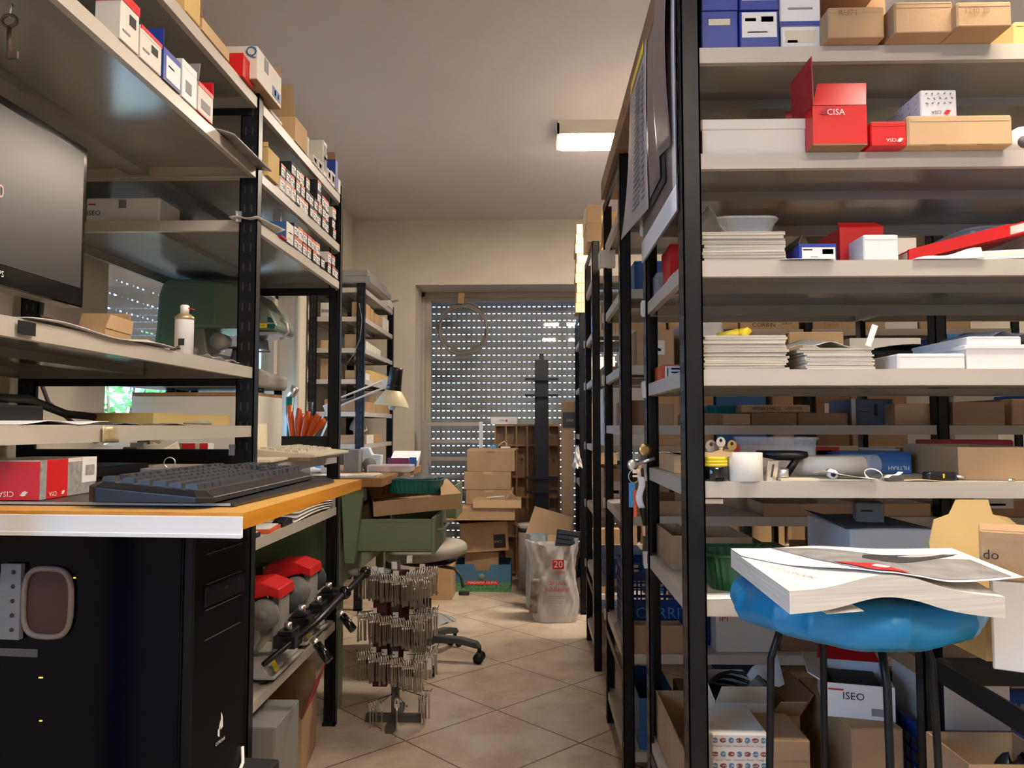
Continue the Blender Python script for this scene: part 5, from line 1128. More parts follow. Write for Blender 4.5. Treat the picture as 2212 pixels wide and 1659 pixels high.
posw = ['first', 'second', 'third', 'fourth', 'fifth', 'sixth', 'seventh', 'eighth', 'ninth', 'tenth', 'eleventh', 'twelfth', 'thirteenth']
lv = ['bottom', 'second up', 'third up', 'fourth up']
ys = [2.325 + .0515 * i for i in range(14)]
for i, (y, n) in enumerate(zip(ys, [2, 2, 3, 3, 3, 3, 2, 2, 4, 3, 3, 0, 3])):
    for k in range(n):
        st_ = rnd.choice([0, 1, 1, 2])
        put_lock(-.797 + rnd.uniform(-.003, .003), y, L2 + .0005 + .0405 * k, st_, f'small {labw[st_]} lock carton on the second shelf, column {posw[min(i, 12)]}, {lv[k]}', 'small lock cartons, second shelf', rnd.uniform(.9, 1.05))
sb('parts_packet', 'white bubble packet tipped on the lock cartons behind the brown one', 'packet', 596, 612, 318, .05, L2 + .055, m='white_box', x=-.80) if False else None
for i, u in enumerate((612, 624, 636)):
    sb('carton', f'open navy carton tipped on the lock cartons, {posw[i]} from the middle post', 'box', u, u + 9, 330 + 10 * i, .05, L2 + .0405 * (3 if i else 2) + .0005 + (.0 if i else 0), x=-.80, m='navy', kind='open', inner='white_box') if False else None
# third shelf, far bay
sb('carton', 'blue carton with a white labelled end on the third shelf', 'box', 619, 634, 478, .11, L3, m='blue_mid', plates=[('right', 0, 0, 1, 1, 'white_card'), ('right', .3, .5, .8, .56, 'red_dull'), ('right', .2, .2, .7, .24, 'ink_grey')])
b = MB(); c0 = at(548, 470, x=LX); c1 = at(602, 500, x=LX); b.grid(lambda u, v: (-.84 + .078 * u + .012 * v * u, c0.y + (c1.y - c0.y) * v, L3 + .0015 + .018 * v * (u - .2) * (v > 0) + .003 * math.sin(u * 7)), 8, 8, .001)
tag(b.build('loose_papers', 'paper'), 'orange edged papers lying over the third shelf edge', 'paper')
sb('carton', 'small red flap carton lying on its side at the third shelf edge', 'box', 609, 621, 508, .05, L3, m='red_card', x=-.765)
for i, (y, n) in enumerate(zip([2.47 + .0515 * k for k in range(11)], [2, 2, 2, 2, 2, 2, 1, 0, 2, 2, 1])):
    for k in range(n):
        st_ = rnd.choice([0, 1, 1, 2]); put_lock(-.797 + rnd.uniform(-.003, .003), y, L3 + .0005 + .0405 * k, st_, f'small {labw[st_]} lock carton on the third shelf, column {posw[i]}, {lv[k]}', 'small lock cartons, third shelf')
b = MB(); b.box(-.835, -.81, 2.43, 2.436, L3 + .001, L3 + .12); tag(b.build('bookend', 'zinc'), 'grey steel bookend before the lock cartons of the third shelf', 'bookend')
iz = fbox('carton', 'low white carton with black lettering on the third shelf behind the monitor', 'box', 185, 427, 345, 464, 2.145, .13, L3, m='white_box', texts=[('front', .115, .40, .020, 'ISEO', 'ink', 0)], plates=[('front', .035, .72, .13, .78, 'print_red'), ('front', .45, .6, .55, .92, 'mid_grey')], kind='closed')
# ================================================================ monitor on its shelf
mt_ = thing('computer_monitor', 'black flat screen monitor facing the aisle on the left rack', 'monitor', (-.965, 1.368, LM + .001), 0)
mw, mh0, mh1 = .26, .09, .437
b = MB(); b.cbox(-.045, .0, -mw, mw, mh0, mh1, .006); b.box(-.075, -.04, -.16, .16, mh0 + .05, mh1 - .05); csg = b.build('casing', 'black_gloss', mt_)
b = MB(); b.box(.0, .0012, -mw + .018, mw - .018, mh0 + .040, mh1 - .018); b.build('screen', mat('screen_off', (.030, .029, .031), .34, spec=.35), mt_)
b = MB(); b.box(-.07, -.045, -.03, .03, .01, mh0 + .12); b.lathe([(.001, 0), (.11, 0), (.11, .008), (.02, .014), (.001, .014)], (-.05, 0, 0), 28); b.build('stand', 'black_plastic', mt_)
b = MB(); b.box(-.02, -.012, mw, mw + .0008, .20, .215); b.box(-.02, -.012, mw, mw + .0008, .225, .25); b.build('side_buttons', 'cream_frame', csg)
text('PHILIPS', .016, (.0008, -.02, mh0 + .022), 'right', 'print_white', csg)
text('12:30', .035, (.0020, -.042, mh0 + .170), 'right', mat('screen_digits', (.45, .30, .28), .5, emit=(.8, .5, .45), estr=.25), mt_)
# shelf under the monitor
fbox('carton', 'grey white carton at the left edge under the monitor', 'box', -60, 636, 68, 690, 1.50, .12, LM, m='white_card', plates=[('front', .3, .6, .95, .7, 'red_dull')]) if False else None
carton('carton', 'grey white carton at the left edge under the monitor', 'box', (-.93, 1.13, LM), .14, .17, .062, m='white_card', plates=[('right', .5, .6, .95, .7, 'red_dull')])
bc = carton('carton', 'open brown carton with torn flaps at the right of the monitor foot', 'box', (at(140, 690, y=1.60).x + .02, 1.66, LM), .12, .13, .045, m='card', kind='open', rz=.1, flaps=[('right', 12, .03, 'card_light'), ('back', 10, .05, 'card'), ('left', 30, .03, 'card_dark')])
b = MB(); b.grid(lambda u, v: (-.86 + .095 * u, 1.15 + .48 * v, LM + .0015 + .004 * math.sin(v * 9) * u + .002), 6, 16, .001); tag(b.build('loose_papers', 'paper_white'), 'sheets of paper along the edge of the monitor shelf', 'paper')
r = thing('notepad', 'cream notepad on the monitor shelf beside the spray can', 'notepad', (-.845, 1.62, LM + .006)); b = MB(); b.obox((0, 0, .005), (.09, .15, .007), Matrix.Rotation(.15, 3, 'Z')); b.build('pages', 'paper_cream', r)
b = MB(); b.box(-LX * 0 - .7695, -.7680, 1.13, 1.17, LM - .024, LM - .004); tag(b.build('magnet_strip', 'black_plastic'), 'black strip stuck on the front edge of the monitor shelf', 'strip')
cn = thing('spray_can', 'white aerosol can with a thin red straw on the monitor shelf', 'spray can', (-.800, 1.745, LM + .001))
b = MB(); b.lathe([(.019, 0), (.0205, .001), (.0205, .078), (.0195, .082)], (0, 0, 0), 32); b.box(-.004, .010, -.0213, -.0203, .02, .035, 1); b.build('can_body', ['white_box', 'ink'], cn)
b = MB(); b.lathe([(.0205, .080), (.0215, .083), (.0205, .087), (.013, .093), (.009, .094)], (0, 0, 0), 32); b.build('can_shoulder', mat('gold_rim', (.55, .42, .22), .35, metal=.6), cn)
b = MB(); b.lathe([(.0095, .094), (.0098, .112), (.0075, .114), (.001, .112)], (0, 0, 0), 20); b.build('cap', 'paper_white', cn)
b = MB(); b.tube([(.008, -.002, .107), (.024, -.004, .103)], .0012, 6); b.build('straw', 'red_card', cn)
b = MB(); b.box(-.012, .002, -.0212, -.0204, .010, .013); b.bar((-.013, -.0208, .012), (.000, -.0208, .020), .001, .0015); b.bar((-.013, -.0208, .008), (.000, -.0208, .016), .001, .0015); b.build('printed_mark', 'ink', cn)
r = thing('cable_tie_bag', 'crumpled clear wrapper near the middle post on the monitor shelf', 'wrapper', (-.80, 1.93, LM + .001)); b = MB(); b.grid(lambda u, v: (-.03 + .05 * u, -.10 + .2 * v, .002 + .008 * abs(math.sin(u * 5 + v * 8))), 8, 14, .0006); b.build('wrapper_film', 'frosted', r); r.name = 'plastic_wrapper'
# shelf at eye level
r = thing('cable', 'thick black cables and a black box at the left end of the eye level shelf', 'cable', (-.93, 1.35, LK + .003)); b = MB(); b.cbox(-.10, .08, -.20, -.02, 0, .030, .008); b.tube([(.05, -.25, .012), (.03, -.1, .042), (0, .05, .045), (-.02, .2, .02), (0, .35, .012)], .008, 10); b.build('power_box', 'black_plastic', r); r.name = 'power_adapter'; r['category'] = 'power adapter'; r['label'] = 'black power box with thick cables at the left of the eye level shelf'
r = thing('wooden_block', 'long yellowish wooden box lying at eye level near the middle post', 'box', (-.875, 1.84, LK + .001)); b = MB(); boxmesh(b, .13, .42, .026, 'open', .006); b.build('box_body', mat('pale_wood', (.50, .38, .14), .5, col2=(.42, .30, .10), scale=20, stretch=(1, .1, 1)), r); r.name = 'wooden_tray'
r = thing('pen', 'grey ballpoint pen at the edge of the eye level shelf', 'pen', (-.788, 1.80, LK + .0055)); b = MB(); b.tube([(0, -.07, 0), (0, .05, 0), (0, .07, 0)], [.0025, .0042, .0042], 10); b.build('barrel', 'mid_grey', r); b = MB(); b.tube([(0, .045, .0035), (0, .07, .0035)], .0012, 6); b.build('clip', 'dark_grey', r)
b = MB(); b.grid(lambda u, v: (-.86 + .088 * u, 1.15 + .24 * v, LK + .0015 + .006 * math.sin(v * 5) ** 2), 6, 8, .001); tag(b.build('loose_papers', 'paper_white'), 'white papers at the left end of the eye level shelf', 'paper')
b = MB(); b.grid(lambda u, v: (-.85 + .07 * u, 1.42 + .34 * v, LK + .002 + .003 * math.sin(v * 11)), 6, 8, .0015); tag(b.build('loose_papers', 'dark_grey'), 'dark folder sheets in the middle of the eye level shelf', 'paper')
b = MB(); b.grid(lambda u, v: (-.7694, 1.365 + .045 * u + .012 * v * u, LK - .001 - .031 * v), 3, 3, .0006); tag(b.build('adhesive_tape', mat('old_tape', (.45, .36, .19), .3, var=.3, scale=60)), 'yellowed tape stuck over the edge of the eye level shelf', 'tape')
# behind: wall cables
for i, pts in enumerate((((-1.45, 1.7, 1.9), (-1.44, 1.72, 1.5), (-1.445, 1.72, 1.2), (-1.44, 1.75, 1.06)), ((-1.42, 2.2, 1.6), (-1.43, 2.18, 1.32), (-1.40, 2.2, 1.22), (-1.30, 2.16, 1.16)), ((-1.448, 1.84, 1.45), (-1.448, 1.84, 1.2), (-1.448, 1.88, 1.02)))):
    b = MB(); b.tube(pts, .006, 8); tag(b.build('cable', 'dark_grey'), ['grey cable running down the wall at the far left', 'thin cable curving down beside the back post of the left rack', 'black cable hanging on the wall behind the left rack'][i], 'cable')
# shelf LB near front: carton and clutter behind the black brace
fbox('carton', 'low grey and red lock carton behind the black brace', 'box', 352, 958, 449, 975, 2.46, .05, LB, m='white_card', plates=[('front', 0, 0, .42, 1, 'grey_print'), ('front', .42, 0, .72, 1, 'red_card'), ('front', .82, 0, 1, 1, 'red_card')]).scale.z = 1
r = thing('telephone', 'cream telephone set and papers behind the black brace at left', 'telephone', (-1.22, 2.32, LB + .001)); b = MB(); b.hexa([(-.12, -.10, 0), (.12, -.10, 0), (.12, .10, 0), (-.12, .10, 0), (-.12, -.10, .03), (.12, -.10, .03), (.10, .10, .065), (-.10, .10, .065)]); b.build('base', 'beige_plastic', r, bevel=.004); b = MB(); b.tube([(-.10, -.02, .075), (-.06, -.02, .085), (.06, -.02, .085), (.10, -.02, .075)], [.018, .012, .012, .018], 12); b.build('handset', 'paper_cream', r)
for i in range(3):
    b = MB(); b.box(.02, .06, -.08 + .04 * i, -.06 + .04 * i, .04 + .008 * i, .05 + .012 * i); b.build('key_row', 'mid_grey', r)
# far bay: cabinet box with the key cutting machine on it
cb = thing('wooden_cabinet', 'low white laminate cabinet with brown wood edging under the green machine', 'cabinet', (-1.215, 2.88, LB + .001))
cx0, cx1, ch = -.225, .225, .232
b = MB(); b.box(cx0, cx1, -.14, .14, 0, .008); b.box(cx0, cx1, .13, .14, .008, ch - .012); b.box(cx0, cx0 + .012, -.14, .13, .008, ch - .012); b.box(cx1 - .012, cx1, -.128, .13, .008, ch - .012); b.build('carcass', 'melamine', cb)
b = MB(); b.box(cx0, cx1, -.14, .14, ch - .012, ch); b.box(cx1 - .010, cx1 + .001, -.1415, -.1385, 0, ch - .012); b.box(cx1 - .002, cx1 + .001, -.14, -.128, 0, ch); b.build('edging', 'wood', cb)
b = MB(); b.box(cx0 + .006, cx1 - .012, -.1405, -.130, .012, ch - .014); b.build('front_panel', 'melamine', cb)
KM = thing('key_machine', 'large green hooded key cutting machine on the laminate cabinet', 'key machine', (-1.20, 2.90, LB + .001 + ch + .001))
b = MB()
b.cbox(-.16, .235, -.13, .13, .016, .075, .022); b.hexa([(-.16, -.11, .07), (.20, -.11, .07), (.20, .11, .07), (-.16, .11, .07), (-.15, -.09, .10), (.14, -.09, .10), (.14, .09, .10), (-.15, .09, .10)]); b.build('base', 'machine_grey', KM, bevel=.008)
for (x, y) in ((-.13, -.10), (.20, -.10), (-.13, .10), (.20, .10)): b = MB(); b.lathe([(.001, 0), (.017, 0), (.015, .017), (.001, .017)], (x, y, 0), 14); b.build('rubber_foot', 'black_plastic', KM)
b = MB(); prof = [(-.200, .09), (-.185, .235), (-.178, .36), (-.165, .40), (-.14, .42), (.02, .412), (.045, .405), (.045, .235), (-.04, .235), (-.05, .09)]
b.prism([(p[0], -.115, p[1]) for p in prof], (0, .23, 0)); b.build('hood', 'machine_green', KM, bevel=.014)
b = MB(); prof = [(.02, .235), (.02, .412), (.11, .40), (.17, .37), (.235, .30), (.262, .245), (.255, .225), (.12, .235)]
b.prism([(p[0], -.112, p[1]) for p in prof], (0, .224, 0)); b.build('nose', 'machine_light', KM, bevel=.012)
b = MB(); b.box(.168, .226, -.1145, -.1115, .236, .252); ws_ = b.build('warning_strip', 'yellow', KM); text('ATTENZIONE', .0075, (.197, -.1150, .244), 'front', 'ink', ws_)
b = MB(); b.prism([(.2285, -.114, .236), (.252, -.114, .230), (.258, -.114, .246), (.240, -.114, .275), (.2285, -.114, .275)], (0, .002, 0)); b.build('name_plate', mat('plate_green', (.0, .07, .05), .4), KM); text('BRAVO', .0085, (.2425, -.1150, .252), 'front', 'print_white', KM.children[-1])
b = MB(); b.hexa([(-.10, -.09, .235), (-.10, -.09, .236), (-.10, .09, .236), (-.10, .09, .235), (.0, -.09, .235), (.0, -.09, .236), (.0, .09, .236), (.0, .09, .235)]) if False else b.prism([(-.10, -.10, .09), (.02, -.10, .09), (.0, -.10, .16), (-.01, -.10, .24), (-.10, -.10, .24)], (0, .16, 0)); b.build('column', 'machine_grey', KM, bevel=.006)
b = MB(); b.tube([(-.04, -.13, .15), (-.04, -.09, .15)], .017, 18); b.tube([(-.04, -.137, .15), (-.04, -.128, .15)], .009, 12, 1); b.build('spindle', ['cast_alu', 'dark_grey'], KM)
b = MB(); b.tube([(.04, -.10, .19), (.04, -.04, .19)], .03, 20); b.build('chuck', 'cast_alu', KM)
b = MB(); b.box(-.06, .08, -.12, .04, .105, .118); b.box(-.05, -.04, -.125, -.115, .10, .16); b.box(.02, .06, -.11, -.02, .118, .14); b.build('carriage', 'mid_grey', KM, bevel=.003)
b = MB(); b.hexa([(.14, -.10, .205), (.26, -.10, .215), (.26, .06, .215), (.14, .06, .205), (.14, -.10, .225), (.262, -.10, .222), (.262, .06, .222), (.14, .06, .225)]); b.build('lamp_shield', 'zinc', KM); b = MB(); b.hexa([(.155, -.09, .17), (.19, -.09, .165), (.19, .02, .165), (.155, .02, .17), (.145, -.09, .205), (.185, -.09, .205), (.185, .02, .205), (.145, .02, .205)]); b.build('lamp_housing', 'dark_grey', KM)
b = MB(); b.tube([(.10, -.06, .10), (.10, -.06, .165)], [.030, .018], 16); b.tube([(.10, -.06, .165), (.10, -.06, .170)], .034, 20); b.tube([(.10, -.06, .155), (.235, -.10, .150)], .003, 8); b.build('lever', 'dark_grey', KM)
b = MB(); b.tube([(.262, -.07, .27), (.285, -.07, .255), (.292, -.07, .225), (.275, -.07, .205), (.262, -.07, .20)], .005, 8); b.build('handle', 'alu', KM)
# beige keyboard set over the shelf edge, books and tools
kb2 = thing('computer_keyboard', 'old beige keyboard with flipped up cover lying on the far shelf', 'keyboard', (-.80, 2.66, LB + .012), 0)
b = MB(); b.hexa([(-.10, -.22, 0), (.105, -.22, 0), (.105, .24, 0), (-.10, .24, 0), (-.10, -.22, .030), (.105, -.22, .010), (.105, .24, .010), (-.10, .24, .030)]); b.build('case', 'beige_plastic', kb2, bevel=.003)
b = MB()
for i in range(5):
    for j in range(19):
        if j in (4, 14): continue
        x = -.065 + .026 * i; y = -.19 + .0215 * j; z = .030 - (x + .10) * .0976; b.hexa([(x - .011, y - .009, z - .003), (x + .011, y - .009, z - .003), (x + .011, y + .009, z - .003), (x - .011, y + .009, z - .003), (x - .008, y - .006, z + .007), (x + .008, y - .006, z + .006), (x + .008, y + .006, z + .006), (x - .008, y + .006, z + .007)])
b.build('keycaps', mat('keycap_beige', (.55, .50, .38), .5), kb2)['kind'] = 'stuff'
b = MB(); b.grid(lambda u, v: (-.10 + .01 * u - .02 * v, -.215 + .13 * u * 1.0 + .05 * v, .032 + .075 * v - .012 * (1 - v) * u + .01 * math.sin(v * 3)), 8, 10, .0012); b.build('cover', 'paper_cream', kb2)
b = MB(); b.box(-.095, .085, -.19, .21, -.011, .0); b.build('foot_rail', 'beige_plastic', kb2)
for i, (dz, mm, lab) in enumerate(((0, 'paper', 'white booklet lying on the far shelf beyond the middle post'), (.008, 'paper_cream', 'tan card folder on the white booklet beyond the middle post'))):
    b = MB(); b.obox((-.86 + .02 * i, 2.30, LB + .0045 + dz), (.16, .22, .007), Matrix.Rotation(.1 * i, 3, 'Z')); tag(b.build('booklet', [mm, mm]), lab, 'booklet')

ik = thing('antique_key', 'rusty old iron key hanging from the overhead shelf edge at top left', 'key', (at(20, 60, y=1.22).x, 1.22, at(20, 45, y=1.22).z))
b = MB(); b.tube([(.0125 * math.cos(t * .524), 0, .010 * math.sin(t * .524)) for t in range(12)], .0026, 8, 0, True); b.tube([(.0, 0, -.010), (.001, 0, -.064)], [.0036, .0036], 10); b.box(.002, .016, -.002, .002, -.064, -.052); b.build('key_body', 'old_iron', ik)
b = MB(); b.tube([(0, .001, .006), (.001, .003, .03), (.004, .004, L2 - .032 - at(20, 45, y=1.22).z)], .0022, 6); b.build('wire', 'zinc', ik)
# ================================================================ desk in front of the left rack
ZD = 1.030
dk = thing('desk', 'chipboard desk top with a thick orange varnished edge and white metal strip', 'desk', (-.80, 1.42, ZD - .022))
DX = -.405; b = MB()
def L_(x, y, z): return (x + .80, y - 1.42, z - (ZD - .022))
poly = [(-1.38, 1.14), (DX, 1.080), (-.398, 1.775), (-.765, 1.79), (-1.38, 1.79)]
b.prism([L_(x, y, ZD - .022) for x, y in poly], (0, 0, .022)); b.build('desk_board', 'desk_top', dk)
b = MB(); b.prism([L_(DX, 1.079, ZD - .022), L_(DX + .0015, 1.079, ZD - .022), L_(-.3965, 1.776, ZD - .022), L_(-.398, 1.776, ZD - .022)], (0, 0, .0222)); b.prism([L_(-1.38, 1.139, ZD - .022), L_(DX, 1.0785, ZD - .022), L_(DX, 1.080, ZD - .022), L_(-1.38, 1.1405, ZD - .022)], (0, 0, .0222)); b.build('edge_band', 'orange_wood', dk)
b = MB()
n_ = Vector((-1.38 - DX, 1.139 - 1.079, 0)).normalized()
def strip(z0, z1, off): b.prism([L_(-1.38, 1.139 - off, z0), L_(DX, 1.0785 - off, z0), L_(DX, 1.0785, z0), L_(-1.38, 1.139, z0)], (0, 0, z1 - z0))
strip(ZD - .030, ZD - .0045, .004); strip(ZD - .034, ZD - .028, .008); b.build('metal_strip', 'white_box', dk, bevel=.001)
c = at(472, 1137, y=1.078); b = MB(); b.tube([(c.x + .80, 1.0795 - 1.42 - .001, c.z - (ZD - .022)), (c.x + .80, 1.0775 - 1.42, c.z - (ZD - .022))], [.0042, .0035], 18); b.build('screw_head', 'dark_grey', dk.children[2])
c = at(487, 1122, y=1.078); b = MB(); b.cbox(c.x + .80 - .007, c.x + .80 + .007, 1.0775 - 1.42, 1.0785 - 1.42, c.z - (ZD - .022) - .0014, c.z - (ZD - .022) + .0014, .001); b.build('strip_slot', 'wood', dk.children[2])
for (x, y) in ((-1.33, 1.20), (-1.33, 1.73), (-.72, 1.70)):
    b = MB(); b.box(x + .78, x + .82, y - 1.42 - .02, y - 1.42 + .02, -(ZD - .022), 0); b.build('leg', 'black_steel', dk)
# mouse pad, keyboard, carton
mp_ = thing('desk_pad', 'black desk pad under the keyboard with a rounded far corner', 'desk pad', (-.60, 1.40, ZD)); b = MB()
P = [at(-60, 1091, z=ZD), at(505, 1096, z=ZD), at(722, 1043, z=ZD), at(705, 1037, z=ZD), at(560, 1036, z=ZD), at(0, 1040, z=ZD)]
b.prism([(p.x + .60, p.y - 1.40, .0006) for p in P], (0, 0, .006)); b.build('pad_body', 'black_plastic', mp_, bevel=.001)
b = MB(); P0 = at(434, 1095, z=ZD); b.prism([(P[0].x + .60, P[0].y - 1.40 - .0008, .002), (P[1].x + .60 - .005, P[1].y - 1.40 - .0008, .002), (P[1].x + .60 - .005, P[1].y - 1.40, .002), (P[0].x + .60, P[0].y - 1.40, .002)], (0, 0, .004)); b.build('pad_edge', 'alu', mp_)
ky = thing('computer_keyboard', 'wide black keyboard with chamfered corners on the desk pad', 'keyboard', (-.60, 1.48, ZD + .0075)); b = MB()
zk = ZD + .0075
A = at(158, 1078, z=zk + .006); B_ = at(452, 1086, z=zk + .003); C = at(690, 1026, z=zk + .006); D = at(350, 1012, z=zk + .016)
ux = Vector((B_.x - C.x, B_.y - C.y)) ; 
def KP(s, t, z):   # s: 0 near end .. 1 far end ; t: 0 aisle edge .. 1 wall edge
    p = Vector((B_.x, B_.y)) + Vector((C.x - B_.x, C.y - B_.y)) * s + Vector((A.x - B_.x, A.y - B_.y)) * t * .92
    return (p.x + .60, p.y - 1.48, z)
LK_ = math.hypot(C.x - B_.x, C.y - B_.y); WK_ = math.hypot(A.x - B_.x, A.y - B_.y) * .92
def zt_(t): return .013 + .016 * t
outl = [(0.0, .10), (.03, 0), (.90, 0), (.97, .14), (1.0, .5), (1.0, 1), (.02, 1), (0, .92)]
inn = [(.025, .16), (.05, .10), (.88, .10), (.93, .22), (.96, .5), (.96, .95), (.05, .95), (.03, .90)]
vs = [KP(s, t, .001) for s, t in outl] + [KP(s, t, zt_(t) - .004) for s, t in outl] + [KP(s, t, zt_(t) + .003) for s, t in inn]
n = 8; fs = [tuple(range(n - 1, -1, -1)), tuple(range(2 * n, 3 * n))] + [(i, (i + 1) % n, n + (i + 1) % n, n + i) for i in range(n)] + [(n + i, n + (i + 1) % n, 2 * n + (i + 1) % n, 2 * n + i) for i in range(n)]
b.add(vs, fs); b.build('case', 'black_plastic', ky, bevel=.002)
kc = MB()
def cap(s0, s1, t0, t1):
    z = zt_((t0 + t1) / 2) + .003; e = .0035 / LK_; g = .0035 / WK_
    kc.hexa([KP(s0 + e * .4, t0 + g * .4, z - .001), KP(s0 + e * .4, t1 - g * .4, z - .001), KP(s1 - e * .4, t1 - g * .4, z - .001), KP(s1 - e * .4, t0 + g * .4, z - .001)][::-1] + [KP(s0 + e, t0 + g, z + .0075), KP(s0 + e, t1 - g, z + .0075), KP(s1 - e, t1 - g, z + .0075), KP(s1 - e, t0 + g, z + .0075)][::-1])
rows = [(.15, [1.25, 1.25, 1.25, 6.25, 1.25, 1.25, 1.25, 1.25, -.5, 1, 1, 1, -.5, 2, 1, 1]), (.28, [2.25] + [1] * 10 + [2.75, -.5, -1, 1, -1, -.5, 1, 1, 1, 1]), (.41, [1.75] + [1] * 11 + [2.25, -4, 1, 1, 1, 1]), (.54, [1.5] + [1] * 12 + [1.5, -.5, 1, 1, 1, -.5, 1, 1, 1, 1]), (.67, [1] * 13 + [2, -.5, 1, 1, 1, -.5, 1, 1, 1, 1]), (.83, [1, -1] + [1] * 4 + [-.5] + [1] * 4 + [-.5] + [1] * 4 + [-.5, 1, 1, 1])]
for t0, ks in rows:
    s = .045
    for k in ks:
        w = abs(k) * .905 / 23.2
        if k > 0: cap(s, s + w, t0, t0 + .125)
        s += w
kc.build('keycaps', mat('keycap_dark', (.035, .035, .04), .4), ky)['kind'] = 'stuff'
cisa = thing('carton', 'open red and grey carton with upside down white lettering at the left of the desk', 'box', (0, 0, ZD + .001))
c0 = at(84, 1081, z=ZD + .007); c1 = at(205, 1062, z=ZD + .007); c2 = at(-20, 1078, z=ZD)
hC = at(84, 1005, y=c0.y).z - ZD
d1 = Vector((c1.x - c0.x, c1.y - c0.y, 0)); wC = d1.length; d1n = d1.normalized(); d2n = Vector((-d1n.y, d1n.x, 0)); dC = .11
# local frame: x along the right face, y away from the viewer
cen = c0 + d1n * (wC / 2) + d2n * (dC / 2); cisa.location = (cen.x, cen.y, ZD + .0075); cisa.rotation_euler = (0, 0, math.atan2(d1n.y, d1n.x))
b = MB(); boxmesh(b, wC, dC, hC, 'open', .0015, inner=1); e = .0012; x = wC / 2; y = dC / 2
for (u0, u1, v0, v1, k) in ((0, .10, 0, 1, 2), (.10, .46, 0, 1, 3), (.46, 1, 0, .9, 2), (.72, 1.0, .30, 1, 1)): b.box(-x + u0 * wC, -x + u1 * wC, -y - e * (1.5 if k == 1 else 1), -y, v0 * hC, v1 * hC, k)
b.box(-x - e, -x, -y, y, 0, hC * .97, 3); b.box(-x + .78 * wC, -x + .95 * wC, -y - .0024, -y, hC * .5, hC * .78, 2)
b.build('box_body', ['white_card', 'white_box', 'grey_print', 'red_card'], cisa)
text('CISA', .010, (-x + .2 * wC, -y - .0024, hC * .12), 'front', 'print_white', cisa, math.pi); diamond_logo(cisa, (-x + .37 * wC, -y - .0024, hC * .12), .011, 'front', 'print_white')
text('CISA', .012, (-x - .0024, y - dC * .55, hC * .16), 'left', 'print_white', cisa, math.pi); diamond_logo(cisa, (-x - .0022, y - dC * .80, hC * .16), .014, 'left', 'print_white'); text('Q', .02, (-x - .0024, y - dC * .30, hC * .72), 'left', 'print_white', cisa, math.pi)
b = MB(); b.grid(lambda u, v: (-.93 + .14 * u, 1.42 + .16 * v, ZD + .0015 + .006 * math.sin(u * 4) * v), 10, 8, .001); tag(b.build('loose_papers', 'paper_white'), 'white papers on the desk between the carton and the keyboard', 'paper')
b = MB(); b.grid(lambda u, v: (-.98 + .2 * u, 1.60 + .15 * v, ZD + .0015 + .012 * u * v), 8, 6, .001); tag(b.build('loose_papers', 'paper'), 'folded sheet on the desk behind the black keyboard', 'paper')
r = thing('laptop', 'closed dark grey laptop lying at the back of the desk', 'laptop', (-1.08, 1.66, ZD + .0155)); b = MB(); b.cbox(-.19, .19, -.12, .12, .0, .022, .006); b.build('laptop_body', 'dark_grey', r); b = MB(); b.box(-.18, .18, -.1205, -.119, .010, .012); b.build('seam', 'zinc', r)
b = MB(); b.cbox(-.20, .20, -.125, .125, 0, .0135, .003); o = b.build('binder', 'slate_card'); o.location = (-1.08, 1.66, ZD + .001); tag(o, 'flat dark binder under the closed laptop', 'binder')
r = thing('letter_pile', 'pile of opened envelopes behind the black keyboard by the middle post', 'paper pile', (-.80, 1.70, ZD + .001))
for i in range(5):
    b = MB(); b.grid(lambda u, v: (-.11 + .2 * u + .012 * i, -.05 + .10 * v, .002 + .0045 * i + .008 * u * (i > 2) * math.sin(v * 3 + i)), 8, 6, .001); b.build('envelope', ['paper_cream', 'paper'][i % 2], r)
r = thing('key_ring', 'thin steel key ring standing up behind the black keyboard', 'key ring', (at(366, 1015, y=1.62).x, 1.62, ZD + .034)); b = MB(); b.tube([(.011 * math.cos(t * .524), .002 * math.cos(t * .524), .011 + .011 * math.sin(t * .524)) for t in range(12)], .0012, 6, 0, True); b.build('ring', 'steel', r)
b = MB(); b.cbox(-.05, .05, -.03, .03, -.033, .0, .004); b.build('tag_block', 'mid_grey', r)
r = thing('headphones', 'pink and green headband lying behind the black keyboard', 'headband', (-.66, 1.765, ZD + .001)); b = MB(); b.tube([(-.045 + .09 * k / 12, .0, .004 + .022 * math.sin(math.pi * k / 12)) for k in range(13)], .004, 8); b.build('band', 'pink', r); b = MB(); b.tube([(-.050, 0, .006), (-.030, -.002, .018)], .005, 8); b.build('band_end', 'yellow', r); r.name = 'headband'
# ================================================================ computer tower under the desk
tw = thing('computer_tower', 'large black computer tower under the desk with a dim side window', 'computer', (0, 0, .545))
n0 = at(410, 1300, y=1.18); f0 = at(524, 1300, y=1.352)
dv = Vector((f0.x - n0.x, f0.y - n0.y, 0)); wT = dv.length; ang = math.atan2(dv.y, dv.x) - math.pi / 2
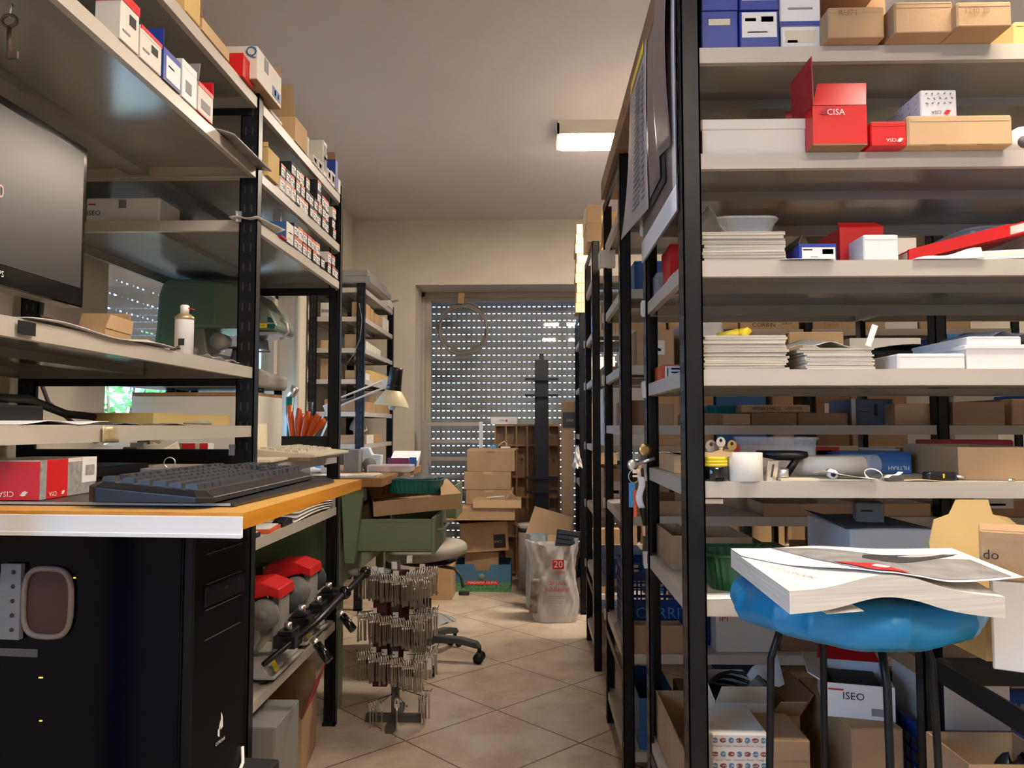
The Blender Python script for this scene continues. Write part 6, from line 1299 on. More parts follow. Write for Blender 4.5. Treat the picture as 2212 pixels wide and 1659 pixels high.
# local frame: +x is the front bezel (towards the aisle), y across the width, origin at the near front corner
tw.location = (n0.x, n0.y, .545); tw.rotation_euler = (0, 0, ang)
mat('bezel_black', (.003, .003, .004), .5, spec=.2)
hT = .455; dT = .50; b = MB(); b.box(-dT, -.012, .0, wT, .0, hT); b.build('case', 'bezel_black', tw, bevel=.002)
b = MB(); b.cbox(-.012, .006, .0, wT, .0, hT, .003)
fbz = b.build('front_bezel', mat('bezel_black', (.010, .010, .011), .45, spec=.4), tw)
for i, z in enumerate((.405, .358, .318, .272)):
    b = MB(); b.box(.006, .0068, .035, wT - .02, z, z + .0015); b.build('bay_line', 'mid_grey' if False else 'dark_grey', tw)
b = MB(); b.box(.006, .0095, .030, wT - .012, .325, .355); dd_ = b.build('disc_drive', 'black_plastic', fbz, bevel=.001)
text('DVD', .006, (.0100, wT * .55, .343), 'right', 'mid_grey', tw); text('Blu', .005, (.0100, wT * .8, .348), 'right', 'mid_grey', tw)
b = MB(); c = wT * .52; z = .115; b.prism([(.0068, c - .006, z), (.0068, c + .001, z + .006), (.0068, c + .0, z + .018), (.0068, c - .004, z + .010)], (.0004, 0, 0)); b.prism([(.0068, c + .002, z + .002), (.0068, c + .008, z + .005), (.0068, c + .006, z + .022), (.0068, c + .001, z + .030)], (.0004, 0, 0)); b.prism([(.0068, c - .009, z - .004), (.0068, c - .003, z - .008), (.0068, c - .003, z + .004), (.0068, c - .008, z + .006)], (.0004, 0, 0)); b.build('sail_emblem', 'print_white', fbz)
text('CORSAIR', .0075, (.0072, c, z - .016), 'right', 'print_white', fbz)
b = MB(); b.tube([(.007, wT * .45, .012), (.014, wT * .75, .018), (.010, wT * .95, .035), (.007, wT * .97, .06)], .003, 8); b.build('bottom_reflection', 'print_white', tw)  # white tube standing in for the curved reflection at the bezel's foot
# side window with parts behind
sp = MB(); sp.box(-dT + .01, -.030, -.003, .0, .03, hT - .012); 

b = MB(); b.box(-.46, -.014, -.0025, .0, .002, hT - .001); b.build('side_window', mat('dark_glass', (.0008, .0016, .006), .16, spec=.12), tw)
def on_panel(u, v):   # pixel -> local coordinates on the side window
    R_ = Matrix.Rotation(-ang, 3, 'Z'); d = ray(u, v); o = Vector((0, 0, CZ)); nrm = Matrix.Rotation(ang, 3, 'Z') @ Vector((0, -1, 0)); t = (Vector(tw.location) - o).dot(nrm) / d.dot(nrm); return R_ @ (o + d * t - Vector(tw.location))
mat('fan_ring', (.16, .14, .13), .5); mat('fan_brown', (.045, .016, .013), .6); mat('fin_grey', (.16, .17, .20), .5)
q = on_panel(108, 1300); b = MB(); Rx, Rz = .040, .052
pts = [(q.x + (Rx if abs(math.cos(a)) else 0) * (abs(math.cos(a)) ** .6) * (1 if math.cos(a) > 0 else -1), -.006, q.z + Rz * (abs(math.sin(a)) ** .6) * (1 if math.sin(a) > 0 else -1)) for a in [k * math.pi / 16 for k in range(32)]]
b.tube(pts, .0045, 8, 0, True); b.build('fan_ring', 'fan_ring', tw)
b = MB(); b.prism([(p[0], -.003, p[2]) for p in pts], (0, -.001, 0)); b.build('fan_face', 'fan_brown', tw)
q2 = on_panel(40, 1300); b = MB(); b.box(q2.x - .022, q2.x + .012, -.012, -.003, q2.z - .055, q2.z + .060); b.build('heat_sink', 'fin_grey', tw)
for k in range(5): b = MB(); b.tube([(q2.x + .0, -.0125, q2.z - .04 + .022 * k), (q2.x, -.0132, q2.z - .04 + .022 * k)], .0035, 8); b.build('fin_hole', 'ink', tw)
q3 = on_panel(-8, 1300); b = MB(); b.tube([(q3.x, -.006, q3.z - .05), (q3.x + .012, -.006, q3.z - .035), (q3.x + .014, -.006, q3.z + .035), (q3.x, -.006, q3.z + .05)], .004, 8); b.build('fan_ring', 'fan_ring', tw)
for (u, v, s_) in ((165, 1247, .0016), (92, 1462, .003), (92, 1555, .002)):
    q = on_panel(u, v); b = MB(); b.tube([(q.x - s_, -.004, q.z), (q.x + s_, -.004, q.z)], .0010, 6); b.build('indicator_light', 'amber', tw)
b = MB(); q = on_panel(60, 1400); b.box(q.x - .05, q.x + .02, -.005, -.003, q.z - .012, q.z); b.build('graphics_card', 'dark_grey', tw)
tb_ = MB(); tb_.cbox(-.30, .20, -.18, .18, 0, .543, .004); o = tb_.build('low_cabinet', 'black_card'); o.location = (n0.x - .24, n0.y + .12, 0); o.rotation_euler = (0, 0, ang); tag(o, 'dark low cabinet the computer tower stands on', 'cabinet')
o.location = (n0.x - .21, n0.y + .11, 0)
# ================================================================ shelves below: magazines, papers, key machines
sbm = lambda u, v, x: at(u, v, x=x)
for i, (y0, w, h, mm, lab) in enumerate(((2.16, .16, .012, 'navy', 'dark blue binder on the shelf below the desk, nearest the post'), (2.27, .22, .010, 'orange_red', 'orange covered magazine on the shelf below the desk'))):
    b = MB(); b.obox((-.87, y0 + .06 * i, LC + h / 2 + .001), (.18, .10 + .04 * i, h), Matrix.Rotation(.1 * i, 3, 'Z')); b.obox((-.87, y0 + .06 * i, LC + h + .003), (.17, .09 + .04 * i, .002), Matrix.Rotation(.12 * i, 3, 'Z'), 1); tag(b.build('magazine', [mm, 'paper']), lab, 'magazine')
for i in range(4):
    b = MB(); b.grid(lambda u, v: (-.90 + .125 * u, 2.52 + .42 * v + .02 * i, LC + .004 + .010 * i + .010 * math.sin(v * 2.6 + i * .3)), 4, 10, .003); tag(b.build('papers', 'paper_white' if i % 2 else 'paper'), f'sheaf of papers on the shelf below the desk, {["lowest", "second", "third", "topmost"][i]} in the pile', 'paper', 'paper pile below the desk')
carton('carton', 'small grey box at the far end of the shelf below the desk', 'box', (-.80, 3.0, LC), .05, .05, .035, m='mid_grey')
r = thing('tape_dispenser', 'small black tape dispenser below the orange desk edge', 'dispenser', (-.80, 2.46, LC + .001)); b = MB(); b.prism([(-.02, -.05, 0), (-.02, .05, 0), (-.02, .04, .02), (-.02, 0, .026), (-.02, -.05, .012)], (.04, 0, 0)); b.build('dispenser_body', 'black_plastic', r, bevel=.003)
def key_duplicator(label, loc, s=1.0, rz=0.0):
    r = thing('key_duplicator', label, 'key duplicator', loc, rz); r.scale = (s, s, s)
    # local frame: +x towards the aisle, +y deeper along the shelf
    b = MB(); b.hexa([(-.20, -.13, .012), (.03, -.13, .012), (.03, .13, .012), (-.20, .13, .012), (-.19, -.12, .055), (.005, -.12, .040), (.005, .12, .040), (-.19, .12, .055)]); b.box(-.02, .035, -.128, .128, .012, .022); b.box(.0, .028, -.10, -.03, .022, .034); b.box(.0, .028, .02, .10, .022, .034)
    b.build('base', 'cast_alu', r, bevel=.008)
    for (x, y) in ((-.17, -.11), (.0, -.11), (-.17, .11), (.0, .11)): b = MB(); b.lathe([(.001, 0), (.012, 0), (.012, .013), (.001, .013)], (x, y, 0), 12); b.build('rubber_foot', 'black_plastic', r)
    b = MB(); b.prism([(-.17, -.05, .05), (-.06, -.05, .045), (-.03, -.05, .10), (-.05, -.05, .19), (-.15, -.05, .19)], (0, .11, 0)); b.tube([(-.12, -.11, .09), (-.12, .12, .09)], .055, 20); b.build('motor_housing', 'cast_alu', r, bevel=.006)
    b = MB(); b.prism([(-.13, -.06, .13), (-.13, -.06, .225), (-.11, -.06, .245), (-.03, -.06, .250), (.020, -.06, .232), (.024, -.06, .205), (-.01, -.06, .215), (-.05, -.06, .205), (-.065, -.06, .17), (-.07, -.06, .135)], (0, .13, 0)); b.build('hood', 'red_card', r, bevel=.003)
    b = MB(); b.tube([(-.02, -.075, .165), (-.02, -.055, .165)], .042, 24); b.tube([(-.02, -.082, .165), (-.02, -.07, .165)], .015, 14); b.build('cutter_wheel', 'mid_grey', r)
    b = MB(); b.tube([(-.01, .070, .175), (-.01, .085, .175)], .044, 28); b.build('brush_wheel', 'dark_grey', r)
    b = MB(); b.box(-.01, .016, -.03, .05, .05, .215); b.build('bracket', 'cast_alu', r, bevel=.006)
    b = MB(); b.box(.02, .08, -.105, -.04, .085, .118); b.box(.03, .07, -.10, -.045, .118, .130); b.box(.02, .08, .02, .08, .10, .135); b.box(.03, .07, .03, .075, .135, .147); b.tube([(.05, -.115, .095), (.05, .115, .125)], .009, 12); b.build('vise_jaws', 'black_plastic', r, bevel=.003)
    for (y, z) in ((-.072, .130), (.052, .147)): b = MB(); b.tube([(.05, y, z), (.05, y, z + .018)], .011, 8); b.build('clamp_screw', 'steel', r)
    b = MB(); b.tube([(.03, -.20, .075), (.10, .0, .125), (.145, .13, .175)], [.007, .009, .012], 12); b.build('lever_bar', 'black_plastic', r)
    b = MB(); b.lathe([(.001, -.020), (.011, -.017), (.019, -.006), (.019, .006), (.011, .017), (.001, .020)], (.150, .145, .182), 16); b.build('lever_knob', 'black_gloss', r)
    b = MB(); b.tube([(.10, -.01, .085), (.115, -.02, .075)], .011, 14, 1); b.tube([(.115, -.02, .075), (.155, -.045, .040)], .013, 16); b.build('side_handle', ['black_gloss', 'steel'], r)
    b = MB(); b.prism([(.0315, -.115, .030), (.034, -.09, .030), (.018, -.09, .06), (.015, -.115, .06)], (.001, -.0006, 0)); b.build('sticker', 'yellow', r)
    b = MB(); b.box(-.12, -.07, -.17, -.11, .03, .14); b.box(-.13, -.06, -.175, -.105, .14, .16); b.tube([(-.095, -.14, .16), (-.095, -.14, .172)], .014, 6); b.build('tracer_block', ['cast_alu'], r, bevel=.004)
    return r
key_duplicator('red hooded key duplicator on the lower left shelf, nearer one', (-.80, 2.44, LD + .001), 1.12)
key_duplicator('red hooded key duplicator on the lower left shelf, farther one', (-.81, 2.80, LD + .001), 1.12)
b = MB(); b.lathe([(.001, -.004), (.005, -.003), (.005, .003), (.001, .004)], at(577, 1228, x=-1.05), 10); b.box(*[c for p in [(-1.08, -1.052)] for c in p], at(577, 1228, x=-1.05).y - .04, at(577, 1228, x=-1.05).y + .04, LD + .001, at(577, 1228, x=-1.05).z + .015, 1)
tag(b.build('power_supply', ['led_green', 'black_plastic']), 'black box with a small green light behind the key duplicators', 'power supply')
gp = carton('carton', 'grey sided board box standing on the floor by the tower', 'box', (at(566, 1600, y=2.15).x - .03, 2.26, 0), .13, .22, .33, m='mid_grey', plates=[('front', 0, 0, .06, 1, 'wood')])
bc2 = carton('carton', 'open brown carton on the floor under the lower left shelf', 'box', (-.86, 2.70, 0), .17, .30, .20, m='card', kind='open', rz=.12, flaps=[('right', 18, .12, 'red_dull'), ('back', 5, .10, 'card'), ('front', 60, .04, 'card')])
# ================================================================ green work bench beyond the left rack
ZW = .942
wb_ = thing('work_bench', 'green metal work bench with a wooden top behind the left rack', 'work bench', (-1.03, 3.70, 0))
def W_(b, x0, x1, y0, y1, z0, z1, mi=0): return b.box(x0 + 1.03, x1 + 1.03, y0 - 3.70, y1 - 3.70, z0, z1, mi)
b = MB(); W_(b, -1.44, -.62, 3.15, 4.25, ZW - .036, ZW); b.build('bench_top', 'wood', wb_, bevel=.002)
b = MB(); b.prism([(-.79 + 1.03, -.52, .86), (-.705 + 1.03, -.52, .86), (-.735 + 1.03, -.52, .595), (-.775 + 1.03, -.52, .595)], (0, .03, 0)); W_(b, -.79, -.70, 3.18, 3.21, .86, ZW - .036); b.build('side_bracket', 'bench_green', wb_)
b = MB(); W_(b, -1.40, -.80, 3.20, 4.20, .50, ZW - .037); b.build('drawer_housing', 'bench_green', wb_)
for (x, y) in ((-1.36, 3.25), (-.82, 3.25), (-1.36, 4.15), (-.82, 4.15)): b = MB(); W_(b, x - .02, x + .02, y - .02, y + .02, 0, .50); b.build('leg', 'bench_green', wb_)
def sub(name, loc): o = bpy.data.objects.new(name, None); sc.collection.objects.link(o); o.parent = wb_; o.location = Vector(loc) - Vector((-1.03, 3.70, 0)); o.empty_display_size = .05; return o
dr = sub('drawer', (-.59, 3.42, .635)); b = MB()
x0, x1, d, h, t = -.19, .165, .20, .135, .003
b.box(x0, x1, -d, -d + t, 0, h); b.box(x0, x1, d - t, d, 0, h); b.box(x0, x1, -d, d, 0, t); b.box(x0, x0 + t, -d, d, 0, h); b.box(x0, x1, -d - .004, -d, h - .012, h); b.build('drawer_body', 'bench_green', dr)
b = MB(); b.box(x1, x1 + .014, -d - .004, d + .004, -.006, h + .006); b.build('drawer_front', 'bench_green', dr, bevel=.002)
b = MB(); b.tube([(x1 + .014, -.10, h * .6), (x1 + .035, -.095, h * .6), (x1 + .035, .095, h * .6), (x1 + .014, .10, h * .6)], .006, 8); b.build('pull_handle', 'mid_grey', dr)
b = MB(); b.hexa([(x0 + .02, -.17, h - .01), (x1 - .02, -.17, h - .01), (x1 - .02, .17, h - .01), (x0 + .02, .17, h - .01), (x0 + .06, -.13, h + .045), (x1 - .05, -.13, h + .035), (x1 - .05, .13, h + .035), (x0 + .06, .13, h + .045)])
o = b.build('tool_bag', 'black_plastic', bevel=.01); o.location = Vector((-.59, 3.42, .635 + h - .005)) ; tag(o, 'black tool roll lying in the open green drawer', 'tool bag')
o.location = (-.53, 3.40, .635 + .06); o.data.transform(Matrix.Scale(.55, 4))
dr2 = sub('drawer', (-.50, 4.02, .70)); b = MB(); b.box(-.12, .10, -.16, -.157, 0, .15); b.box(-.12, .10, .157, .16, 0, .15); b.box(-.12, .10, -.16, .16, 0, .003); b.box(-.12, -.117, -.16, .16, 0, .15); b.build('drawer_body', 'bench_green', dr2); b = MB(); b.box(.10, .112, -.165, .165, -.005, .16); b.build('drawer_front', 'bench_green', dr2, bevel=.002)
for q in ((-.62, 4.02),): b = MB(); b.box(-.80 + 1.03, -.61 + 1.03, 3.88 - 3.7, 4.16 - 3.7, .72, .725); b.build('drawer_slide', 'dark_grey', wb_)
hm = thing('hammer', 'hammer with a brown grip lying across the open green drawer', 'tool', (-.50, 3.45, .778)); b = MB(); b.tube([(-.10, .02, .0), (-.02, .0, .008), (.05, -.02, .028), (.085, -.03, .040)], [.007, .010, .013, .010], 12); b.build('grip', mat('rubber_brown', (.05, .03, .022), .6), hm)
b = MB(); b.tube([(-.11, -.04, .0), (-.10, .07, .0)], .014, 12); b.build('head', 'dark_grey', hm)
# cardboard tray "31" and the teal tray in it
tr = thing('carton', 'wide shallow brown cardboard tray marked 31 with a teal tray in it', 'box', (-.535, 3.42, .812), R(14)); tr.rotation_euler = (R(8), R(-4), R(17))
b = MB(); boxmesh(b, .37, .30, .062, 'open', .004); b.build('box_body', 'card', tr); b = MB(); b.hexa([(.10, -.151, .0625), (.187, -.151, .0625), (.187, .151, .0625), (.15, .151, .0625), (.10, -.151, .065), (.187, -.151, .065), (.187, .151, .065), (.15, .151, .065)]); b.build('box_flap', 'card_light', tr)
text('31', .040, (-.10, .1445, .032), 'front', mat('ink_brown', (.16, .03, .02), .7), tr)
carton('carton', 'long brown carton in the open drawer carrying the tray marked 31', 'box', (-.70, 3.46, .639), .10, .16, .185, m='card_dark')
ribbed_tray('plastic_tray', 'teal ribbed plastic tray resting on the cardboard tray marked 31', -.525, 3.45, .862, .235, .17, .060, 'teal_plastic', rz=-.06, n=22, taper=.88)
b = MB(); b.grid(lambda u, v: (-.09 + .18 * u, -.06 + .12 * v, .01 * math.sin(u * 9) * math.sin(v * 7) + .004), 12, 8, .002); o = b.build('parts_sheet', 'slate_card'); o.location = (-.525, 3.45, .912); tag(o, 'dark parts and blister card filling the teal tray', 'blister card')
# things on the bench top
for i in range(6):
    b = MB(); b.grid(lambda u, v: (-.13 + .27 * u + .008 * i, -.09 + .17 * v - .006 * i, .0015 + .0038 * i + .004 * math.sin(u * 3 + i)), 6, 5, .0015); o = b.build('loose_papers', ['paper', 'paper_white', 'paper_cream'][i % 3]); o.location = (-.79, 3.26, ZW + .0005); o.rotation_euler = (0, 0, .12 * (i % 3) - .1)
    tag(o, f'large sheet in the paper pile at the near corner of the bench, {ordw[i] if i < 5 else "topmost"}', 'paper', 'paper pile on the bench')
def bx(name, label, cat, u0, v0, u1, v1, y, d, m, **k): return fbox(name, label, cat, u0, v0, u1, v1, y, d, ZW, m=m, **k)
bx('carton', 'dark grey box on the bench beyond the last left post', 'box', 742, 972, 775, 1018, 3.55, .12, 'mid_grey')
bx('carton', 'blue box on the bench under the beige keyboard shelf', 'box', 668, 1003, 694, 1022, 3.60, .12, 'sky_blue')
r = thing('lock_sample', 'white lock sample with round black hole on the bench at left', 'lock sample', (at(704, 1015, y=3.50).x, 3.50, ZW + .001)); b = MB(); b.box(-.024, .024, 0, .03, 0, .055); b.lathe([(.001, -.001), (.011, -.001), (.011, .001), (.001, .001)], (0, -.0005, .034), 16, 1, axis='y'); b.build('sample_body', ['white_box', 'ink'], r, bevel=.002)
r = thing('tape_dispenser', 'white plastic tape dispenser with a curved hub on the bench', 'dispenser', (at(800, 1015, y=3.65).x, 3.65, ZW + .001)); mat('cool_white', (.62, .74, .85), .4)
b = MB(); b.prism([(-.07, -.02, 0), (.05, -.02, 0), (.055, -.02, .075), (.01, -.02, .078), (-.005, -.02, .11), (-.045, -.02, .11), (-.048, -.02, .06), (-.10, -.02, .055), (-.105, -.02, .025), (-.07, -.02, .022)], (0, .05, 0)); b.build('dispenser_body', 'cool_white', r, bevel=.004); b = MB(); b.tube([(.0, -.028, .03), (.0, -.02, .03)], .032, 20); b.build('hub', 'mid_grey', r)
r = thing('plastic_tub', 'white open plastic tub with burgundy and blue cards on the bench', 'tub', (at(876, 1000, y=3.95).x, 3.95, ZW + .001)); b = MB(); b.hexa([(-.06, -.05, 0), (.06, -.05, 0), (.06, .05, 0), (-.06, .05, 0), (-.072, -.06, .04), (.072, -.06, .04), (.072, .06, .085), (-.072, .06, .085)]); b.build('tub_body', 'white_box', r, bevel=.006)
b = MB(); b.box(-.078, .03, -.075, -.066, .012, .052); b.build('burgundy_card', 'purple', r); b = MB(); b.box(.032, .066, -.075, -.066, .010, .055); b.build('blue_card', 'blue_mid', r)
r = thing('organizer_box', 'flat clear plastic organizer box on the bench near the teal tray', 'organizer box', (at(845, 1022, y=3.60).x, 3.60, ZW + .001)); b = MB(); b.cbox(-.10, .10, -.07, .07, 0, .032, .008); b.build('box_shell', 'frosted', r); b = MB(); b.box(.0, .05, -.05, .05, .005, .02); b.box(-.08, -.04, -.05, .05, .005, .018); b.build('contents', 'red_dull', r)
# tool pot with orange grips
tp = thing('tool_pot', 'white pot of tools on the bench by the window', 'pot', (at(642, 940, y=3.30).x, 3.30, ZW + .001)); b = MB(); b.lathe([(.045, 0), (.055, .002), (.062, .15), (.058, .15), (.050, .006), (.001, .006)], (0, 0, 0), 24); b.build('pot_body', 'cool_white', tp)
for i, (dx, dz, m, l) in enumerate(((-.030, .27, 'teal_plastic', 'teal handled chisel in the tool pot, leftmost'), )):
    r = thing('chisel', l, 'tool', (tp.location.x + dx, 3.30, ZW + .008)); b = MB(); b.tube([(.01, 0, 0), (-.004, 0, .14), (-.002, 0, .24)], [.008, .012, .015], 12); b.build('handle', m, r); b = MB(); b.tube([(-.002, 0, .24), (.018, 0, .272)], [.012, .016], 10); b.build('steel_cap', 'steel', r)
for i, (dx, ex) in enumerate(((-.012, -.012), (.000, .010), (.012, .035), (.022, .060))):
    r = thing('pliers', f'orange handled pliers in the tool pot, {["first", "second", "third", "fourth"][i]} from the left', 'tool', (tp.location.x + dx, 3.29 + .008 * (i % 2), ZW + .008), 0, 'orange pliers in the tool pot')
    b = MB(); b.tube([(0, -.01, .0), (ex * .3, -.01, .11), (ex * .8, -.01, .17), (ex + .0, -.012, .215 - .010 * i)], [.005, .006, .012, .008], 10); b.tube([(0, .01, .0), (ex * .3, .01, .11), (ex * 1.1, .012, .16), (ex * 1.3, .014, .200 - .010 * i)], [.005, .006, .012, .008], 10); b.build('grips', 'orange_handle', r)
r = thing('screwdriver', 'dark screwdriver leaning in the tool pot, rightmost', 'tool', (tp.location.x + .034, 3.31, ZW + .008)); b = MB(); b.tube([(0, 0, 0), (.012, 0, .16)], .003, 8); b.build('shaft', 'steel', r); b = MB(); b.tube([(.012, 0, .16), (.017, 0, .225)], [.007, .009], 10); b.build('handle', 'dark_grey', r)
for i, (u, m) in enumerate(((612, 'cool_white'), (630, 'cool_white'), (655, 'orange_red'))):
    b = MB(); c = at(u, 950, y=3.42); b.cbox(c.x - .012, c.x + .012, 3.41, 3.43, ZW + .001, c.z + .01, .003); tag(b.build('file_handle', m), ['white handle standing on the bench, leftmost of three', 'white handle standing on the bench, middle of three', 'orange handle standing on the bench, rightmost of three'][i], 'tool')
for o_ in list(sc.collection.objects):
    if o_.parent is None and o_.name.split('.')[0] in ('pliers', 'chisel', 'screwdriver') and abs(o_.location.y - 3.3) < .03: o_.scale = (1.2, 1.2, 1.36)
# desk lamp
dl = thing('desk_lamp', 'white jointed arm desk lamp with a black cap and pale shade', 'lamp', (at(672, 1000, y=3.55).x, 3.55, ZW + .001))
O = Vector(dl.location); g = lambda u, v, y=3.55: at(u, v, y=y) - O
b = MB(); b.lathe([(.001, 0), (.06, 0), (.06, .012), (.018, .02), (.012, .05), (.001, .05)], (0, 0, 0), 24); b.build('base', 'lamp_white', dl)
pA, pA2, pB, pB2 = g(668, 960), g(685, 965), g(703, 890), g(716, 893)
b = MB(); b.tube([(-.01, 0, .04), pA, pB], .0045, 8); b.tube([(.02, 0, .04), pA2, pB2], .0045, 8); b.build('lower_arm', 'lamp_white', dl)
b = MB(); b.obox((g(709, 882)), (.034, .014, .042), Matrix.Rotation(R(-25), 3, 'Y')); b.build('elbow', 'lamp_white', dl)
b = MB(); b.tube([g(712, 873), g(738, 858), g(828, 822)], .0045, 8); b.tube([g(718, 888), g(745, 872), g(828, 838)], .0045, 8); b.tube([g(735, 870), g(765, 858)], .0055, 8, 1); b.build('upper_arm', ['lamp_white', 'dark_grey'], dl)
b = MB(); b.obox((g(833, 827)), (.028, .016, .040), Matrix.Rotation(R(30), 3, 'Y')); b.build('head_joint', 'lamp_white', dl)
hc = g(857, 795); hb = g(850, 845); ax = (hb - hc).normalized()
def along(p, q, prof, n=28, mi=0, b=None):
    d = (Vector(q) - Vector(p)); L = d.length; d.normalize(); s = d.cross(Vector((0, 1, 0))).normalized(); w = d.cross(s); vs = []; fs = []
    for (r_, t_) in prof:
        for k in range(n): a = 2 * math.pi * k / n; vs.append(Vector(p) + d * t_ * L + (s * math.cos(a) + w * math.sin(a)) * r_)
    for i in range(len(prof) - 1):
        for k in range(n): k2 = (k + 1) % n; fs.append((i * n + k, i * n + k2, (i + 1) * n + k2, (i + 1) * n + k))
    fs.append(tuple(range(n))); return b.add(vs, fs, mi, True)
b = MB(); along(hc, hb, [(.001, -.02), (.030, -.01), (.030, .12), (.033, .72), (.031, .74), (.035, .78), (.033, .82), (.036, .98), (.030, 1.0)], b=b); b.build('lamp_cap', 'black_plastic', dl)
hs = g(846, 877); b = MB(); along(hb, hs, [(.034, -.05), (.038, .0), (.060, .45), (.080, .98), (.080, 1.0), (.077, .98), (.056, .45), (.034, .02)], b=b); b.build('lamp_shade', 'skin_lamp', dl)
b = MB(); along(g(849, 860), g(846, 886), [(.012, 0), (.016, .4), (.015, .9), (.004, 1.0)], 14, b=b); b.build('bulb', 'cool_white', dl.children[-1])
# tilted sash bar beside the machine
b = MB(); p0 = at(628, 610, x=XL + .10); p1 = at(572, 860, x=XL + .10); b.bar(p0, p1, .030, .025); p2 = p0 + Vector((-.05, -.06, 0)); b.bar(p2, p1 + Vector((-.05, -.06, 0)), .012, .05, 1); b.build('sash', ['alu', 'glass'], w2)
for u in (640, 668): 
    b = MB(); p = at(u, 800, x=XL); b.box(.0, .012, p.y - .02, p.y + .02, 1.0, WZ1 + .03); b.build('window_trim', 'cream_frame', w2)
# ================================================================ contents of the back left rack
FX = -1.085
def fe(label, u0, v0, u1, zb, m='card', y=4.945, d=.18, **k): return fbox('carton', label, 'box', u0, v0, u1, v0 + 10, y, d, zb, zmax=zb + .165, m=m, group='cartons in the back left rack', **k)
def fs_(label, u0, u1, vt, zb, m='card', w=.05, x=-1.09, **k): return sbox('carton', label, 'box', u0, u1, vt, x, w, zb, zmax=zb + .165, m=m, group='cartons in the back left rack', **k)
fe('white label carton at the wall end of the top inner shelf, back left rack', 692, 654, 718, 1.853, 'white_card', plates=[('front', .1, .35, .9, .55, 'ink_grey')])
fe('tall tan carton at the near end of the top inner shelf, back left rack', 760, 652, 772, 1.853, 'card_light')
for i, (u0, u1, vt, m) in enumerate(((792, 800, 656, 'card'), (801, 808, 665, 'card'), (810, 826, 676, 'card'), (828, 840, 684, 'white_card'))): fs_(f'{"white" if m != "card" else "brown"} carton on the top inner shelf of the back left rack, {posw[i]} along', u0, u1, vt, 1.853, m, vside=0)
fe('orange brown carton in the pair on the second shelf, back left rack', 692, 735, 720, 1.652, 'card_light'); fe('tan carton on the second shelf, back left rack, near the front post', 744, 722, 770, 1.652, 'card_light')
for i in range(7): fs_(f'thin cream carton on the second shelf of the back left rack, {posw[i]} along', 792 + 4.5 * i, 795.5 + 4.5 * i, 737 + 3 * i, 1.652, ['white_card', 'paper_cream'][i % 2], w=.06)
fs_('low brown carton at the far end of the second shelf, back left rack', 824, 842, 768, 1.652, 'card')
fe('large open brown carton on the third shelf at the wall, back left rack', 692, 775, 718, 1.453, 'card', kind='open'); fe('small tan carton on the third shelf of the back left rack', 745, 800, 768, 1.453, 'card_light')
fs_('long brown tray carton on the third shelf of the back left rack', 800, 843, 800, 1.453, 'card_yellow'); fs_('white and red small carton on the third shelf of the back left rack', 791, 799, 806, 1.453, 'white_card', w=.05, x=-1.087)
fe('wide brown carton on the fourth shelf of the back left rack', 700, 862, 768, 1.246, 'card'); fs_('long brown carton along the fourth shelf edge, back left rack', 792, 812, 868, 1.246, 'card'); fs_('brown carton with lid ajar on the fourth shelf, back left rack', 813, 842, 860, 1.246, 'card', kind='open')
fe('pinkish brown carton on the fifth shelf at the near end, back left rack', 712, 940, 768, 1.04, 'card_light'); fs_('brown carton with a white label on the fifth shelf, back left rack', 792, 826, 940, 1.04, 'card', plates=[('right', 0, 0, .4, 1, 'white_card')])
for i, (y, dz, l) in enumerate(((5.1, 1.165, 'clear crumpled bag on the carton of the fourth shelf, back left rack') if False else (5.15, 1.15, 'clear crumpled bag standing in the fifth shelf carton, back left rack'),)):
    b = MB(); b.grid(lambda u, v: ((.05 + .012 * math.sin(u * 22 + v * 5)) * math.cos(u * 6.283) * (1 - .5 * v), (.08) * math.sin(u * 6.283) * (1 - .3 * v), .09 * v + .008 * math.sin(u * 13)), 24, 8); o = b.build('plastic_bag', 'frosted'); o.location = (-1.17, y, 1.04 + .075); tag(o, l, 'bag')
for i, (z0, x1, d) in enumerate(((2.072, -1.045, .72), (2.113, -1.065, .66))):
    b = MB(); b.box(-1.43, x1, 4.88 + .01 * i, 4.88 + d, z0, z0 + .0385); b.box(-1.425, x1 - .004, 4.884 + .01 * i, 4.876 + d, z0 - .001, z0 + .004, 1); tag(b.build('metal_tray', ['mid_grey', 'white_card'], bevel=.002), ['grey steel tray lying on top of the back left rack, lower', 'grey steel tray lying on top of the back left rack, upper'][i], 'tray')
carton('carton', 'small white carton on top of the back left rack behind the steel trays', 'box', (-1.12, 5.72, 2.042), .08, .10, .09, m='white_card'); carton('carton', 'cream open carton at the far end of the top of the back left rack', 'box', (-1.13, 5.84, 2.042), .09, .10, .06, m='white_card', kind='open', flaps=[('right', 80, .05, 'white_card')])
b = MB(); b.tube([at(776, 655, y=4.86), at(782, 690, y=4.86), at(778, 730, y=4.86), at(765, 765, y=4.86), at(750, 785, y=4.86)], .002, 6); tag(b.build('cable', 'mid_grey'), 'thin grey wire hanging down the near post of the back left rack', 'cable')
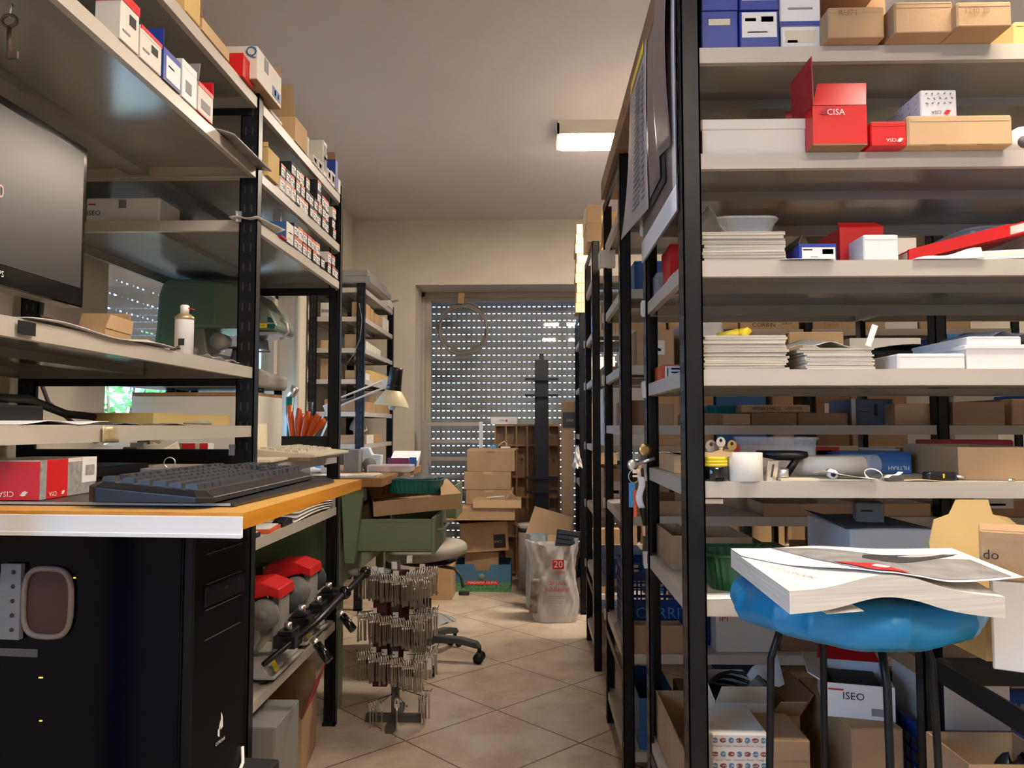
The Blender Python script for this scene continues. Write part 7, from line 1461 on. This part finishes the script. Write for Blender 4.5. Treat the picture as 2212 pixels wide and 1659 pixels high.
# ================================================================ by the shuttered window
def tube_coil():
    r = thing('hose_coil', 'coil of grey flexible hose hanging in front of the shuttered window', 'hose', (at(1000, 705, y=6.42).x, 6.42, 1.98)); b = MB(); rnd = random.Random(6); R0 = .205
    for k in range(6):
        cx, cz, rr = rnd.uniform(-.012, .012), rnd.uniform(-.02, .012) - .006 * k, R0 * rnd.uniform(.92, 1.04); b.tube([(cx + rr * .98 * math.cos(t * .2618), -.008 * k + .01 * math.sin(t + k), cz + rr * math.sin(t * .2618)) for t in range(24)], .0065, 8, 0, True)
    b.build('hose', mat('hose_grey', (.20, .18, .155), .4), r); b = MB(); b.obox((-.01, -.055, .235), (.050, .006, .095), Matrix.Rotation(.1, 3, 'Y')); b.build('cardboard_tag', 'card', r); b = MB(); b.tube([(-.01, -.05, .27), (-.01, .10, .29)], .003, 6); b.build('hook', 'steel', r); return r
tube_coil()
lf = thing('ladder', 'grey steel frame with rungs leaning at the left of the shuttered window', 'frame', (-.65, 6.12, 0))
fx = [at(u, 1000, y=6.12).x + .65 for u in (912, 925, 1035, 1043)]
b = MB(); b.box(fx[0], fx[1], -.02, .03, 0, 1.205); b.build('upright', 'alu', lf, bevel=.002); b = MB(); b.box(fx[2], fx[3], -.02, .02, 0, 1.19); b.build('upright', 'lamp_white', lf, bevel=.002)
for v in (916, 953, 991, 1028, 1066): z = at(980, v, y=6.12).z; b = MB(); b.box(fx[1], fx[2], -.015, .02, z - .014, z + .014); b.build('rung', 'alu', lf)
wc = thing('wooden_cabinet', 'narrow wooden compartment cabinet standing before the shuttered window', 'cabinet', (-.055, 6.09, 0)); X0, X1 = at(1068, 1000, y=6.05).x + .055, at(1210, 1000, y=6.05).x + .055; HC = 1.17
b = MB(); b.box(X0, X1, .03, .045, 0, HC); b.build('back_panel', mat('wood_panel', (.30, .19, .10), .4, col2=(.20, .12, .06), scale=9, stretch=(1, 1, .15)), wc)
for k in range(7): x = X0 + (X1 - X0 - .014) * k / 6; b = MB(); b.box(x, x + .014, -.04, .03, 0, HC); b.build('divider', 'wood', wc)
for z in (.02, .30, .60, .755, .98 if False else 1.0, HC - .015): b = MB(); b.box(X0, X1, -.036, .03, z, z + .013); b.build('shelf', 'wood', wc)
for k in range(6):
    x = X0 + (X1 - X0 - .014) * (k + .5) / 6 + .007; b = MB(); b.tube([(x, -.002, .90), (x, .03, .90)], .008, 10); b.build('number_knob', 'brass', wc)
fbox('carton', 'small white carton with a red mark on the wooden compartment cabinet', 'box', 1060, 901, 1118, 915, 6.06, .07, HC, m='white_box', texts=[('front', .42, .5, .022, 'CISA', 'ink', 0)], plates=[('front', .55, .35, .62, .65, 'print_red')])
tt = thing('display_column', 'tall black slotted column with cross bars before the shuttered window', 'display stand', (at(1170, 900, y=5.86).x, 5.86, 0)); b = MB(); b.box(-.052, .052, -.02, .02, .04, 1.60); b.hexa([(-.052, -.02, 1.60), (.052, -.02, 1.60), (.052, .02, 1.60), (-.052, .02, 1.60), (-.052, -.02, 1.655), (.052, -.02, 1.655), (.052, .02, 1.655), (-.052, .02, 1.655)]); b.box(-.018, .018, -.018, .018, 1.655, 1.70); b.build('column', mat('navy_black', (.012, .014, .022), .5), tt)
for v in (820, 855, 1032, 1062): z = at(1170, v, y=5.86).z; b = MB(); b.box(-.125, .125, -.024, -.020, z - .008, z + .012); b.box(-.125, .125, -.05, -.020, z - .008, z - .004); b.build('cross_bar', 'navy_black', tt)
b = MB(); b.box(-.15, .15, -.08, .10, 0, .04); b.build('foot_plate', 'navy_black', tt)
tc_ = carton('carton', 'tall narrow pinkish carton standing at the right of the shuttered window', 'box', (at(1226, 1000, y=5.75).x, 5.80, 0), .085, .10, 1.13, m='card_light')
fbox('carton', 'brown carton with a dark printed panel on the tall narrow carton', 'box', 1213, 868, 1243, 925, 5.75, .10, 1.132, m='card', plates=[('front', .08, .05, 1, .62, 'dark_grey')], texts=[('front', .6, .32, .026, 'CISA', 'paper_cream', 0)])
# pile of cartons on the floor
mo = thing('fruit_crate', 'blue and green cardboard fruit crate with a red name banner on the floor', 'crate', (at(1042, 1250, y=5.48).x, 5.64, 0)); W0 = at(1104, 1250, y=5.48).x - at(981, 1250, y=5.48).x; H0 = .188; x = W0 / 2
b = MB(); t = .006; b.box(-x, x, -.15, .15, 0, t); b.box(-x, x, .144, .15, t, H0); b.box(-x, -x + t, -.144, .144, t, H0); b.box(x - t, x, -.144, .144, t, H0)
b.prism([(-x, -.15, 0), (x, -.15, 0), (x, -.15, H0), (x * .30, -.15, H0), (x * .22, -.15, H0 * .78), (-x * .22, -.15, H0 * .78), (-x * .30, -.15, H0), (-x, -.15, H0)], (0, t, 0)); b.build('crate_body', 'crate_blue', mo)
b = MB(); rnd = random.Random(3)
for i in range(16):
    for j in range(3):
        cx = -x + .014 + (2 * x - .028) * i / 15 + rnd.uniform(-.004, .004); cz = .012 + .021 * j + rnd.uniform(-.003, .003); n = 12; b.prism([(cx + .013 * math.cos(-q * 2 * math.pi / n), -.1505 - .0004 * j, cz + .011 * math.sin(-q * 2 * math.pi / n)) for q in range(n)], (0, -.0004, 0), (i + j) % 2)
b.box(-x, x, -.1506, -.150, .0, .012); b.build('olive_print', ['crate_green', mat('olive_light', (.10, .30, .09), .6)], mo)['kind'] = 'stuff'
b = MB(); b.box(-x * .58, x * .56, -.1535, -.1515, .050, .078); b.build('red_banner', 'print_red', mo); text('MADAMA OLIVA', .023, (0, -.1545, .064), 'front', 'print_white', mo, width=x * 1.02); b = MB(); b.lathe([(.001, -.0008), (.022, -.0008), (.022, .0008), (.001, .0008)], (-.005, -.1525, .105), 24, axis='y'); b.build('round_seal', 'machine_light', mo)
carton('carton', 'small brown carton sitting inside the fruit crate', 'box', (at(1040, 1200, y=5.55).x, 5.66, .008), .24, .20, .255, m='card')
cb_ = thing('carton', 'brown carton with an upside down black panel tipped on the crate pile', 'box', (at(1045, 1190, y=5.5).x, 5.66, .272)); cb_.rotation_euler = (0, R(-3), R(3)); b = MB(); boxmesh(b, .335, .26, .205, 'open', .004); b.box(.065, .148, -.1315, -.130, .02, .115, 1); b.box(-.15, -.09, -.1315, -.130, .015, .035, 2); b.build('box_body', ['card', 'ink', 'card_dark'], cb_)
text('CISA', .026, (.095, -.1325, .065), 'front', 'card_light', cb_, math.pi); b = MB(); flap(b, .335, .26, .205, 'left', 60, .06); b.build('box_flap', 'card_light', cb_); b = MB(); flap(b, .335, .26, .205, 'right', 120, .10); b.build('box_flap', 'card', cb_)
wt = carton('carton', 'very wide shallow brown carton lying across the top of the crate pile', 'box', (at(1030, 1110, y=5.4).x, 5.60, .502), .52, .36, .085, m='card', kind='closed', rz=.03)
dt = thing('carton', 'low brown carton tray with inner dividers on the wide shallow carton', 'box', (at(1072, 1100, y=5.35).x, 5.53, .589), .02); b = MB(); boxmesh(b, .335, .24, .055, 'open', .004); b.build('box_body', 'card_light', dt)
for k in (-.055, .055): b = MB(); b.box(k - .002, k + .002, -.115, .115, .004, .050); b.build('divider', 'card_yellow', dt)
b = MB(); b.box(-.16, .16, -.002, .002, .004, .045); b.build('divider', 'card_yellow', dt)
b = MB(); b.obox((.10, -.03, .062), (.075, .085, .05), Matrix.Rotation(.7, 3, 'Y') @ Matrix.Rotation(.3, 3, 'Z')); b.build('folded_insert', 'card', dt)
b = MB(); b.grid(lambda u, v: (-.08 + .16 * u, .03 + .06 * v, .058 + .012 * u), 4, 3, .002); b.build('paper_sheet', 'paper_white', dt)
z = .5895
for i, (u0, u1, v0, lab) in enumerate(((1006, 1108, 1058, 'brown carton lowest of the three stacked before the window'), (1002, 1104, 1018, 'brown carton with a tuck tab, middle of the three stacked'), (1009, 1112, 974, 'brown carton with an open lid, topmost of the three stacked'))):
    c0 = at(u0, v0, y=5.66); c1 = at(u1, v0, y=5.66); h = c0.z - z; o = thing('carton', lab, 'box', ((c0.x + c1.x) / 2, 5.66 + .13, z + .001), 0, 'brown cartons stacked before the window'); w = c1.x - c0.x
    b = MB(); boxmesh(b, w, .26, h - .002, 'closed' if i < 2 else 'open', .003); b.build('box_body', 'card', o); b = MB(); b.box(-.032, .032, -.1335, -.130, h - (.018 if i != 1 else .022), h - .002); b.build('tuck_tab', 'card_dark' if i == 2 else 'card_light', o)
    if i == 2: b = MB(); b.hexa([(-w / 2, -.13, h - .002), (w / 2, -.13, h - .002), (w / 2 + .02, .13, h - .002), (-w / 2, .13, h - .002), (-w / 2, -.13, h + .003), (w / 2, -.13, h + .003), (w / 2 + .02, .13, h + .014), (-w / 2, .13, h + .014)]); b.build('lid_flap', 'card_light', o)
    z = z + h
r = thing('plug_cable', 'white cable with a blue plug lying on the topmost stacked carton', 'cable', (at(1080, 968, y=5.75).x, 5.78, z + .018)); b = MB(); b.tube([(-.02, 0, .004), (.0, .0, .03), (.03, .0, .05), (.05, 0, .03), (.045, 0, .004)], .003, 8); b.build('wire', 'paper', r); b = MB(); b.obox((-.05, -.02, .01), (.05, .03, .018)); b.build('plug', 'sky_blue', r); b = MB(); b.obox((.04, -.02, .006), (.07, .03, .012)); b.build('plug_block', 'paper', r)
oc_ = thing('carton', 'brown carton lying open on its side behind the white plastic bag', 'box', (at(1195, 1200, y=5.25).x - .02, 5.45, 0)); oc_.rotation_euler = (0, 0, R(-8)); b = MB(); boxmesh(b, .30, .26, .42, 'open', .004); b.build('box_body', 'card_dark', oc_)
b = MB(); b.prism([(-.15, -.13, .42), (.15, -.13, .42), (.17, -.05, .53), (-.10, -.02, .60)], (0, .004, 0)); b.build('box_flap', 'card', oc_); b = MB(); b.prism([(-.15, -.131, .42), (.15, -.131, .42), (.13, -.20, .34), (-.13, -.20, .34)], (0, -.004, 0)); b.build('box_flap', 'card_light', oc_)
r = thing('paint_can', 'white cylinder tin with a black label between the carton piles', 'tin', (at(1136, 1200, y=5.5).x, 5.62, 0)); b = MB(); b.lathe([(.001, 0), (.055, 0), (.055, .44), (.058, .445), (.058, .46), (.001, .46)], (0, 0, 0), 24); b.lathe([(.0555, .40), (.0562, .40), (.0562, .43), (.0555, .43)], (0, 0, 0), 24, 1); b.build('can_body', ['white_card', 'ink'], r)
carton('carton', 'brown carton half hidden behind the office chair', 'box', (at(935, 1240, y=5.2).x, 5.35, 0), .25, .24, .22, m='card', plates=[('front', .3, .45, .5, .47, 'card_dark')])
carton('carton', 'second brown carton on top behind the office chair', 'box', (at(930, 1200, y=5.2).x, 5.36, .222), .24, .22, .16, m='card_dark')
r = thing('cloth_rag', 'crumpled grey cloth on the floor behind the key stand', 'cloth', (at(935, 1290, y=4.6).x, 4.65, 0)); b = MB(); b.grid(lambda u, v: ((.12 + .02 * math.sin(u * 25)) * math.cos(u * 6.283) * (1 - v), (.08 + .02 * math.sin(u * 19)) * math.sin(u * 6.283) * (1 - v), .002 + .05 * math.sin(v * 1.57) + .008 * math.sin(u * 31) * (1 - v)), 36, 8); b.build('cloth', 'mid_grey', r)
# white shopping bag
bg_ = thing('shopping_bag', 'white crumpled plastic shopping bag marked 20 standing on the floor', 'bag', (at(1203, 1300, y=4.70).x - .01, 4.72, 0)); Hb = .46
def bagf(u, v):
    a = u * 2 * math.pi; hw = .125 + .022 * v + .012 * math.sin(v * 7); hd = .085 + .01 * v; c, s = math.cos(a), math.sin(a); e = .62
    x = hw * abs(c) ** e * (1 if c > 0 else -1); y = hd * abs(s) ** e * (1 if s > 0 else -1); k = 1 + .05 * math.sin(a * 9 + v * 11) * (.3 + .7 * v) + .03 * math.sin(a * 17 - v * 23)
    return (x * k - .018 * v, y * k, .002 + Hb * v * (1 + .03 * math.sin(a * 2 + 1)))
b = MB(); b.grid(bagf, 96, 36, 0); n = 96; b.add([bagf(k / n, 0) for k in range(n)], [tuple(range(n - 1, -1, -1))]); b.build('bag_body', 'bag_plastic', bg_)
def onbag(x, z): return (x, -.105, z)
b = MB(); b.box(-.018, .050, -.1105, -.1085, .318, .372); b.build('red_badge', 'print_red', bg_); text('20', .055, (.016, -.1125, .345), 'front', 'print_white', bg_); text('JAHRE', .02, (.03, -.1125, .300), 'front', 'print_red', bg_)
text('20 Jahre', .030, (.012, -.110, .235), 'front', 'print_red', bg_); text('Jubilaum!', .040, (.012, -.110, .200), 'front', 'print_red', bg_)
for k in range(4): b = MB(); b.box(-.05, .06 - .01 * k, -.111, -.1095, .160 - .013 * k, .163 - .013 * k); b.build('text_line', 'ink_grey', bg_)
b = MB(); b.grid(lambda u, v: (-.155 + .05 * u + .012 * v, -.086 - .022 * u, .06 + .20 * v), 5, 8, .001); b.build('photo_print', mat('bag_photo', (.09, .05, .055), .5, col2=(.40, .30, .26), scale=22), bg_)
bgb = thing('shopping_bag', 'pale blue grey plastic sheet bunched behind the white shopping bag', 'bag', (at(1160, 1280, y=4.95).x, 4.98, 0)); b = MB(); b.grid(lambda u, v: ((.06 + .012 * math.sin(u * 31)) * math.cos(u * 6.283), (.05 + .01 * math.sin(u * 23)) * math.sin(u * 6.283), .002 + .47 * v), 32, 12); b.build('bag_body', mat('bag_bluegrey', (.33, .40, .42), .5), bgb)
kt = thing('computer_keyboard', 'black keyboard standing upright in the white shopping bag', 'keyboard', (at(1212, 1150, y=4.72).x, 4.72, .10)); kt.rotation_euler = (R(-12), R(8), R(4)); b = MB(); b.cbox(-.075, .075, -.012, .008, 0, .43, .006); b.build('case', 'black_plastic', kt)
b = MB()
for i in range(6):
    for j in range(14): b.box(-.065 + .022 * i, -.046 + .022 * i, -.0165, -.012, .05 + .027 * j, .072 + .027 * j)
b.build('keycaps', mat('keycap_navy', (.025, .03, .04), .4), kt)['kind'] = 'stuff'
r = thing('white_rod', 'white plastic strip sticking out of the shopping bag beside the keyboard', 'strip', (at(1240, 1150, y=4.68).x - .02, 4.70, .35)); b = MB(); b.bar((0, 0, 0), (.05, -.01, .12), .022, .006); b.build('strip_body', 'white_box', r, bevel=.001)
# ================================================================ office chair
ch = thing('office_chair', 'swivel office chair with a pale worn seat and black star base', 'chair', (-.54, 3.90, 0))
b = MB()
def seatf(u, v):
    a = u * 2 * math.pi; P = [(.0, .492), (.7, .495), (.95, .505), (1.0, .525), (.97, .55), (.85, .568), (.5, .575), (0, .572)]; k = v * (len(P) - 1); i = min(int(k), len(P) - 2); f = k - i; r_ = P[i][0] * (1 - f) + P[i + 1][0] * f; z = P[i][1] * (1 - f) + P[i + 1][1] * f
    return (.205 * r_ * math.cos(a), .20 * r_ * math.sin(a), z + .02 * r_ * math.cos(a))
b.grid(seatf, 48, 18, 0); b.build('seat', 'seat_fabric', ch)
b = MB(); b.lathe([(.001, .47), (.13, .475), (.16, .492), (.001, .492)], (0, 0, 0), 24); b.build('seat_pan', 'black_plastic', ch); b = MB(); b.tube([(0, 0, .12), (0, 0, .30)], .026, 16); b.tube([(0, 0, .30), (0, 0, .475)], .014, 12); b.build('gas_column', 'black_plastic', ch)
b = MB(); b.tube([(.05, -.05, .47), (.15, -.10, .465), (.185, -.12, .43), (.195, -.13, .38)], .008, 8); b.cbox(.175, .225, -.145, -.12, .345, .365, .006); b.build('height_lever', 'dark_grey', ch)
a0 = math.atan2(3.86 - 3.90, -.264 + .54)
for k in range(5):
    a = a0 - k * 2 * math.pi / 5; c, s = math.cos(a), math.sin(a); b = MB(); Lr = .28
    pr = [(.02, .085), (.02, .125), (.18, .118), (Lr - .02, .100), (Lr, .075), (Lr - .02, .070), (.16, .090)]
    sd = Vector((-s, c, 0)) * .022; b.prism([Vector((c * q[0], s * q[0], q[1])) - sd for q in pr], sd * 2); lg = b.build('base_leg', 'dark_grey', ch, bevel=.006)
    b = MB(); cc = Vector((c * (Lr - .01), s * (Lr - .01), .026))
    for e in (-1, 1): p = cc + Vector((-s, c, 0)) * .018 * e; q = p + Vector((-s, c, 0)) * .014 * e; b.tube([p, q], .0255, 18)
    b.tube([cc + Vector((0, 0, .02)), cc + Vector((0, 0, .055))], .010, 10); b.build('castor', 'black_plastic', lg)
b = MB(); b.lathe([(.001, .08), (.045, .08), (.045, .13), (.001, .13)], (0, 0, 0), 20); b.build('hub', 'dark_grey', ch)
# ================================================================ rotating key stand
SX, SY = -.548, 3.10
ks = thing('key_stand', 'black floor stand with tiers of hooks full of silver keys', 'display stand', (SX, SY, 0))
b = MB(); b.bar((-.115, .0, .013), (.115, .0, .013), .032, .026); b.bar((0, -.13, .0131), (0, .13, .0131), .032, .026); b.build('cross_foot', 'dark_grey', ks); b = MB(); b.box(-.014, .014, -.014, .014, .02, .62); b.build('pole', 'dark_grey', ks)
b = MB(); b.box(-.085, -.03, -.03, .09, .14, .57); b.box(-.03, .085, .03, .09, .16, .57); b.build('back_board', 'maroon', ks)
b = MB(); b.lathe([(.02, .600), (.085, .604), (.085, .612), (.03, .618), (.001, .618)], (0, 0, 0), 24); b.build('top_plate', 'mid_grey', ks)
def silver_key():
    b = MB(); b.tube([(.0, .0085 * math.cos(t * .524), -.004 + .0115 * math.sin(t * .524)) for t in range(12)], .0026, 6, 0, True)
    b.tube([(0, 0, -.014), (0, 0, -.018), (0, 0, -.0185), (0, 0, -.024), (0, 0, -.0245), (0, 0, -.092)], [.0033, .0033, .0044, .0044, .0031, .0031], 6)
    b.box(-.0009, .0009, -.0012, .0085, -.090, -.078); b.box(-.0009, .0009, -.0012, .006, -.078, -.075); return b.build('bit_key', 'steel', None, origin=(0, 0, 0))
ordh = ['first', 'second', 'third', 'fourth', 'fifth', 'sixth']; ordk = ['first', 'second', 'third', 'fourth', 'fifth', 'sixth', 'seventh', 'eighth']
key0 = silver_key(); kused = False; rnd = random.Random(17); kcount = 0
def hook(base, d, L):
    d = Vector(d).normalized(); b = MB(); p = Vector(base); b.tube([p, p + d * L, p + d * (L + .004) + Vector((0, 0, .010))], .0014, 6); b.build('hook', 'black_steel', ks); return p, d
tiers = [(.590, 'top', 7, 7), (.430, 'second', 6, 7), (.280, 'third', 6, 6)]
for z, word, n1, n2 in tiers:
    for side, (nx, ny), cnt, npk in (('front', (-.72, -.70), 6, n1), ('right', (1, -.38), 4, n2)):
        nv = Vector((nx, ny, .10)).normalized(); tv = Vector((1, -.12, 0)).normalized() if side == 'front' else Vector((-ny, nx, 0)).normalized()
        for h in range(cnt):
            off = (h - (cnt - 1) / 2) * (.044 if side == 'front' else .040)
            base = Vector((0, 0, z)) + tv * off * (1 if side == 'front' else -1) + (Vector((.035, -.035, 0)) if side == 'front' else Vector((nx, ny, 0)).normalized() * .07) + Vector((0, 0, (-.007 * h) if side == 'front' else 0))
            L = .085; p, d = hook(base, nv, L)
            n = rnd.choice([npk - 1, npk, npk]) if not (side == 'right' and h > 2 and word != 'top') else 3
            for k in range(n):
                q = p + d * (L - .006 - .0105 * k); o = key0
                if kused: o = key0.copy(); sc.collection.objects.link(o)
                kused = True; kcount += 1
                o.location = (SX + q.x, SY + q.y, q.z - .0085); o.rotation_euler = (rnd.uniform(-.05, .05), rnd.uniform(-.04, .04), math.atan2(d.y, d.x) + rnd.uniform(-.12, .12))
                s_ = rnd.uniform(1.05, 1.15); o.scale = (1, 1, s_)
                tag(o, f'silver bit key, {word} tier, {side} side, {ordh[h]} hook, {ordk[k]} from its tip', 'key', f'silver keys, {word} tier, {side} side')
            if h % 2 == 0 or word == 'third':
                b = MB(); q = p + d * .012; b.prism([q + Vector((-.010, -.002, -.030)), q + Vector((.012, -.002, -.030)), q + Vector((.012, -.002, .012)), q + Vector((-.010, -.002, .012))], (0, .0008, 0)); b.build('price_tag', 'paper', ks)
for i, (dx, dy, L) in enumerate(((.10, -.45, .13), (.9, -.5, .15), (.9, .1, .14), (-.3, -1, .12), (.5, -1, .15), (-.8, -.7, .12))):
    p, d = hook(Vector((0, 0, .135 - .006 * i)), (dx, dy, -.08), L)
    for k in range((3, 2, 4, 1, 0, 3)[i]):
        q = p + d * (L - .008 - .013 * k); o = key0.copy(); sc.collection.objects.link(o); o.location = (SX + q.x, SY + q.y, q.z - .0085); o.rotation_euler = (0, 0, math.atan2(d.y, d.x)); tag(o, f'silver bit key on the sparse lowest tier, {ordh[i]} hook, {ordk[k]} from its tip', 'key', 'silver keys, lowest hooks')
for i, (dx, dy, rz) in enumerate(((-.05, -.06, .3), (.0, -.05, -.2), (.055, -.02, .6))):
    b = MB(); b.grid(lambda u, v: (-.012 + .024 * u, .004 * math.sin(v * 2.5), .03 * v), 4, 5, .0008); o = b.build('price_tag', 'paper_white', ks); o.location = (dx, dy, .575 + .02 * i); o.rotation_euler = (.2, 0, rz)
r = thing('hang_tag', 'tan card tag hanging on a hook left of the key stand', 'tag', (at(757, 1343, y=3.05).x, 3.05, .39)); b = MB(); b.box(-.010, .010, 0, .001, -.035, .0); b.build('card', 'card_light', r); b = MB(); b.tube([(0, .0, 0), (.0, .02, .02), (.03, .03, .022)], .001, 5); b.build('string', 'dark_grey', r)
r.location.x = -.715
b = MB(); b.box(-.022, .022, -.012, .012, .20, .58); b.build('side_rail', 'maroon', ks); ks.children[-1].location = (-.105, -.01, -.03)
